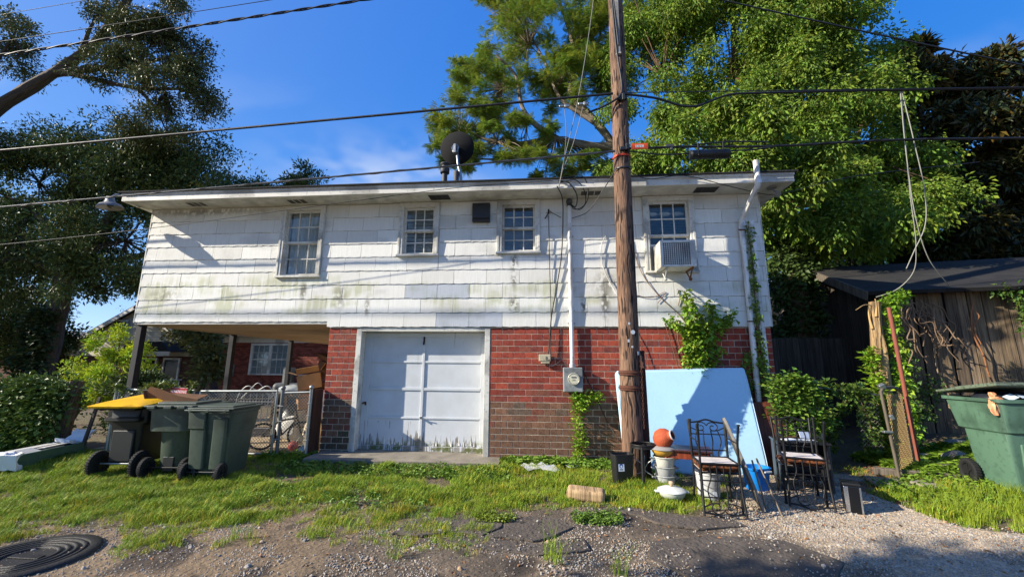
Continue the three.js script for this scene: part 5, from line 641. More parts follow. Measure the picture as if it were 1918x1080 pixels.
{
  const z = 0.34, y0 = 0.16, y1 = 1.19;
  const L = thing('chain_link_fence', 'chain link fence section with white rail behind the black cart', 'fence', [0, 0, 0]);
  obj('post', [pipe([-7.75, 0.05, z], [-7.75, 1.26, z], 0.03), sph(0.042, -7.75, 1.27, z)], mat.galv, L); obj('rail', [pipe([-7.72, y1, z], [-6.24, y1, z]), pipe([-7.7, y0, z], [-7.7, y1, z], 0.015), pipe([-6.26, y0, z], [-6.26, y1, z], 0.018), pipe([-7.7, y0, z], [-6.26, y0, z], 0.015)], mat.galv, L); const ml = obj('mesh', at(link(1.4, y1 - y0), -7.68, y0, z), mat.galv, L); ml.userData.kind = 'stuff';
  const G = thing('chain_link_gate', 'chain link gate beside the green cart with scrolled iron top', 'gate', [0, 0, 0]);
  obj('frame', [pipe([-6.12, y1 - 0.01, z], [-4.70, y1 + 0.01, z]), pipe([-6.12, y0, z], [-6.12, y1, z]), pipe([-4.70, y0, z], [-4.70, y1, z]), pipe([-6.12, y0, z], [-4.70, y0, z])], mat.galv, G); const mg = obj('mesh', at(link(1.38, y1 - y0), -6.10, y0, z), mat.galv, G); mg.userData.kind = 'stuff'; obj('latch', [rb(0.06, 0.03, 0.05, 0.008, -4.63, 0.95, z), rb(0.06, 0.03, 0.05, 0.008, -4.63, 0.4, z), rb(0.1, 0.04, 0.04, 0.01, -6.2, 1.05, z)], mat.galv, G);
  const P = thing('chain_link_fence', 'narrow chain link panel between the gate and the brick pier', 'fence', [0, 0, 0]);
  obj('post', [pipe([-4.60, 0.02, z], [-4.60, 1.24, z], 0.03), sph(0.042, -4.60, 1.25, z)], M('#7f7f7c', 0.5, { metalness: 0.6, map: T.mottle }), P); obj('post', [pipe([-4.085, 0.02, z], [-4.085, 1.26, z], 0.028), sph(0.04, -4.085, 1.27, z)], mat.galv, P); obj('rail', [pipe([-4.6, y1 - 0.02, z], [-4.09, y1, z], 0.018), ...[0.95, 0.7, 0.4].map(y => rb(0.07, 0.02, 0.07, 0.006, -4.585, y, z)), ...[1.0, 0.8, 0.6, 0.4].map(y => rb(0.06, 0.02, 0.06, 0.006, -4.09, y, z))], mat.galv, P); const mp = obj('mesh', at(link(0.5, y1 - y0 - 0.02), -4.59, y0, z), mat.galv, P); mp.userData.kind = 'stuff';
  tag(obj('wing_board', rab(-4.075, -4.052, 0.10, 1.23, 0.0, 0.315, 0.004), wood('#4a2c1e')), 'dark brown board standing out from the brick pier', 'board');
  const cv = document.createElement('canvas'); cv.width = 256; cv.height = 128; const c = cv.getContext('2d'); c.fillStyle = '#b3152c'; c.fillRect(0, 0, 256, 84); c.fillStyle = '#efe6e8'; c.fillRect(0, 84, 256, 44); c.fillStyle = '#f4e9ea'; c.font = 'bold 46px sans-serif'; c.fillText('WARNING', 14, 60); c.fillStyle = '#444'; c.fillRect(20, 98, 210, 6); c.fillRect(20, 112, 180, 6); const ct = new THREE.CanvasTexture(cv); ct.colorSpace = THREE.SRGBColorSpace;
  const S = thing('warning_sign', 'red and white WARNING sign tied to the fence behind the carts', 'sign', [-6.50, 1.145, z + 0.05]); obj('board', rb(0.36, 0.19, 0.006, 0.002, 0, 0, 0, 0, 0, -0.04), mat.white, S); const p = new THREE.PlaneGeometry(0.35, 0.18); move(p, 0, 0, 0.0045, 0, 0, -0.04); p.userData.uvd = 1; obj('print', p, M('#ffffff', 0.5, { map: ct }), S);
}
// ---------- things under the carport ----------
{
  const carton = (label, x, y, z, w, h, d, ry, m = mat.cardboard, tilt = 0) => { const t = thing('cardboard_box', label, 'cardboard box', [x, y, z], ry, 'cartons under the carport'); t.rotation.z = tilt; obj('carton', [bx(w, h, 0.008, 0, h / 2, d / 2), bx(w, h, 0.008, 0, h / 2, -d / 2), bx(0.008, h, d, -w / 2, h / 2, 0), bx(0.008, h, d, w / 2, h / 2, 0), bx(w, 0.008, d, 0, 0.005, 0)], m, t); obj('flap', bx(w * 0.98, 0.006, d * 0.5, 0, h + 0.08, d * 0.66, -0.7), m, t); obj('flap', bx(d * 0.5, 0.006, w * 0.9, w * 0.68, h + 0.1, 0, 0, 0, 0.8), m, t); obj('flap', bx(d * 0.5, 0.006, w * 0.9, -w * 0.68, h + 0.06, 0, 0, 0, -0.5), m, t); };
  const work = thing('work_table', 'low table under the carport loaded with clutter', 'table', [-5.4, 0.13, -2.2], 0.1); obj('top', rb(1.9, 0.04, 0.7, 0.006, 0, 0.86, 0), mat.greyWood, work); for (const [x, z] of [[-0.85, 0.28], [0.85, 0.28], [-0.85, -0.28], [0.85, -0.28]]) obj('leg', rb(0.06, 0.84, 0.06, 0.005, x, 0.42, z), mat.oldWood, work); obj('shelf', rb(1.8, 0.02, 0.6, 0.004, 0, 0.35, 0), mat.oldWood, work);
  const dres = thing('dresser', 'dark low dresser behind the narrow fence panel', 'dresser', [-4.55, 0.13, -0.95], 0); obj('case', rb(0.9, 0.62, 0.5, 0.01, 0, 0.31, 0), mat.oldWood, dres); obj('drawer', [rb(0.82, 0.24, 0.02, 0.006, 0, 0.18, 0.256), rb(0.82, 0.24, 0.02, 0.006, 0, 0.46, 0.256)], mat.greyWood, dres);
  carton('open tan carton on top of the carport pile', -4.60, 1.20, -0.52, 0.40, 0.28, 0.32, 0.45, mat.cardboard, 0.2); carton('brown carton tipped behind the tan carton at the pier', -4.42, 1.42, -0.85, 0.42, 0.28, 0.36, -0.3, mat.cardDark, -0.3); carton('small tan carton halfway down the carport pile', -4.62, 0.84, -0.42, 0.26, 0.18, 0.24, 0.7, mat.cardboard, 0.1); carton('large carton on the white shelf behind the pile', -4.75, 1.72, -3.0, 0.6, 0.4, 0.4, 0.1); carton('carton high on the white shelf by the wall', -4.7, 2.06, -3.3, 0.5, 0.3, 0.4, -0.1, mat.cardboard); carton('brown carton supporting the tan carton', -4.5, 0.70, -0.85, 0.5, 0.46, 0.4, 0.1, mat.cardDark);
  const shelf = thing('shelf_unit', 'white metal shelf unit at the back of the carport', 'shelf', [-4.75, 0.13, -3.1], 0); for (const [x, z] of [[-0.55, 0.25], [0.55, 0.25], [-0.55, -0.25], [0.55, -0.25]]) obj('upright', rb(0.04, 2.1, 0.04, 0.004, x, 1.05, z), mat.white, shelf); for (const y of [0.3, 0.95, 1.57, 1.92]) obj('shelf_board', rb(1.12, 0.03, 0.52, 0.004, 0, y, 0), mat.white, shelf);
  const sack = (name, label, cat, x, y, z, sx, sy, sz, m, s) => { const g = new THREE.SphereGeometry(1, 26, 18); const p = g.attributes.position; for (let i = 0; i < p.count; i++) { const k = 1 + 0.5 * (fbm(p.getX(i) * 2.6 + 5, p.getY(i) * 2.6 + p.getZ(i) * 2.2 + 5, s, 4) - 0.5); p.setXYZ(i, p.getX(i) * k * sx, Math.max(p.getY(i) * k, -0.75) * sy, p.getZ(i) * k * sz); } g.computeVertexNormals(); return tag(obj(name, move(g, x, y, z), m), label, cat); };
  sack('paper_sack', 'cream paper sack behind the narrow fence panel', 'sack', -4.33, 0.36, -0.25, 0.19, 0.32, 0.15, M('#c9b596', 0.9, { map: T.mottle }), 900);
  sack('plastic_bag', 'white printed plastic bag high on the pile behind the fence', 'plastic bag', -4.35, 1.02, -0.6, 0.17, 0.16, 0.14, M('#cfc7cc', 0.5), 903); sack('plastic_bag', 'clear silvery plastic bag below the printed bag on the pile', 'plastic bag', -4.28, 0.76, -0.55, 0.16, 0.16, 0.14, M('#aaaeb6', 0.3), 907);
  sack('cloth_tarp', 'crumpled white cloth on the carport floor behind the gate', 'tarp', -5.35, 0.32, -1.35, 0.40, 0.26, 0.25, mat.cloth, 911); sack('plastic_bag', 'pale plastic wrap lying on the carport table', 'plastic bag', -5.9, 1.09, -2.0, 0.35, 0.1, 0.2, M('#9fa6ad', 0.35), 915); sack('dark_bag', 'dark rubbish bag under the carport table', 'rubbish bag', -5.6, 0.45, -1.7, 0.4, 0.36, 0.35, M('#1c1d20', 0.4), 917); sack('dark_bag', 'brown bag slumped on the dresser behind the fence', 'bag', -4.45, 0.62, -0.75, 0.28, 0.22, 0.2, M('#5a4436', 0.9), 919);
  tag(obj('toy_ball', sph(0.085, -4.60, 0.215, -0.12, 18), M('#c75a52', 0.6, { map: T.mottle })), 'small red ball on the carport floor', 'ball'); tag(obj('plastic_bowl', lathe([[0, 0], [0.06, 0], [0.1, 0.08], [0.09, 0.08], [0.05, 0.01], [0, 0.01]], 24, -4.30, 0.135, -0.02, 0.5), M('#1f8fc4', 0.4)), 'bright blue plastic bowl at the foot of the paper sack', 'bowl');
  const bk = thing('bicycle', 'small black bicycle leaning behind the gate post', 'bicycle', [-4.92, 0.13, -0.25], 0.5); for (const x of [-0.32, 0.32]) { const w = obj('wheel', tor(0.22, 0.02, x, 0.24, 0), mat.rubber, bk); const sp = []; for (let k = 0; k < 12; k++) { const a = k * TAU / 12; sp.push(rod([x, 0.24, 0], [x + 0.2 * Math.cos(a), 0.24 + 0.2 * Math.sin(a), 0], 0.002, 4)); } obj('spoke', sp, mat.galv, w); } obj('frame', [rod([-0.32, 0.24, 0], [-0.08, 0.5, 0], 0.014), rod([-0.08, 0.5, 0], [0.22, 0.54, 0], 0.016), rod([0.32, 0.24, 0], [0.2, 0.66, 0], 0.015), rod([-0.32, 0.24, 0], [0.0, 0.25, 0], 0.012), rod([0.0, 0.25, 0], [-0.1, 0.62, 0], 0.015), rod([0.0, 0.25, 0], [0.21, 0.5, 0], 0.016)], mat.iron, bk); obj('saddle', rb(0.2, 0.05, 0.11, 0.024, -0.11, 0.65, 0), mat.black, bk); obj('handlebar', tube([[0.15, 0.78, -0.26], [0.2, 0.8, -0.12], [0.2, 0.67, 0], [0.2, 0.8, 0.12], [0.15, 0.78, 0.26]], 0.011), mat.iron, bk);
  const sc = thing('iron_headboard', 'grey scrolled iron headboard standing behind the gate', 'headboard', [-5.75, 0.13, -0.6], 0.1); obj('hoop', [tube([[-0.35, 0, 0], [-0.36, 0.9, 0], [-0.2, 1.10, 0], [-0.02, 1.02, 0], [0.02, 1.02, 0], [0.2, 1.10, 0], [0.36, 0.9, 0], [0.35, 0, 0]], 0.014, 8, 70), tube([[-0.3, 0.86, 0], [-0.15, 1.02, 0], [0, 1.16, 0], [0.15, 1.02, 0], [0.3, 0.86, 0]], 0.010, 6, 40)], M('#8a8a88', 0.5, { metalness: 0.5 }), sc); obj('bar', [-0.24, -0.12, 0, 0.12, 0.24].map(x => rod([x, 0.3, 0], [x, 0.95, 0], 0.007)), M('#8a8a88', 0.5, { metalness: 0.5 }), sc); obj('cross_rail', [rod([-0.35, 0.3, 0], [0.35, 0.3, 0], 0.01), rod([-0.35, 0.8, 0], [0.35, 0.8, 0], 0.01)], M('#8a8a88', 0.5, { metalness: 0.5 }), sc);
  const bo = thing('air_compressor', 'grey machine with a tank standing below the brick house window', 'machine', [-9.4, 0.1, -7.6], 0.3); obj('tank', [rb(1.3, 0.6, 0.6, 0.15, 0, 0.6, 0), cyl(0.2, 0.2, 0.7, -0.2, 1.1, 0), rb(0.5, 0.3, 0.4, 0.05, 0.4, 1.05, 0)], M('#5c6064', 0.6, { map: T.grime }), bo); obj('leg', [rb(0.1, 0.35, 0.5, 0.02, -0.45, 0.17, 0), rb(0.1, 0.35, 0.5, 0.02, 0.45, 0.17, 0)], mat.iron, bo);
}
// ---------- houses behind ----------
const wallBrick = (c) => M(c, 0.95, { map: tex(512, 512, [1.25, 1.28], (u, v) => { const r = Math.floor(v * 16), o = r % 2 ? 0.5 : 0, bx_ = u * 6 + o, f = bx_ % 1, q = (v * 16) % 1, j = f < 0.045 || q < 0.09, n = hash(Math.floor(bx_) % 6, r, 5); const k = 0.75 + 0.45 * n; return j ? rgb(168, 148, 130) : [k * 0.92, k * 0.9, k * 0.88]; }) });
{
  const h = thing('neighbour_house', 'red brick house with a white double window beyond the carport', 'house', [0, 0, 0]);
  obj('wall', [ab(-16.2, -8.8, 0, 2.72, -16, -12.25), ab(-8.8, -4.2, 0, 2.72, -16, -14)], wallBrick('#8b4a3c'), h); obj('frieze', ab(-16.25, -8.75, 2.72, 3.0, -16.05, -12.22), mat.whiteTrim, h); obj('eave', ab(-16.8, -8.2, 3.0, 3.08, -16.5, -11.7), mat.white, h);
  const rf = ext([[-4.2, 0], [4.2, 0], [0, 2.0]], 5.0); rf.translate(-12.5, 3.09, -16.6); obj('roof', rf, mat.roofing, h); obj('foundation', ab(-16.22, -8.78, 0, 0.3, -12.3, -12.24), mat.concrete, h);
  const w = obj('window', [ab(-14.68, -14.56, 1.15, 2.68, -12.249, -12.16), ab(-12.75, -12.63, 1.15, 2.68, -12.249, -12.16), ab(-14.56, -12.75, 2.57, 2.68, -12.249, -12.16), ab(-14.56, -12.75, 1.15, 1.23, -12.249, -12.13), ab(-13.72, -13.58, 1.23, 2.57, -12.249, -12.17)], mat.white, h); for (const [a, b] of [[-14.55, -13.73], [-13.57, -12.76]]) { obj('sash', [ab(a, b, 1.87, 1.93, -12.248, -12.19), ...[1, 2].map(k => ab(lerp(a, b, k / 3) - 0.012, lerp(a, b, k / 3) + 0.012, 1.24, 2.56, -12.247, -12.2)), ab(a, b, 1.53, 1.555, -12.247, -12.2), ab(a, b, 2.22, 2.245, -12.247, -12.2)], mat.whiteTrim, w); obj('curtain', ab(a, b, 1.24, 2.56, -12.2485, -12.24), M('#8e9698', 0.8), w); obj('pane', ab(a, b, 1.235, 2.565, -12.222, -12.218), glass, w); }
  obj('meter_box', rb(0.3, 0.55, 0.12, 0.02, -15.6, 1.35, -12.18), mat.greyPaint, h); obj('drain_pipe', cyl(0.05, 0.05, 2.6, -9.2, 1.4, -12.15), mat.pvc, h);
}
{
  const h = thing('neighbour_house', 'cream gabled house with a dark porch roof behind the yellow green shrub', 'house', [0, 0, 0]);
  const clap = M('#e2dcc9', 0.8, { map: tex(64, 512, [1, 2], (u, v) => { const q = (v * 13) % 1; return q < 0.07 ? rgb(150, 146, 134) : rgb(236, 234, 226); }) });
  obj('wall', [ext([[-30.4, 2.1], [-20.2, 2.1], [-25.3, 4.95]], 6).translate(0, 0, -22.1)], clap, h); obj('lower_wall', [ab(-30.2, -20.4, 0, 2.1, -22, -16.15)], wallBrick('#6b4c40'), h);
  obj('roof', [move(bx(6.4, 0.14, 6.6, 0, 0, 0), -22.6, 3.66, -19.2, 0, 0, -0.515), move(bx(6.4, 0.14, 6.6, 0, 0, 0), -28.0, 3.66, -19.2, 0, 0, 0.515)], M('#6d655c', 0.9, { map: T.mottle }), h); obj('rake_board', [move(bx(6.4, 0.2, 0.08, 0, 0, 0), -22.6, 3.52, -15.86, 0, 0, -0.515), move(bx(6.4, 0.2, 0.08, 0, 0, 0), -28.0, 3.52, -15.86, 0, 0, 0.515)], mat.white, h);
  const w = obj('window', [ab(-26.9, -26.8, 2.85, 4.3, -16.1, -16.0), ab(-25.9, -25.8, 2.85, 4.3, -16.1, -16.0), ab(-26.8, -25.9, 4.2, 4.3, -16.1, -16.0), ab(-26.8, -25.9, 2.85, 2.95, -16.1, -15.98), ab(-26.8, -25.9, 3.55, 3.62, -16.1, -16.02)], mat.white, h); obj('pane', ab(-26.8, -25.9, 2.95, 4.2, -16.099, -16.06), M('#15181c', 0.12), w);
  const pr = ext([[-1.6, 0], [1.6, 0], [1.0, 0.55], [-0.9, 0.55]], 1.4, 0); pr.translate(-23.1, 2.35, -16.1); obj('porch_roof', pr, mat.roofing, h); obj('porch_trim', [ab(-24.75, -21.45, 2.16, 2.34, -14.75, -14.68), ...Array.from({ length: 22 }, (_, k) => cyl(0.075, 0.075, 0.03, -24.68 + k * 0.15, 2.15, -14.715, Math.PI / 2, 0, 0, 10))], mat.whiteTrim, h); 
  for (const [a, b, dd] of [[-24.6, -23.5, 0.9], [-23.1, -22.0, 0.5]]) { const pw = obj('porch_window', [ab(a, a + 0.1, dd, 2.0, -16.14, -16.04), ab(b - 0.1, b, dd, 2.0, -16.14, -16.04), ab(a + 0.1, b - 0.1, 1.9, 2.0, -16.14, -16.04), ab(a + 0.1, b - 0.1, dd, dd + 0.1, -16.14, -16.03)], mat.white, h); obj('pane', ab(a + 0.1, b - 0.1, dd + 0.1, 1.9, -16.13, -16.1), M('#14161a', 0.12), pw); }
  obj('railing', [...Array.from({ length: 16 }, (_, k) => rb(0.03, 0.5, 0.03, 0.004, -22.6 + k * 0.12, 0.5, -14.9)), rb(2.1, 0.05, 0.06, 0.01, -21.7, 0.78, -14.9)], mat.white, h);
  const k = thing('neighbour_house', 'dark brick house with white eave at the far left edge', 'house', [0, 0, 0]); obj('wall', ab(-40, -29.8, 0, 2.6, -20, -15), wallBrick('#6e4a3a'), k); obj('eave', ab(-40, -29.3, 2.6, 2.85, -20.5, -14.4), M('#b9cfc9', 0.7), k); const r2 = ext([[-6, 0], [5.5, 0], [3, 0.9], [-6, 0.9]], 6); r2.translate(-34.8, 2.86, -20.4); obj('roof', r2, M('#b3a996', 0.9), k);
}
// ---------- shed, board fence and gate on the right ----------
const boardMs = ['#7a6a55', '#6c5c49', '#857460', '#5f5243', '#76654f'].map(c => M(c, 0.95, { map: T.vwood, bumpMap: T.vgrain, bumpScale: 0.006 })); const boardDark = ['#4d443b', '#544a40', '#453d35'].map(c => M(c, 0.95, { map: T.vwood, bumpMap: T.vgrain, bumpScale: 0.006 }));
const shedG = new THREE.Group();
{
  const t = thing('shed', 'old board shed with dark shingled gable roof at the right', 'shed', [6.38, 0.32, -1.2], R(-12)); const rn = rng(91);
  const W = 6.2, Dp = 5.0, eh = 2.80, rh = 0.98;
  obj('frame', [ab(0.04, W, 0, eh, -0.12, -0.05), ab(0.04, 0.1, 0, eh, -Dp, -0.121), ab(W - 0.06, W, 0, eh, -Dp, -0.121), ab(0.1, W - 0.06, 0, eh, -Dp, -Dp + 0.06), ext([[0, eh], [Dp, eh], [Dp / 2, eh + rh]], 0.06).rotateY(Math.PI / 2).translate(0.04, 0, 0)], mat.dark, t);
  for (let x = 0.0, k = 0; x < W - 0.1; k++) { const w = 0.17 + 0.05 * rn(), tp = eh - 0.02 - 0.05 * rn(), g = rab(-w / 2 + 0.004, w / 2 - 0.004, 0.02 + 0.05 * rn(), tp, -0.011, 0.011, 0.004); boxUV(g, rn() * 3, rn() * 3); g.userData.uvd = 1; const o = obj('board', plain(g), boardMs[Math.floor(rn() * 5)], t); boxUV(o.geometry, rn() * 3, rn() * 5); o.position.set(x + w / 2, 0, k % 2 ? -0.005 : -0.022); o.rotation.set((rn() - 0.5) * 0.012, (rn() - 0.5) * 0.05, (rn() - 0.5) * 0.012); x += w; }
  for (let z = 0.06, k = 0; z < Dp; k++) { const w = 0.24, c = z + w / 2, tp = eh + rh * (1 - Math.abs(c - Dp / 2) / (Dp / 2)) - 0.06; const o = obj('gable_board', rab(-0.011, 0.011, 0, tp, -w / 2 + 0.004, w / 2 - 0.004, 0.004), boardDark[k % 3], t); boxUV(o.geometry, rn() * 3, rn() * 5); o.position.set(k % 2 ? 0.022 : 0.03, 0, -c); z += w; }
  const sl = Math.hypot(Dp / 2 + 0.28, rh), an = Math.atan2(rh, Dp / 2); const shT = tex(512, 512, [1.6, 1.4], (u, v) => { const r = Math.floor(v * 10), q = (v * 10) % 1, f = (u * 6 + (r % 2) * 0.5) % 1, n = hash(Math.floor(u * 6 + (r % 2) * 0.5) % 6, r, 8); const k = (q < 0.08 || f < 0.03 ? 0.5 : 1) * (0.7 + 0.5 * n); return [k * 0.9, k * 0.88, k * 0.85]; }); const sm = M('#262422', 0.95, { map: shT, bumpMap: T.fine, bumpScale: 0.004 });
  const rf = obj('roof', [move(bx(W + 0.5, 0.07, sl, 0, 0, 0), W / 2, eh + rh / 2 + 0.0, -Dp / 4 + 0.14, an), move(bx(W + 0.5, 0.07, sl, 0, 0, 0), W / 2, eh + rh / 2, -Dp * 3 / 4 - 0.14, -an)], sm, t); obj('rake_board', [move(bx(0.03, 0.17, sl, 0, 0, 0), -0.27, eh + rh / 2 - 0.05, -Dp / 4 + 0.14, an), move(bx(0.03, 0.17, sl, 0, 0, 0), -0.27, eh + rh / 2 - 0.05, -Dp * 3 / 4 - 0.14, -an)], mat.greyWood, rf);
}
{
  const t = thing('board_fence', 'dark vertical board fence between the house and the shed', 'fence', [0, 0, 0]); const rn = rng(95); obj('rail', [ab(4.4, 6.7, 0.6, 0.68, -2.60, -2.55), ab(4.4, 6.7, 1.8, 1.88, -2.60, -2.55)], mat.greyWood, t);
  for (let x = 4.4, k = 0; x < 6.7; k++) { const w = 0.15; const o = obj('board', rab(-w / 2 + 0.005, w / 2 - 0.005, 0.05, 2.30 + 0.04 * rn(), -0.01, 0.01, 0.003), boardDark[k % 3], t); boxUV(o.geometry, rn() * 3, rn() * 5); o.position.set(x + w / 2, 0, -2.53 + (rn() - 0.5) * 0.01); x += w; }
  const n = thing('neighbour_shed', 'small dark gabled outbuilding with a window unit behind the board fence', 'outbuilding', [0, 0, 0]); obj('wall', ab(7.2, 11, 0, 2.9, -12, -7.4), M('#3a3632', 0.9, { map: T.vwood }), n); const g = ext([[-1.0, 0], [3.2, 0], [1.1, 1.8]], 5.2); g.translate(7.3, 2.86, -12.5); obj('roof', g, mat.roofing, n); 
  const u = thing('window_unit', 'small white air conditioner on pale boards behind the board fence', 'air conditioner', [7.62, 2.42, -6.1]); obj('casing', [rb(0.34, 0.42, 0.3, 0.02, 0, 0.21, 0), rb(0.3, 0.36, 0.02, 0.01, -0.28, 0.18, 0, 0, 0.3), rb(0.3, 0.36, 0.02, 0.01, 0.3, 0.18, 0, 0, -0.2)], M('#b9c6c8', 0.6), u); obj('grille', rb(0.2, 0.28, 0.02, 0.005, 0, 0.21, 0.155), mat.dark, u);
}
{
  const t = thing('chain_link_fence', 'vine covered chain link fence between house corner and leaning gate', 'fence', [0, 0, 0]); obj('post', [pipe([4.16, 0.1, 0.3], [4.16, 1.42, 0.3], 0.032), sph(0.045, 4.16, 1.43, 0.3)], mat.galv, t); obj('rail', [pipe([3.45, 1.36, 0.3], [4.16, 1.36, 0.3], 0.02), pipe([4.16, 1.36, 0.3], [5.05, 1.26, 0.32], 0.021)], mat.galv, t); const m1 = obj('mesh', at(link(0.7, 1.15), 3.46, 0.18, 0.3), mat.galv, t); m1.userData.kind = 'stuff'; const m2 = obj('mesh', at(link(0.3, 0.72), 4.72, 0.5, 0.33), M('#8d8a7c', 0.6, { metalness: 0.4 }), t); m2.userData.kind = 'stuff';
  const G = thing('chain_link_gate', 'narrow rusty chain link gate standing open toward the gravel', 'gate', [4.98, 0.0, 0.40], 0); const gp = M('#6b6152', 0.7, { metalness: 0.3, map: T.mottle }); obj('frame', [pipe([-0.17, 0.16, 0.42], [-0.20, 1.34, 0.36], 0.021), pipe([0.30, 0.22, 0.10], [0.25, 1.30, 0.10], 0.018), pipe([-0.17, 0.18, 0.42], [0.30, 0.24, 0.10], 0.018), tube([[-0.20, 1.30, 0.36], [-0.15, 1.37, 0.33], [0.2, 1.36, 0.14], [0.25, 1.30, 0.10]], 0.021, 10)], gp, G); const ms = link(0.54, 1.05, 0.05, 0.003).map(g => move(g, -0.17, 0.24, 0.41, 0, 0.60, 0)); const mm = obj('mesh', ms, M('#9c7f52', 0.8), G); mm.userData.kind = 'stuff'; obj('latch', [rb(0.12, 0.03, 0.05, 0.008, -0.22, 0.78, 0.40), rb(0.08, 0.08, 0.06, 0.012, -0.15, 1.40, 0.32, 0.3, 0, 0.5), rb(0.05, 0.07, 0.05, 0.01, -0.14, 0.98, 0.40, 0, 0, 0.4)], mat.galv, G);
  const P = thing('post_stump', 'weathered split wooden post wrapped in ivy beside the shed', 'post', [5.36, 0, 0.02]); const g = taper([[0.02, 0.1, 0.02], [0.0, 1.0, 0], [0.03, 2.0, 0], [0.08, 2.75, -0.02]], 0.11, 0.07, 14, 30, 0.9, 93); obj('post', g, M('#a58a64', 0.95, { map: T.vwood, bumpMap: T.bark, bumpScale: 0.03 }), P); obj('splinter', [taper([[-0.06, 2.3, 0.04], [-0.08, 2.5, 0.04], [-0.06, 2.66, 0.02]], 0.024, 0.006), taper([[0.02, 2.5, 0.05], [0.05, 2.68, 0.05], [0.06, 2.80, 0.03]], 0.022, 0.005), taper([[0.1, 2.65, 0], [-0.1, 2.70, 0.04], [-0.32, 2.60, 0.1]], 0.012, 0.004)], M('#b0915f', 0.95), P);
  tag(obj('rusty_pipe', rod([5.33, 2.60, 0.42], [5.40, 0.22, 0.42], 0.028, 14), M('#8b4a38', 0.75, { map: T.mottle })), 'leaning rusty red iron pipe next to the ivied post', 'pipe');
  tag(obj('edging_timber', move(rb(0.9, 0.10, 0.12, 0.02, 0, 0, 0), 5.05, 0.22, 0.78, 0, -0.5, 0.02), mat.greyWood), 'long weathered edging timber below the rusty pipe', 'timber'); tag(obj('edging_timber', move(rb(0.6, 0.09, 0.12, 0.02, 0, 0, 0), 5.78, 0.30, 0.55, 0, 0.3, 0.02), mat.greyWood), 'short edging timber behind the wheel of the sage green cart', 'timber');
  const rk = (x, z, s, sd) => { const g = new THREE.IcosahedronGeometry(s, 3); const p = g.attributes.position; for (let i = 0; i < p.count; i++) { const k = 1 + 0.6 * (fbm(p.getX(i) * 6 + 7, p.getY(i) * 6 + p.getZ(i) * 5 + 7, sd, 3) - 0.5); p.setXYZ(i, p.getX(i) * k * 1.3, p.getY(i) * k * 0.7, p.getZ(i) * k); } g.computeVertexNormals(); tag(obj('stone', move(g, x, gnd(x, z) + s * 0.3, z), M('#8c867b', 0.95, { map: T.mottle })), sd === 931 ? 'grey stone among ferns nearest the sage green cart' : sd === 932 ? 'smaller grey stone among ferns under the vines' : 'flat grey stone by the shed foot', 'stone'); }; rk(6.05, 0.25, 0.14, 931); rk(5.75, 0.1, 0.11, 932); rk(6.5, -0.2, 0.13, 933);
  const fl = (x, z, w, d, r, l) => tag(obj('paving_stone', move(rb(w, 0.05, d, 0.02, 0, 0, 0), x, gnd(x, z) + 0.012, z, 0, r, 0), mat.concrete), l, 'paving stone', 'stepping stones toward the gate'); fl(4.15, 0.65, 0.55, 0.35, 0.2, 'grey stepping stone before the open gate, nearest the end table'); fl(4.6, 0.95, 0.5, 0.4, -0.3, 'grey stepping stone under the open gate'); fl(5.0, 1.15, 0.55, 0.3, 0.4, 'grey stepping stone nearest the sage green cart');
  // tangle of dead vines on the shed boards and one orange stem
  const rn = rng(97), tw = []; for (let k = 0; k < 26; k++) { let x = 6.35 + rn() * 0.75, y = 2.95 - rn() * 0.2, z = -0.95 + rn() * 0.25; const pts = [[x, y, z]]; for (let i = 0; i < 6; i++) { x += (rn() - 0.42) * 0.3; y -= rn() * 0.3 - 0.02; z += (rn() - 0.5) * 0.15; pts.push([x, y, clamp(z, -1.08, -0.55)]); } tw.push(tube(pts, 0.006 + rn() * 0.006, 5, 26)); } tag(obj('dead_vine', tw, M('#7d6650', 0.95)), 'tangle of dead brown vines hanging from the shed eave', 'vine');
  tag(obj('dead_vine', [tube([[7.75, 2.9, -0.83], [7.65, 2.7, -0.80], [7.62, 2.3, -0.82], [7.70, 1.9, -0.80], [7.74, 1.6, -0.82], [7.84, 1.2, -0.8], [7.92, 0.9, -0.8]], 0.013, 7, 50), tube([[7.66, 2.75, -0.8], [7.72, 2.6, -0.76], [7.63, 2.4, -0.8], [7.68, 2.1, -0.78]], 0.008, 6, 30)], M('#8c5c3a', 0.9)), 'single orange brown vine stem climbing the shed boards', 'vine'); tag(obj('dead_vine', [tube([[7.0, 2.1, -0.9], [6.95, 1.6, -0.85], [7.05, 1.3, -0.85], [6.9, 1.0, -0.7]], 0.012, 6, 30), tube([[6.9, 1.0, -0.7], [7.1, 0.85, -0.5], [7.3, 0.75, -0.4]], 0.010, 6, 20)], M('#8d7558', 0.95)), 'bare twisted vine above the ferns by the shed', 'vine');
  tag(obj('leaning_post', [taper([[-8.65, 0.0, 0.35], [-8.66, 0.7, 0.33], [-8.62, 1.33, 0.30]], 0.12, 0.10, 12, 20, 0.5, 98)], mat.oldWood), 'thick brown wooden post where the hedge meets the carts', 'post');
  tag(obj('leaning_plank', move(rb(0.06, 1.0, 0.035, 0.008), -8.06, 0.56, 0.42, -0.1, 0, -0.08), boardDark[0]), 'grey plank leaning between the post and black cart', 'plank');
}

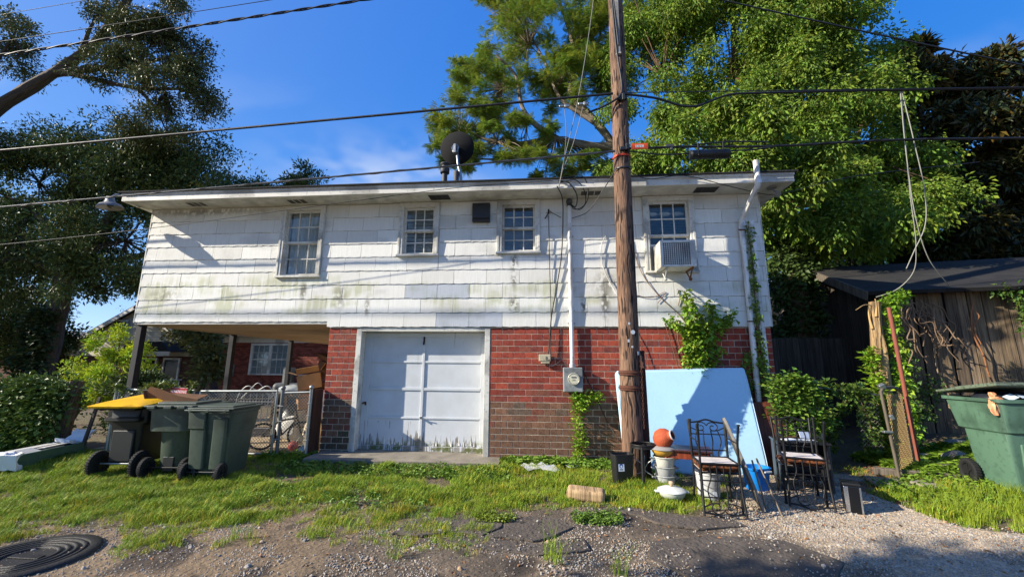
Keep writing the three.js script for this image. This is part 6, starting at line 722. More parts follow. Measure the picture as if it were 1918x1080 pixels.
// ---------- vegetation ----------
function leaves(n, L, W, Rr, seed, o = {}) { // a sprig of n folded leaves
  const rn = rng(seed), pos = []; for (let i = 0; i < n; i++) {
    const th = rn() * TAU, ph = Math.acos(2 * rn() - 1), d = V(Math.sin(ph) * Math.cos(th), Math.cos(ph) * (o.flat ?? 1), Math.sin(ph) * Math.sin(th)); const b = d.clone().multiplyScalar(Rr * (0.25 + 0.75 * rn())); if (o.droop) b.y -= o.droop * Rr * rn();
    const dir = d.clone().add(V(rn() - 0.5, rn() - 0.5 - (o.droop || 0), rn() - 0.5).multiplyScalar(1.1)).normalize(); const up = V(rn() - 0.5, 0.6 + rn(), rn() - 0.5).normalize(); const s = dir.clone().cross(up).normalize(), nrm = s.clone().cross(dir); const l = L * (0.7 + 0.6 * rn()), w = W * (0.7 + 0.6 * rn());
    const tip = b.clone().addScaledVector(dir, l).addScaledVector(nrm, -l * 0.12), m = b.clone().addScaledVector(dir, l * 0.45), lf = m.clone().addScaledVector(s, w / 2).addScaledVector(nrm, w * 0.16), rt = m.clone().addScaledVector(s, -w / 2).addScaledVector(nrm, w * 0.16);
    for (const p of [b, rt, tip, b, tip, lf]) pos.push(p.x, p.y, p.z);
  } const g = new THREE.BufferGeometry(); g.setAttribute('position', new THREE.Float32BufferAttribute(pos, 3)); g.computeVertexNormals(); return plain(g);
}
function fronds(n, L, seed) { // feathery compound leaves
  const rn = rng(seed), pos = []; for (let i = 0; i < n; i++) { const th = rn() * TAU, dir = V(Math.cos(th), (rn() - 0.55) * 0.7, Math.sin(th)).normalize(), side = dir.clone().cross(V(0, 1, 0)).normalize(), nn = side.clone().cross(dir), b = V(rn() - 0.5, rn() - 0.5, rn() - 0.5).multiplyScalar(0.1); for (let k = 1; k <= 9; k++) { const p = b.clone().addScaledVector(dir, L * k / 9).addScaledVector(V(0, -1, 0), L * 0.22 * (k / 9) ** 2), w = L * 0.26 * Math.sin(Math.PI * (k + 1.2) / 11.4); for (const s of [-1, 1]) { const e = p.clone().addScaledVector(side, s * w).addScaledVector(dir, w * 0.5).addScaledVector(nn, -w * 0.2), q = p.clone().addScaledVector(dir, L * 0.03), r = p.clone().addScaledVector(side, s * w * 0.55).addScaledVector(dir, w * 0.34 + L * 0.045); for (const v of [p, e, r, p, r, q]) pos.push(v.x, v.y, v.z); } } }
  const g = new THREE.BufferGeometry(); g.setAttribute('position', new THREE.Float32BufferAttribute(pos, 3)); g.computeVertexNormals(); return plain(g);
}
// blobs: [x,y,z, rx,ry,rz, sprigs, clumps]; clumps leave gaps between them
function crownList(blobs, seed, size, tint, cl = 0.34) {
  const rn = rng(seed), out = [], gs = () => (rn() + rn() + rn() - 1.5) * 1.15;
  for (const [x, y, z, rx, ry, rz, n, k] of blobs) { const cs = []; for (let i = 0; i < k; i++) { let a, b, c; do { a = 2 * rn() - 1; b = 2 * rn() - 1; c = 2 * rn() - 1; } while (a * a + b * b + c * c > 1); const q = Math.pow(a * a + b * b + c * c, -0.16); cs.push([x + a * rx * q, y + b * ry * q, z + c * rz * q, 0.6 + 0.8 * rn()]); }
    for (let i = 0; i < n; i++) { const c = cs[Math.floor(rn() * k)], s = cl * c[3] * Math.cbrt(rx * ry * rz); const v = 0.6 + 0.75 * rn(), h = rn(); out.push({ p: [c[0] + gs() * s, c[1] + gs() * s * 0.7, c[2] + gs() * s], r: [(rn() - 0.5) * 1.2, rn() * TAU, (rn() - 0.5) * 1.2], s: size * (0.7 + 0.6 * rn()), c: [tint[0] * v * (0.8 + 0.5 * h), tint[1] * v, tint[2] * v * (1.1 - 0.4 * h)] }); } }
  return out;
}
const W1 = [1, 1, 1];
function tree(name, label, limbs, geo, m, list, barkM, cat = 'tree') { const t = thing(name, label, cat, [0, 0, 0]); obj('trunk', limbs, barkM, t); scatter('crown', geo, m, list, t); return t; }
const limb = (p, r0, r1, s = 1) => taper(p, r0, r1, 8, p.length * 6, 0.35, s);
function twigs(list, every, from, r, seed) { const rn = rng(seed), o = []; for (let i = 0; i < list.length; i += every) { const p = list[i].p; let best = from[0], bd = 1e9; for (const f of from) { const d = (f[0] - p[0]) ** 2 + (f[1] - p[1]) ** 2 + (f[2] - p[2]) ** 2; if (d < bd) { bd = d; best = f; } } if (bd > 0.1) o.push(taper([best, [lerp(best[0], p[0], 0.5) + (rn() - 0.5) * 0.4, lerp(best[1], p[1], 0.45) + (rn() - 0.3) * 0.4, lerp(best[2], p[2], 0.5) + (rn() - 0.5) * 0.4], p], r, r * 0.25, 5, 8)); } return o; }
{ // live oak on the left: dark glossy foliage, long limbs reaching over
  const oakL = leaves(16, 0.13, 0.055, 0.30, 201);
  const blobs = [[-20.5, 9.2, -7, 2.8, 1.6, 2.2, 1300, 26], [-17.2, 9.2, -7.2, 2.6, 1.7, 2.2, 1500, 26], [-14.2, 9.0, -7.6, 2.3, 1.4, 2.0, 1200, 20], [-12.0, 8.3, -7.6, 1.6, 1.0, 1.6, 620, 12], [-10.0, 9.0, -7.6, 0.75, 0.7, 0.8, 170, 6], [-16.2, 6.2, -7, 2.0, 1.6, 2, 1000, 18], [-20.6, 6.3, -6.4, 2.6, 1.5, 2, 1100, 20], [-22.5, 4.2, -6, 2.2, 1.4, 1.8, 700, 12], [-17.2, 4.4, -7, 1.6, 1.0, 1.5, 420, 9], [-13.2, 6.9, -8.4, 1.4, 1.0, 1.4, 380, 9], [-15.2, 4.6, -8, 1.2, 0.9, 1.2, 240, 7]];
  const list = crownList(blobs, 202, 1.0, W1, 0.30), K = [[-18.9, 6.5, -7], [-19.3, 9, -7], [-16.8, 8.8, -7.2], [-14, 8.7, -7.6], [-12, 8.4, -7.6], [-20.8, 6.6, -6.6], [-21, 9, -7], [-16.6, 6.4, -7]];
  tree('oak_tree', 'dark spreading oak with ivied trunk left of the house', [limb([[-19.2, -0.2, -7], [-19.05, 2, -7], [-18.95, 4.2, -7], [-18.9, 6.5, -7], [-19.4, 9.4, -7]], 0.48, 0.16, 3), limb([[-18.95, 4.2, -7], [-17.9, 6.2, -7], [-17.2, 8, -7.1], [-15.6, 9.0, -7.4], [-13.5, 8.8, -7.6], [-11, 8.7, -7.6], [-9.6, 9.3, -7.6]], 0.26, 0.04, 4), limb([[-18.9, 6, -7], [-20.5, 7.5, -6.8], [-22.5, 8.6, -6.6]], 0.2, 0.05, 5), limb([[-18.9, 5, -7], [-20.4, 5.6, -6.5], [-22.4, 4.6, -6]], 0.16, 0.04, 6), limb([[-18.3, 5.4, -7], [-16.4, 5.9, -7.4], [-14.6, 6.7, -8.2], [-13, 7, -8.4]], 0.15, 0.04, 7), ...twigs(list, 60, K, 0.035, 9)], oakL, leafM([0.095, 0.140, 0.042], 0.28, 0.5), list, mat.bark);
  // second oak: the bare arching limb at the upper left corner
  const oak2 = leaves(16, 0.12, 0.05, 0.30, 205), b2 = [[-14.6, 13.1, -5.2, 1.9, 1.1, 1.3, 760, 14], [-13.6, 11.7, -5.2, 1.5, 0.9, 1.2, 560, 12], [-16.2, 14.6, -5.2, 0.9, 1.2, 0.9, 320, 8], [-14.2, 10.3, -5.4, 1.2, 0.7, 1.0, 330, 8], [-20.8, 14.0, -5, 1.2, 1.4, 1.2, 420, 8], [-21, 9.6, -5.2, 1.6, 1.0, 1.2, 420, 9], [-14.2, 14.6, -5.2, 1.0, 0.9, 1, 330, 8], [-16.6, 12.4, -5, 0.8, 0.5, 0.7, 130, 5]]; const l2 = crownList(b2, 206, 0.95, W1, 0.30), K2 = [[-19.3, 11.92, -5], [-18, 12.8, -5], [-17, 13.7, -5], [-15.6, 12.6, -5.2], [-14.2, 12.2, -5.2], [-14, 11.4, -5.2], [-16, 15, -5], [-13, 12.4, -5.2], [-21.6, 10.2, -5], [-20.6, 14, -5]];
  tree('oak_tree', 'oak with a bare arching limb across the top left sky', [limb([[-24, 0, -5], [-23.6, 5, -5], [-22.4, 9, -5], [-20.5, 11.1, -5], [-19.3, 11.92, -5], [-18, 12.8, -5], [-17, 13.7, -5], [-16.2, 15.2, -5], [-15.5, 16.6, -5]], 0.5, 0.09, 11), limb([[-18.6, 12.4, -5], [-17, 12.6, -5.1], [-15.6, 12.75, -5.2], [-14.2, 12.95, -5.2], [-12.8, 13.1, -5.2]], 0.16, 0.03, 12), limb([[-18.4, 12.5, -5], [-16.8, 12.1, -5.1], [-15.0, 11.7, -5.2], [-13.5, 11.6, -5.2], [-12.2, 11.4, -5.2]], 0.12, 0.03, 13), limb([[-17.6, 13.2, -5], [-17.4, 14.4, -5], [-16.9, 15.6, -5]], 0.08, 0.03, 14), limb([[-15.2, 11.75, -5.2], [-14.4, 10.9, -5.3], [-13.9, 10.0, -5.4]], 0.07, 0.02, 15), limb([[-22.4, 9, -5], [-21.5, 12, -5], [-20.6, 14.5, -5]], 0.15, 0.03, 16), ...twigs(l2, 34, K2, 0.028, 17)], oak2, leafM([0.115, 0.140, 0.048], 0.28, 0.5), l2, mat.bark);
}
{ // feathery tree over the middle of the roof
  const fr = fronds(9, 0.27, 211); const blobs = [[-0.2, 15.2, -8, 3.1, 2.2, 2, 760, 34], [-2.6, 13.4, -8, 1.6, 1.5, 1.6, 380, 18], [-3.4, 11.4, -8, 1.5, 0.9, 1.4, 340, 16], [-1.4, 10.7, -8, 1.9, 0.6, 1.4, 300, 14], [-3.6, 10.1, -8, 1.2, 0.6, 1.2, 190, 9], [1.0, 12.9, -8, 1.7, 1.2, 1.6, 330, 16], [0.2, 9.5, -8, 2.2, 0.5, 1.4, 260, 12], [2.2, 9.6, -8.2, 1.2, 0.9, 1.2, 210, 9], [3.0, 14.8, -8, 1.6, 2.0, 1.5, 380, 16], [-1.2, 17.6, -8, 2.2, 1.2, 1.6, 300, 12]];
  const list = crownList(blobs.map(b => [...b.slice(0, 6), Math.round(b[6] * 1.15), Math.round(b[7] * 1.6)]), 212, 1.0, W1, 0.17), K = [[0.4, 10.7, -8], [-0.8, 11.4, -8], [-1.8, 13, -8], [-0.7, 15, -8], [1.0, 12.7, -8], [1.3, 14.5, -8], [-2, 10.6, -8], [-3.4, 10.9, -8], [0.6, 13.2, -8]];
  tree('mimosa_tree', 'feathery leaved tree with pale limbs rising behind the roof', [limb([[3.6, 0, -8.2], [3.3, 5, -8.2], [3.0, 9.4, -8.1], [1.9, 11.4, -8], [1.0, 12.6, -8], [1.2, 14.4, -8], [0.6, 17, -8]], 0.36, 0.06, 21), limb([[2.9, 10.2, -8.1], [1.6, 10.3, -8], [0.2, 10.75, -8], [-0.9, 11.9, -8], [-1.3, 13.6, -8], [-2.1, 14.6, -8]], 0.20, 0.045, 22), limb([[0.3, 10.7, -8], [-1.0, 10.5, -8], [-2.4, 10.7, -8], [-3.6, 11.4, -8]], 0.13, 0.03, 23), limb([[1.9, 11.3, -8], [0.6, 12.4, -8], [0.0, 14, -8], [-0.7, 15.6, -8]], 0.13, 0.03, 24), limb([[-0.4, 10.6, -8], [-1.6, 9.9, -8], [-3.2, 9.9, -8]], 0.09, 0.02, 25), limb([[1.1, 13.2, -8], [2.0, 14.4, -8], [2.4, 16, -8]], 0.1, 0.02, 26), ...twigs(list, 9, K, 0.026, 27)], fr, leafM([0.24, 0.33, 0.045], 0.45, 0.8), list, mat.barkPale);
}
{ // great leafy tree to the right of the house
  const lf = leaves(17, 0.115, 0.055, 0.27, 221, { droop: 0.7 }); const blobs = [[4.0, 12.3, -6.4, 2.0, 2.2, 2.0, 1350, 24], [6.9, 13.2, -6.2, 2.6, 2.2, 2.2, 2100, 32], [9.4, 12.8, -6.2, 2.1, 2.2, 2.2, 1900, 30], [4.2, 8.0, -4.4, 1.8, 1.3, 1.6, 1250, 22], [8.2, 9.9, -5.6, 2.6, 1.8, 2.1, 2200, 32], [10.2, 9.4, -6, 1.7, 1.8, 1.9, 1400, 24], [9.3, 6.9, -5.2, 2.4, 1.5, 1.8, 1700, 26], [6.9, 6.2, -3.6, 1.2, 1.1, 1.3, 900, 16], [10.6, 6.6, -5.6, 1.3, 1.4, 1.5, 760, 14], [7.6, 5.0, -3.2, 1.5, 0.7, 1.2, 520, 12], [3.2, 8.0, -6.6, 1.6, 1.0, 1.4, 520, 12], [7.4, 16.2, -6.4, 2.8, 1.6, 2.2, 1000, 18], [3.6, 15.6, -6.6, 2, 1.8, 2, 900, 16], [5.3, 6.2, -1.9, 1.1, 0.8, 0.9, 480, 12], [4.1, 7.0, -1.8, 1.3, 0.8, 0.9, 480, 12], [5.9, 5.1, -3.3, 0.8, 0.55, 0.7, 260, 8]];
  const list = crownList(blobs.map(b => [...b.slice(0, 6), Math.round(b[6] * 1.0), b[7]]), 222, 1.0, W1, 0.225); const K = [[6.5, 6, -4.4], [7.2, 9, -5.2], [6.4, 11.5, -6], [8.6, 11, -5.8], [5, 10, -6.2], [9.8, 8.4, -5.6], [4.2, 12, -6.4], [10.4, 11.6, -6]];
  tree('leafy_tree', 'tall bright green tree behind the utility pole and shed', [limb([[6.15, -0.1, -3.3], [6.2, 2.5, -3.4], [6.35, 4.6, -3.7], [6.6, 6.6, -4.4], [7.1, 9, -5.2], [6.6, 11.5, -6], [6.8, 14.5, -6.2]], 0.30, 0.09, 31), limb([[6.5, 5.8, -4.2], [7.8, 7.6, -5], [9.6, 8.6, -5.6], [10.6, 10.2, -6]], 0.17, 0.05, 32), limb([[6.7, 7, -4.6], [5.6, 9, -5.6], [4.7, 10.6, -6.2], [4, 12.6, -6.4]], 0.16, 0.04, 33), limb([[7.0, 8.8, -5.1], [8.4, 10.6, -5.8], [9.6, 12.6, -6.1]], 0.13, 0.04, 34), limb([[6.3, 4.4, -3.6], [5.6, 6.0, -4.6], [5.1, 7.2, -5.4]], 0.13, 0.05, 35), ...twigs(list, 130, K, 0.03, 36)], lf, leafM([0.180, 0.285, 0.026], 0.42, 0.8), list, M('#6e5541', 0.95, { map: T.vwood, bumpMap: T.bark, bumpScale: 0.03 }));
  // ivy swallowing the lower trunk
  const iv = leaves(14, 0.10, 0.09, 0.22, 225), rn = rng(226), il = []; for (let i = 0; i < 520; i++) { const y = 0.3 + 4.6 * rn(), a = rn() * TAU, r = 0.26 + 0.16 * rn(); il.push({ p: [6.2 + r * Math.cos(a), y, -3.45 - (y > 3 ? (y - 3) * 0.15 : 0) + r * Math.sin(a)], r: [rn(), rn() * 6, rn()], s: 0.8 + 0.5 * rn() }); } const it = thing('ivy', 'dark ivy wrapping the trunk beside the shed gable', 'ivy'); scatter('leaf_mass', iv, leafM([0.06, 0.10, 0.02], 0.25, 0.5), il, it);
}
{ // magnolia at the right edge
  const mg = leaves(15, 0.25, 0.10, 0.32, 231); const blobs = [[14.4, 11.0, -7.4, 1.6, 1.2, 1.5, 420, 12], [16.0, 12.2, -7.4, 1.0, 0.8, 0.9, 210, 7], [13.9, 12.9, -7.4, 0.8, 0.8, 0.8, 150, 6], [15.2, 11.6, -7.4, 1.0, 0.7, 1, 180, 7], [15.2, 8.9, -7.2, 2.2, 1.4, 1.8, 620, 14], [13.2, 8.6, -7.4, 1.6, 1.6, 1.6, 420, 11], [14.6, 6.6, -7, 2.6, 1.4, 1.8, 640, 14], [12.4, 5.8, -7, 1.8, 1.2, 1.5, 420, 10], [16.4, 10.2, -7.2, 1.2, 0.6, 1, 190, 6], [16.8, 7.2, -7, 1.8, 1.6, 1.5, 420, 10], [15, 5.0, -6.6, 2.6, 0.9, 1.4, 420, 10]];
  const rn = rng(233), list = crownList(blobs.map(b => [...b.slice(0, 6), Math.round(b[6] * 1.7), b[7]]), 232, 1.0, W1, 0.27); for (const q of list) if (rn() < 0.24 && q.p[1] > 8) q.c = [2.6, 1.25, 0.55]; else if (rn() < 0.2) q.c = [1.9, 1.1, 0.7];
  tree('magnolia_tree', 'dark magnolia with rusty leaf undersides at the right edge', [limb([[14.6, 0, -7.2], [14.6, 4, -7.2], [14.5, 8, -7.3], [14.3, 12, -7.4]], 0.3, 0.05, 41), limb([[14.5, 7, -7.2], [15.6, 9, -7.3], [16.2, 11.6, -7.4]], 0.12, 0.03, 42), limb([[14.5, 6, -7.2], [13.2, 8, -7.3], [13.6, 12, -7.4]], 0.1, 0.03, 43), ...twigs(list, 60, [[14.5, 6, -7.2], [14.5, 8, -7.3], [14.3, 11, -7.4], [15.6, 9, -7.3], [13.2, 8, -7.3]], 0.03, 44)], mg, leafM([0.040, 0.056, 0.024], 0.08, 0.4), list, mat.bark);
}
{ // trees farther off
  const lf = leaves(16, 0.16, 0.08, 0.40, 241); const far = (name, label, blobs, seed, c, tr) => { const l = crownList(blobs, seed, 1.2, W1, 0.32); tree(name, label, tr, lf, leafM(c, 0.3, 0.7), l, mat.barkPale); };
  far('background_tree', 'pale branched tree seen in the gap between house and fence', [[6.6, 5.0, -14, 1.6, 1.6, 1.4, 300, 14], [7.6, 3.6, -14, 1.6, 1.3, 1.4, 300, 10], [6.4, 7.2, -14, 1.4, 1.2, 1.4, 190, 8]], 242, [0.17, 0.19, 0.05], [limb([[7, 0, -14], [7, 3, -14], [6.6, 5, -14], [6.8, 7.4, -14]], 0.2, 0.05, 45), limb([[7, 3.4, -14], [7.8, 4.4, -14], [8.2, 5.6, -14]], 0.1, 0.03, 46)]);
  far('background_tree', 'tree with grey moss seen under the carport ceiling', [[-15.4, 3.2, -10.2, 0.9, 0.4, 0.7, 170, 9], [-14.6, 2.0, -9.6, 0.45, 0.9, 0.45, 200, 10], [-19.5, 4.4, -14, 2.2, 1.2, 1.4, 420, 12], [-13, 5.2, -18, 6, 1.6, 2, 900, 20]], 243, [0.15, 0.17, 0.055], [limb([[-14.6, 0, -9.7], [-14.5, 2, -9.6], [-15.2, 3.4, -10]], 0.12, 0.04, 47)]);
  far('background_tree', 'mass of green trees at the far left behind the vine hedge', [[-30, 5.4, -25, 5, 1.8, 1.5, 900, 22], [-27.5, 3.4, -12, 3.0, 1.6, 1, 800, 22], [-26.5, 5.5, -9, 2.4, 2.4, 2, 900, 22], [-33, 6.5, -11, 3, 3.4, 2.4, 900, 22], [-24.5, 7.5, -10, 2.2, 2, 2, 600, 16]], 244, [0.075, 0.12, 0.028], [limb([[-27, 0, -9], [-27, 4, -9], [-27.5, 8, -10]], 0.25, 0.06, 48)]);  // a whole mass of trees merged into one object
  far('background_tree', 'dark trees closing the view behind the shed roof', [[12, 4.2, -12, 4, 2.2, 2, 1200, 24], [18, 4.6, -10, 4, 2.4, 2, 900, 22], [20.5, 8, -10, 3, 3, 2, 700, 18]], 245, [0.04, 0.06, 0.02], [limb([[13, 0, -12], [13, 5, -12]], 0.25, 0.1, 49)]);  // several trees joined as one crown on a single trunk
}
{ // tree behind the photographer: its shade lies across the gravel
  const lf = leaves(16, 0.15, 0.07, 0.36, 251), l = crownList([[-6.8, 5.6, 8.3, 2.0, 1.3, 1.5, 900, 20], [-4.6, 6.4, 8.9, 1.8, 1.2, 1.5, 700, 16], [-9, 6.2, 9.2, 2.0, 1.4, 1.6, 800, 18]], 252, 1.2, W1, 0.34);
  tree('shade_tree', 'leafy tree outside the picture that shades the near gravel', [limb([[-7.2, 0, 9.4], [-7.1, 3, 9.2], [-6.9, 5.6, 8.8]], 0.2, 0.07, 51), limb([[-7.1, 3.4, 9.2], [-5.6, 5, 9], [-4.6, 6.2, 8.9]], 0.1, 0.03, 52), limb([[-7.1, 3.4, 9.2], [-8.2, 5, 9.2], [-9, 6.2, 9.2]], 0.1, 0.03, 53)], lf, leafM([0.08, 0.13, 0.03], 0.3, 0.6), l, mat.bark);
}
{ // bright shrub, hedge of vines, vines on walls
  const sh = leaves(14, 0.085, 0.045, 0.17, 261), s1 = crownList([[-11.5, 1.4, -2.8, 0.7, 0.6, 0.7, 400, 16], [-10.7, 1.0, -2.6, 0.6, 0.45, 0.6, 280, 12], [-11.9, 2.1, -3, 0.4, 0.45, 0.4, 120, 7], [-11.2, 2.1, -3, 0.3, 0.35, 0.3, 70, 5], [-12.4, 1.2, -2.8, 0.7, 0.6, 0.6, 280, 10], [-10.0, 0.8, -2.4, 0.35, 0.3, 0.4, 90, 6]], 262, 1.0, W1, 0.3);
  tree('shrub', 'bright yellow green shrub behind the vine hedge', [limb([[-11.2, 0, -2.8], [-11.3, 1, -2.8], [-11.6, 2.3, -3]], 0.03, 0.01, 61), limb([[-11.2, 0, -2.8], [-10.7, 1.2, -2.6]], 0.03, 0.01, 62), limb([[-11.2, 0.1, -2.8], [-11.0, 1.4, -3], [-10.9, 2.6, -3]], 0.02, 0.005, 63)], sh, leafM([0.36, 0.47, 0.028], 0.5, 0.7), s1, mat.bark, 'shrub');
  const d1 = crownList([[-9.3, 0.8, -1.6, 0.6, 0.55, 0.5, 360, 12], [-8.6, 0.7, -1.2, 0.5, 0.4, 0.4, 180, 8]], 264, 1.0, W1, 0.32); tree('shrub', 'dark green shrub under the left carport post', [limb([[-9.2, 0, -1.5], [-9.3, 1.2, -1.5]], 0.03, 0.01, 64)], sh, leafM([0.05, 0.085, 0.02], 0.3, 0.6), d1, mat.bark, 'shrub');
  const iv = leaves(13, 0.075, 0.06, 0.17, 265), rn = rng(266), hl = []; for (let i = 0; i < 2600; i++) { const x = -13.2 + 4.6 * rn(), top = 1.28 + 0.2 * (fbm(x * 2.2, 4, 267, 3) - 0.3), y = 0.05 + (top - 0.05) * rn(), face = rn() < 0.62; const z = 0.15 + 0.55 * Math.sqrt(Math.max(0, 1 - Math.pow(y / (top + 0.1), 3))) * (face ? 0.8 + 0.3 * rn() : rn()) + 0.2 * (fbm(x * 3, y * 3, 268, 3) - 0.5); const v = 0.6 + 0.8 * rn(); hl.push({ p: [x, y, z], r: [rn() - 0.5, rn() * 6, rn() - 0.5], s: 0.8 + 0.5 * rn(), c: [v, v, v * 0.9] }); }
  const hd = thing('vine_hedge', 'vine covered fence like a hedge at the left edge', 'hedge'); scatter('leaf_mass', iv, leafM([0.125, 0.19, 0.040], 0.32, 0.5), hl, hd); obj('stem', [0, 1, 2, 3, 4].map(k => taper([[-12.8 + k * 0.95, 0, 0.3], [-12.6 + k * 0.95, 0.6, 0.35], [-12.7 + k * 0.95, 1.2, 0.25]], 0.025, 0.008, 6)), mat.bark, hd); obj('fence_rail', [rod([-13.4, 1.15, 0.25], [-8.7, 1.15, 0.25], 0.02), rod([-11, 0, 0.25], [-11, 1.2, 0.25], 0.03)], mat.galv, hd);
  const vine = (name, label, pts, n, spread, size, c, seed, stemR = 0.008, cat = 'vine') => { const g = leaves(7, 0.085, 0.075, 0.11, seed, { flat: 0.8 }), r = rng(seed + 1), l = []; const t = thing(name, label, cat); const st = []; for (const path of pts) { const cv = new THREE.CatmullRomCurve3(path.map(p => V(...p))); st.push(tube(path, stemR, 5, 24)); const m = Math.round(n * cv.getLength()); for (let i = 0; i < m; i++) { const q = cv.getPointAt(r()), v = 0.65 + 0.7 * r(); l.push({ p: [q.x + (r() + r() - 1) * spread, q.y + (r() + r() - 1) * spread, q.z + (r() - 0.3) * spread * 0.6], r: [r() - 0.5, r() * 6, r() - 0.5], s: size * (0.7 + 0.6 * r()), c: [v * (0.8 + 0.5 * r()), v, v] }); } } obj('stem', st, M('#5b4a34', 0.9), t); scatter('leaf_mass', g, leafM(c, 0.4, 0.5), l, t); };
  vine('climbing_vine', 'green vine climbing from the mattress top up to the siding', [[[2.45, 1.3, 0.06], [2.5, 1.9, 0.08], [2.52, 2.3, 0.1], [2.5, 2.55, 0.12]], [[2.5, 1.8, 0.06], [2.62, 2.2, 0.12], [2.75, 2.5, 0.15], [2.72, 2.72, 0.16]], [[2.6, 2.0, 0.08], [2.85, 2.3, 0.13], [3.05, 2.5, 0.15], [3.12, 2.58, 0.16]], [[2.45, 2.1, 0.1], [2.38, 2.5, 0.14], [2.36, 2.8, 0.16], [2.32, 2.92, 0.15]], [[2.5, 2.0, 0.08], [2.25, 2.3, 0.12], [2.05, 2.45, 0.12]], [[2.6, 1.4, 0.07], [2.72, 1.7, 0.09], [2.8, 2.0, 0.1]], [[2.4, 1.4, 0.07], [2.35, 1.7, 0.09], [2.3, 2.1, 0.1]], [[2.55, 1.4, 0.1], [2.55, 1.75, 0.14], [2.6, 2.1, 0.17]]], 62, 0.10, 0.72, [0.22, 0.36, 0.03], 271);
  vine('climbing_vine', 'narrow bright vine hanging below the electric meter', [[[0.47, 0.08, 0.1], [0.50, 0.5, 0.08], [0.46, 0.9, 0.09], [0.47, 1.22, 0.1]], [[0.5, 0.9, 0.08], [0.6, 1.1, 0.09], [0.68, 1.2, 0.09]], [[0.62, 1.12, 0.05], [0.78, 1.14, 0.07], [0.86, 1.17, 0.07]]], 85, 0.07, 0.62, [0.26, 0.42, 0.035], 273);
  vine('climbing_vine', 'thin vine twining up the white corner pipes', [[[3.45, 0.6, 0.14], [3.50, 1.6, 0.13], [3.46, 2.5, 0.13], [3.50, 3.4, 0.12], [3.46, 4.1, 0.12]], [[3.3, 1.2, 0.1], [3.25, 1.6, 0.08], [3.3, 1.9, 0.08]]], 32, 0.06, 0.62, [0.17, 0.29, 0.035], 275);
  vine('climbing_vine', 'leafy vine piled on the chain link fence by the house corner', [[[3.45, 1.2, 0.4], [3.7, 1.32, 0.42], [4.0, 1.25, 0.42], [4.15, 1.1, 0.42]], [[3.4, 1.0, 0.45], [3.7, 1.05, 0.46], [4.05, 0.95, 0.46]], [[3.45, 1.42, 0.36], [3.8, 1.46, 0.38], [4.1, 1.38, 0.38]], [[3.6, 0.7, 0.42], [3.9, 0.8, 0.42], [4.2, 0.85, 0.42]]], 110, 0.13, 0.85, [0.16, 0.28, 0.035], 277);
  vine('climbing_vine', 'dense ivy climbing the split wooden post', [[[5.26, 0.3, 0.12], [5.22, 1.0, 0.12], [5.18, 1.5, 0.1], [5.2, 1.95, 0.06]], [[5.3, 0.4, 0.14], [5.28, 0.9, 0.14], [5.24, 1.3, 0.1]]], 70, 0.085, 0.72, [0.25, 0.42, 0.030], 279); vine('climbing_vine', 'bright ivy column between the rusty pipe and the post', [[[5.62, 0.6, 0.08], [5.62, 1.3, 0.06], [5.62, 2.0, 0.04], [5.63, 2.85, 0.02]], [[5.62, 2.6, 0.02], [5.8, 2.85, 0.0], [6.0, 2.9, -0.05]]], 80, 0.085, 0.72, [0.25, 0.42, 0.030], 281);
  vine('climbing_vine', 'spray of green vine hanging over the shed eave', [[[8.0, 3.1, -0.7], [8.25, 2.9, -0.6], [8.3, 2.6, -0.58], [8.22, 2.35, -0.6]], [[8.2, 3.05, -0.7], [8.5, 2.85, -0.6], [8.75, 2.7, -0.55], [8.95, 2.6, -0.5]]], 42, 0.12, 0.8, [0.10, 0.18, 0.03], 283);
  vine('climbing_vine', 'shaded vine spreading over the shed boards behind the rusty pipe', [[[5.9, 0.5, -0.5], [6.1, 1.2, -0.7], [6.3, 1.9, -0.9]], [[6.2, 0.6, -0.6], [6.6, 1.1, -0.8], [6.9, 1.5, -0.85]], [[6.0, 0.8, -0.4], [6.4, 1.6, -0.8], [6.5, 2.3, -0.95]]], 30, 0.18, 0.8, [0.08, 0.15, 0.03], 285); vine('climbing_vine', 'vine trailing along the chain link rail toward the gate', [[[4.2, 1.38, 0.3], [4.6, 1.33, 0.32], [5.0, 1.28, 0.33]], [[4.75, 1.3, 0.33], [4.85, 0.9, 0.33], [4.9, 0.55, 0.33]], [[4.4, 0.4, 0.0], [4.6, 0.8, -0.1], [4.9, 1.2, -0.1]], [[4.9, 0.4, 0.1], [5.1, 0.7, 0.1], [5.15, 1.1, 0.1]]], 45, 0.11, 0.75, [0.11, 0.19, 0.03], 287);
  vine('fence_vine', 'pale leafed vine along the rail behind the yellow lid', [[[-8.2, 1.2, 0.35], [-7.9, 1.25, 0.36], [-7.5, 1.12, 0.38]], [[-7.3, 1.2, 0.36], [-6.9, 1.22, 0.36], [-6.5, 1.24, 0.36]], [[-6.35, 1.05, 0.36], [-6.3, 1.25, 0.36], [-6.2, 1.36, 0.36]]], 40, 0.07, 0.7, [0.17, 0.23, 0.04], 289); vine('ivy', 'dark ivy climbing the leftmost oak trunk', [[[-18.9, 0.4, -6.5], [-18.8, 1.8, -6.5], [-18.7, 3.6, -6.55]], [[-19.3, 0.4, -6.5], [-19.2, 1.8, -6.5], [-19.1, 3.4, -6.5]]], 60, 0.4, 2.0, [0.045, 0.075, 0.02], 291, 0.02, 'ivy');
}
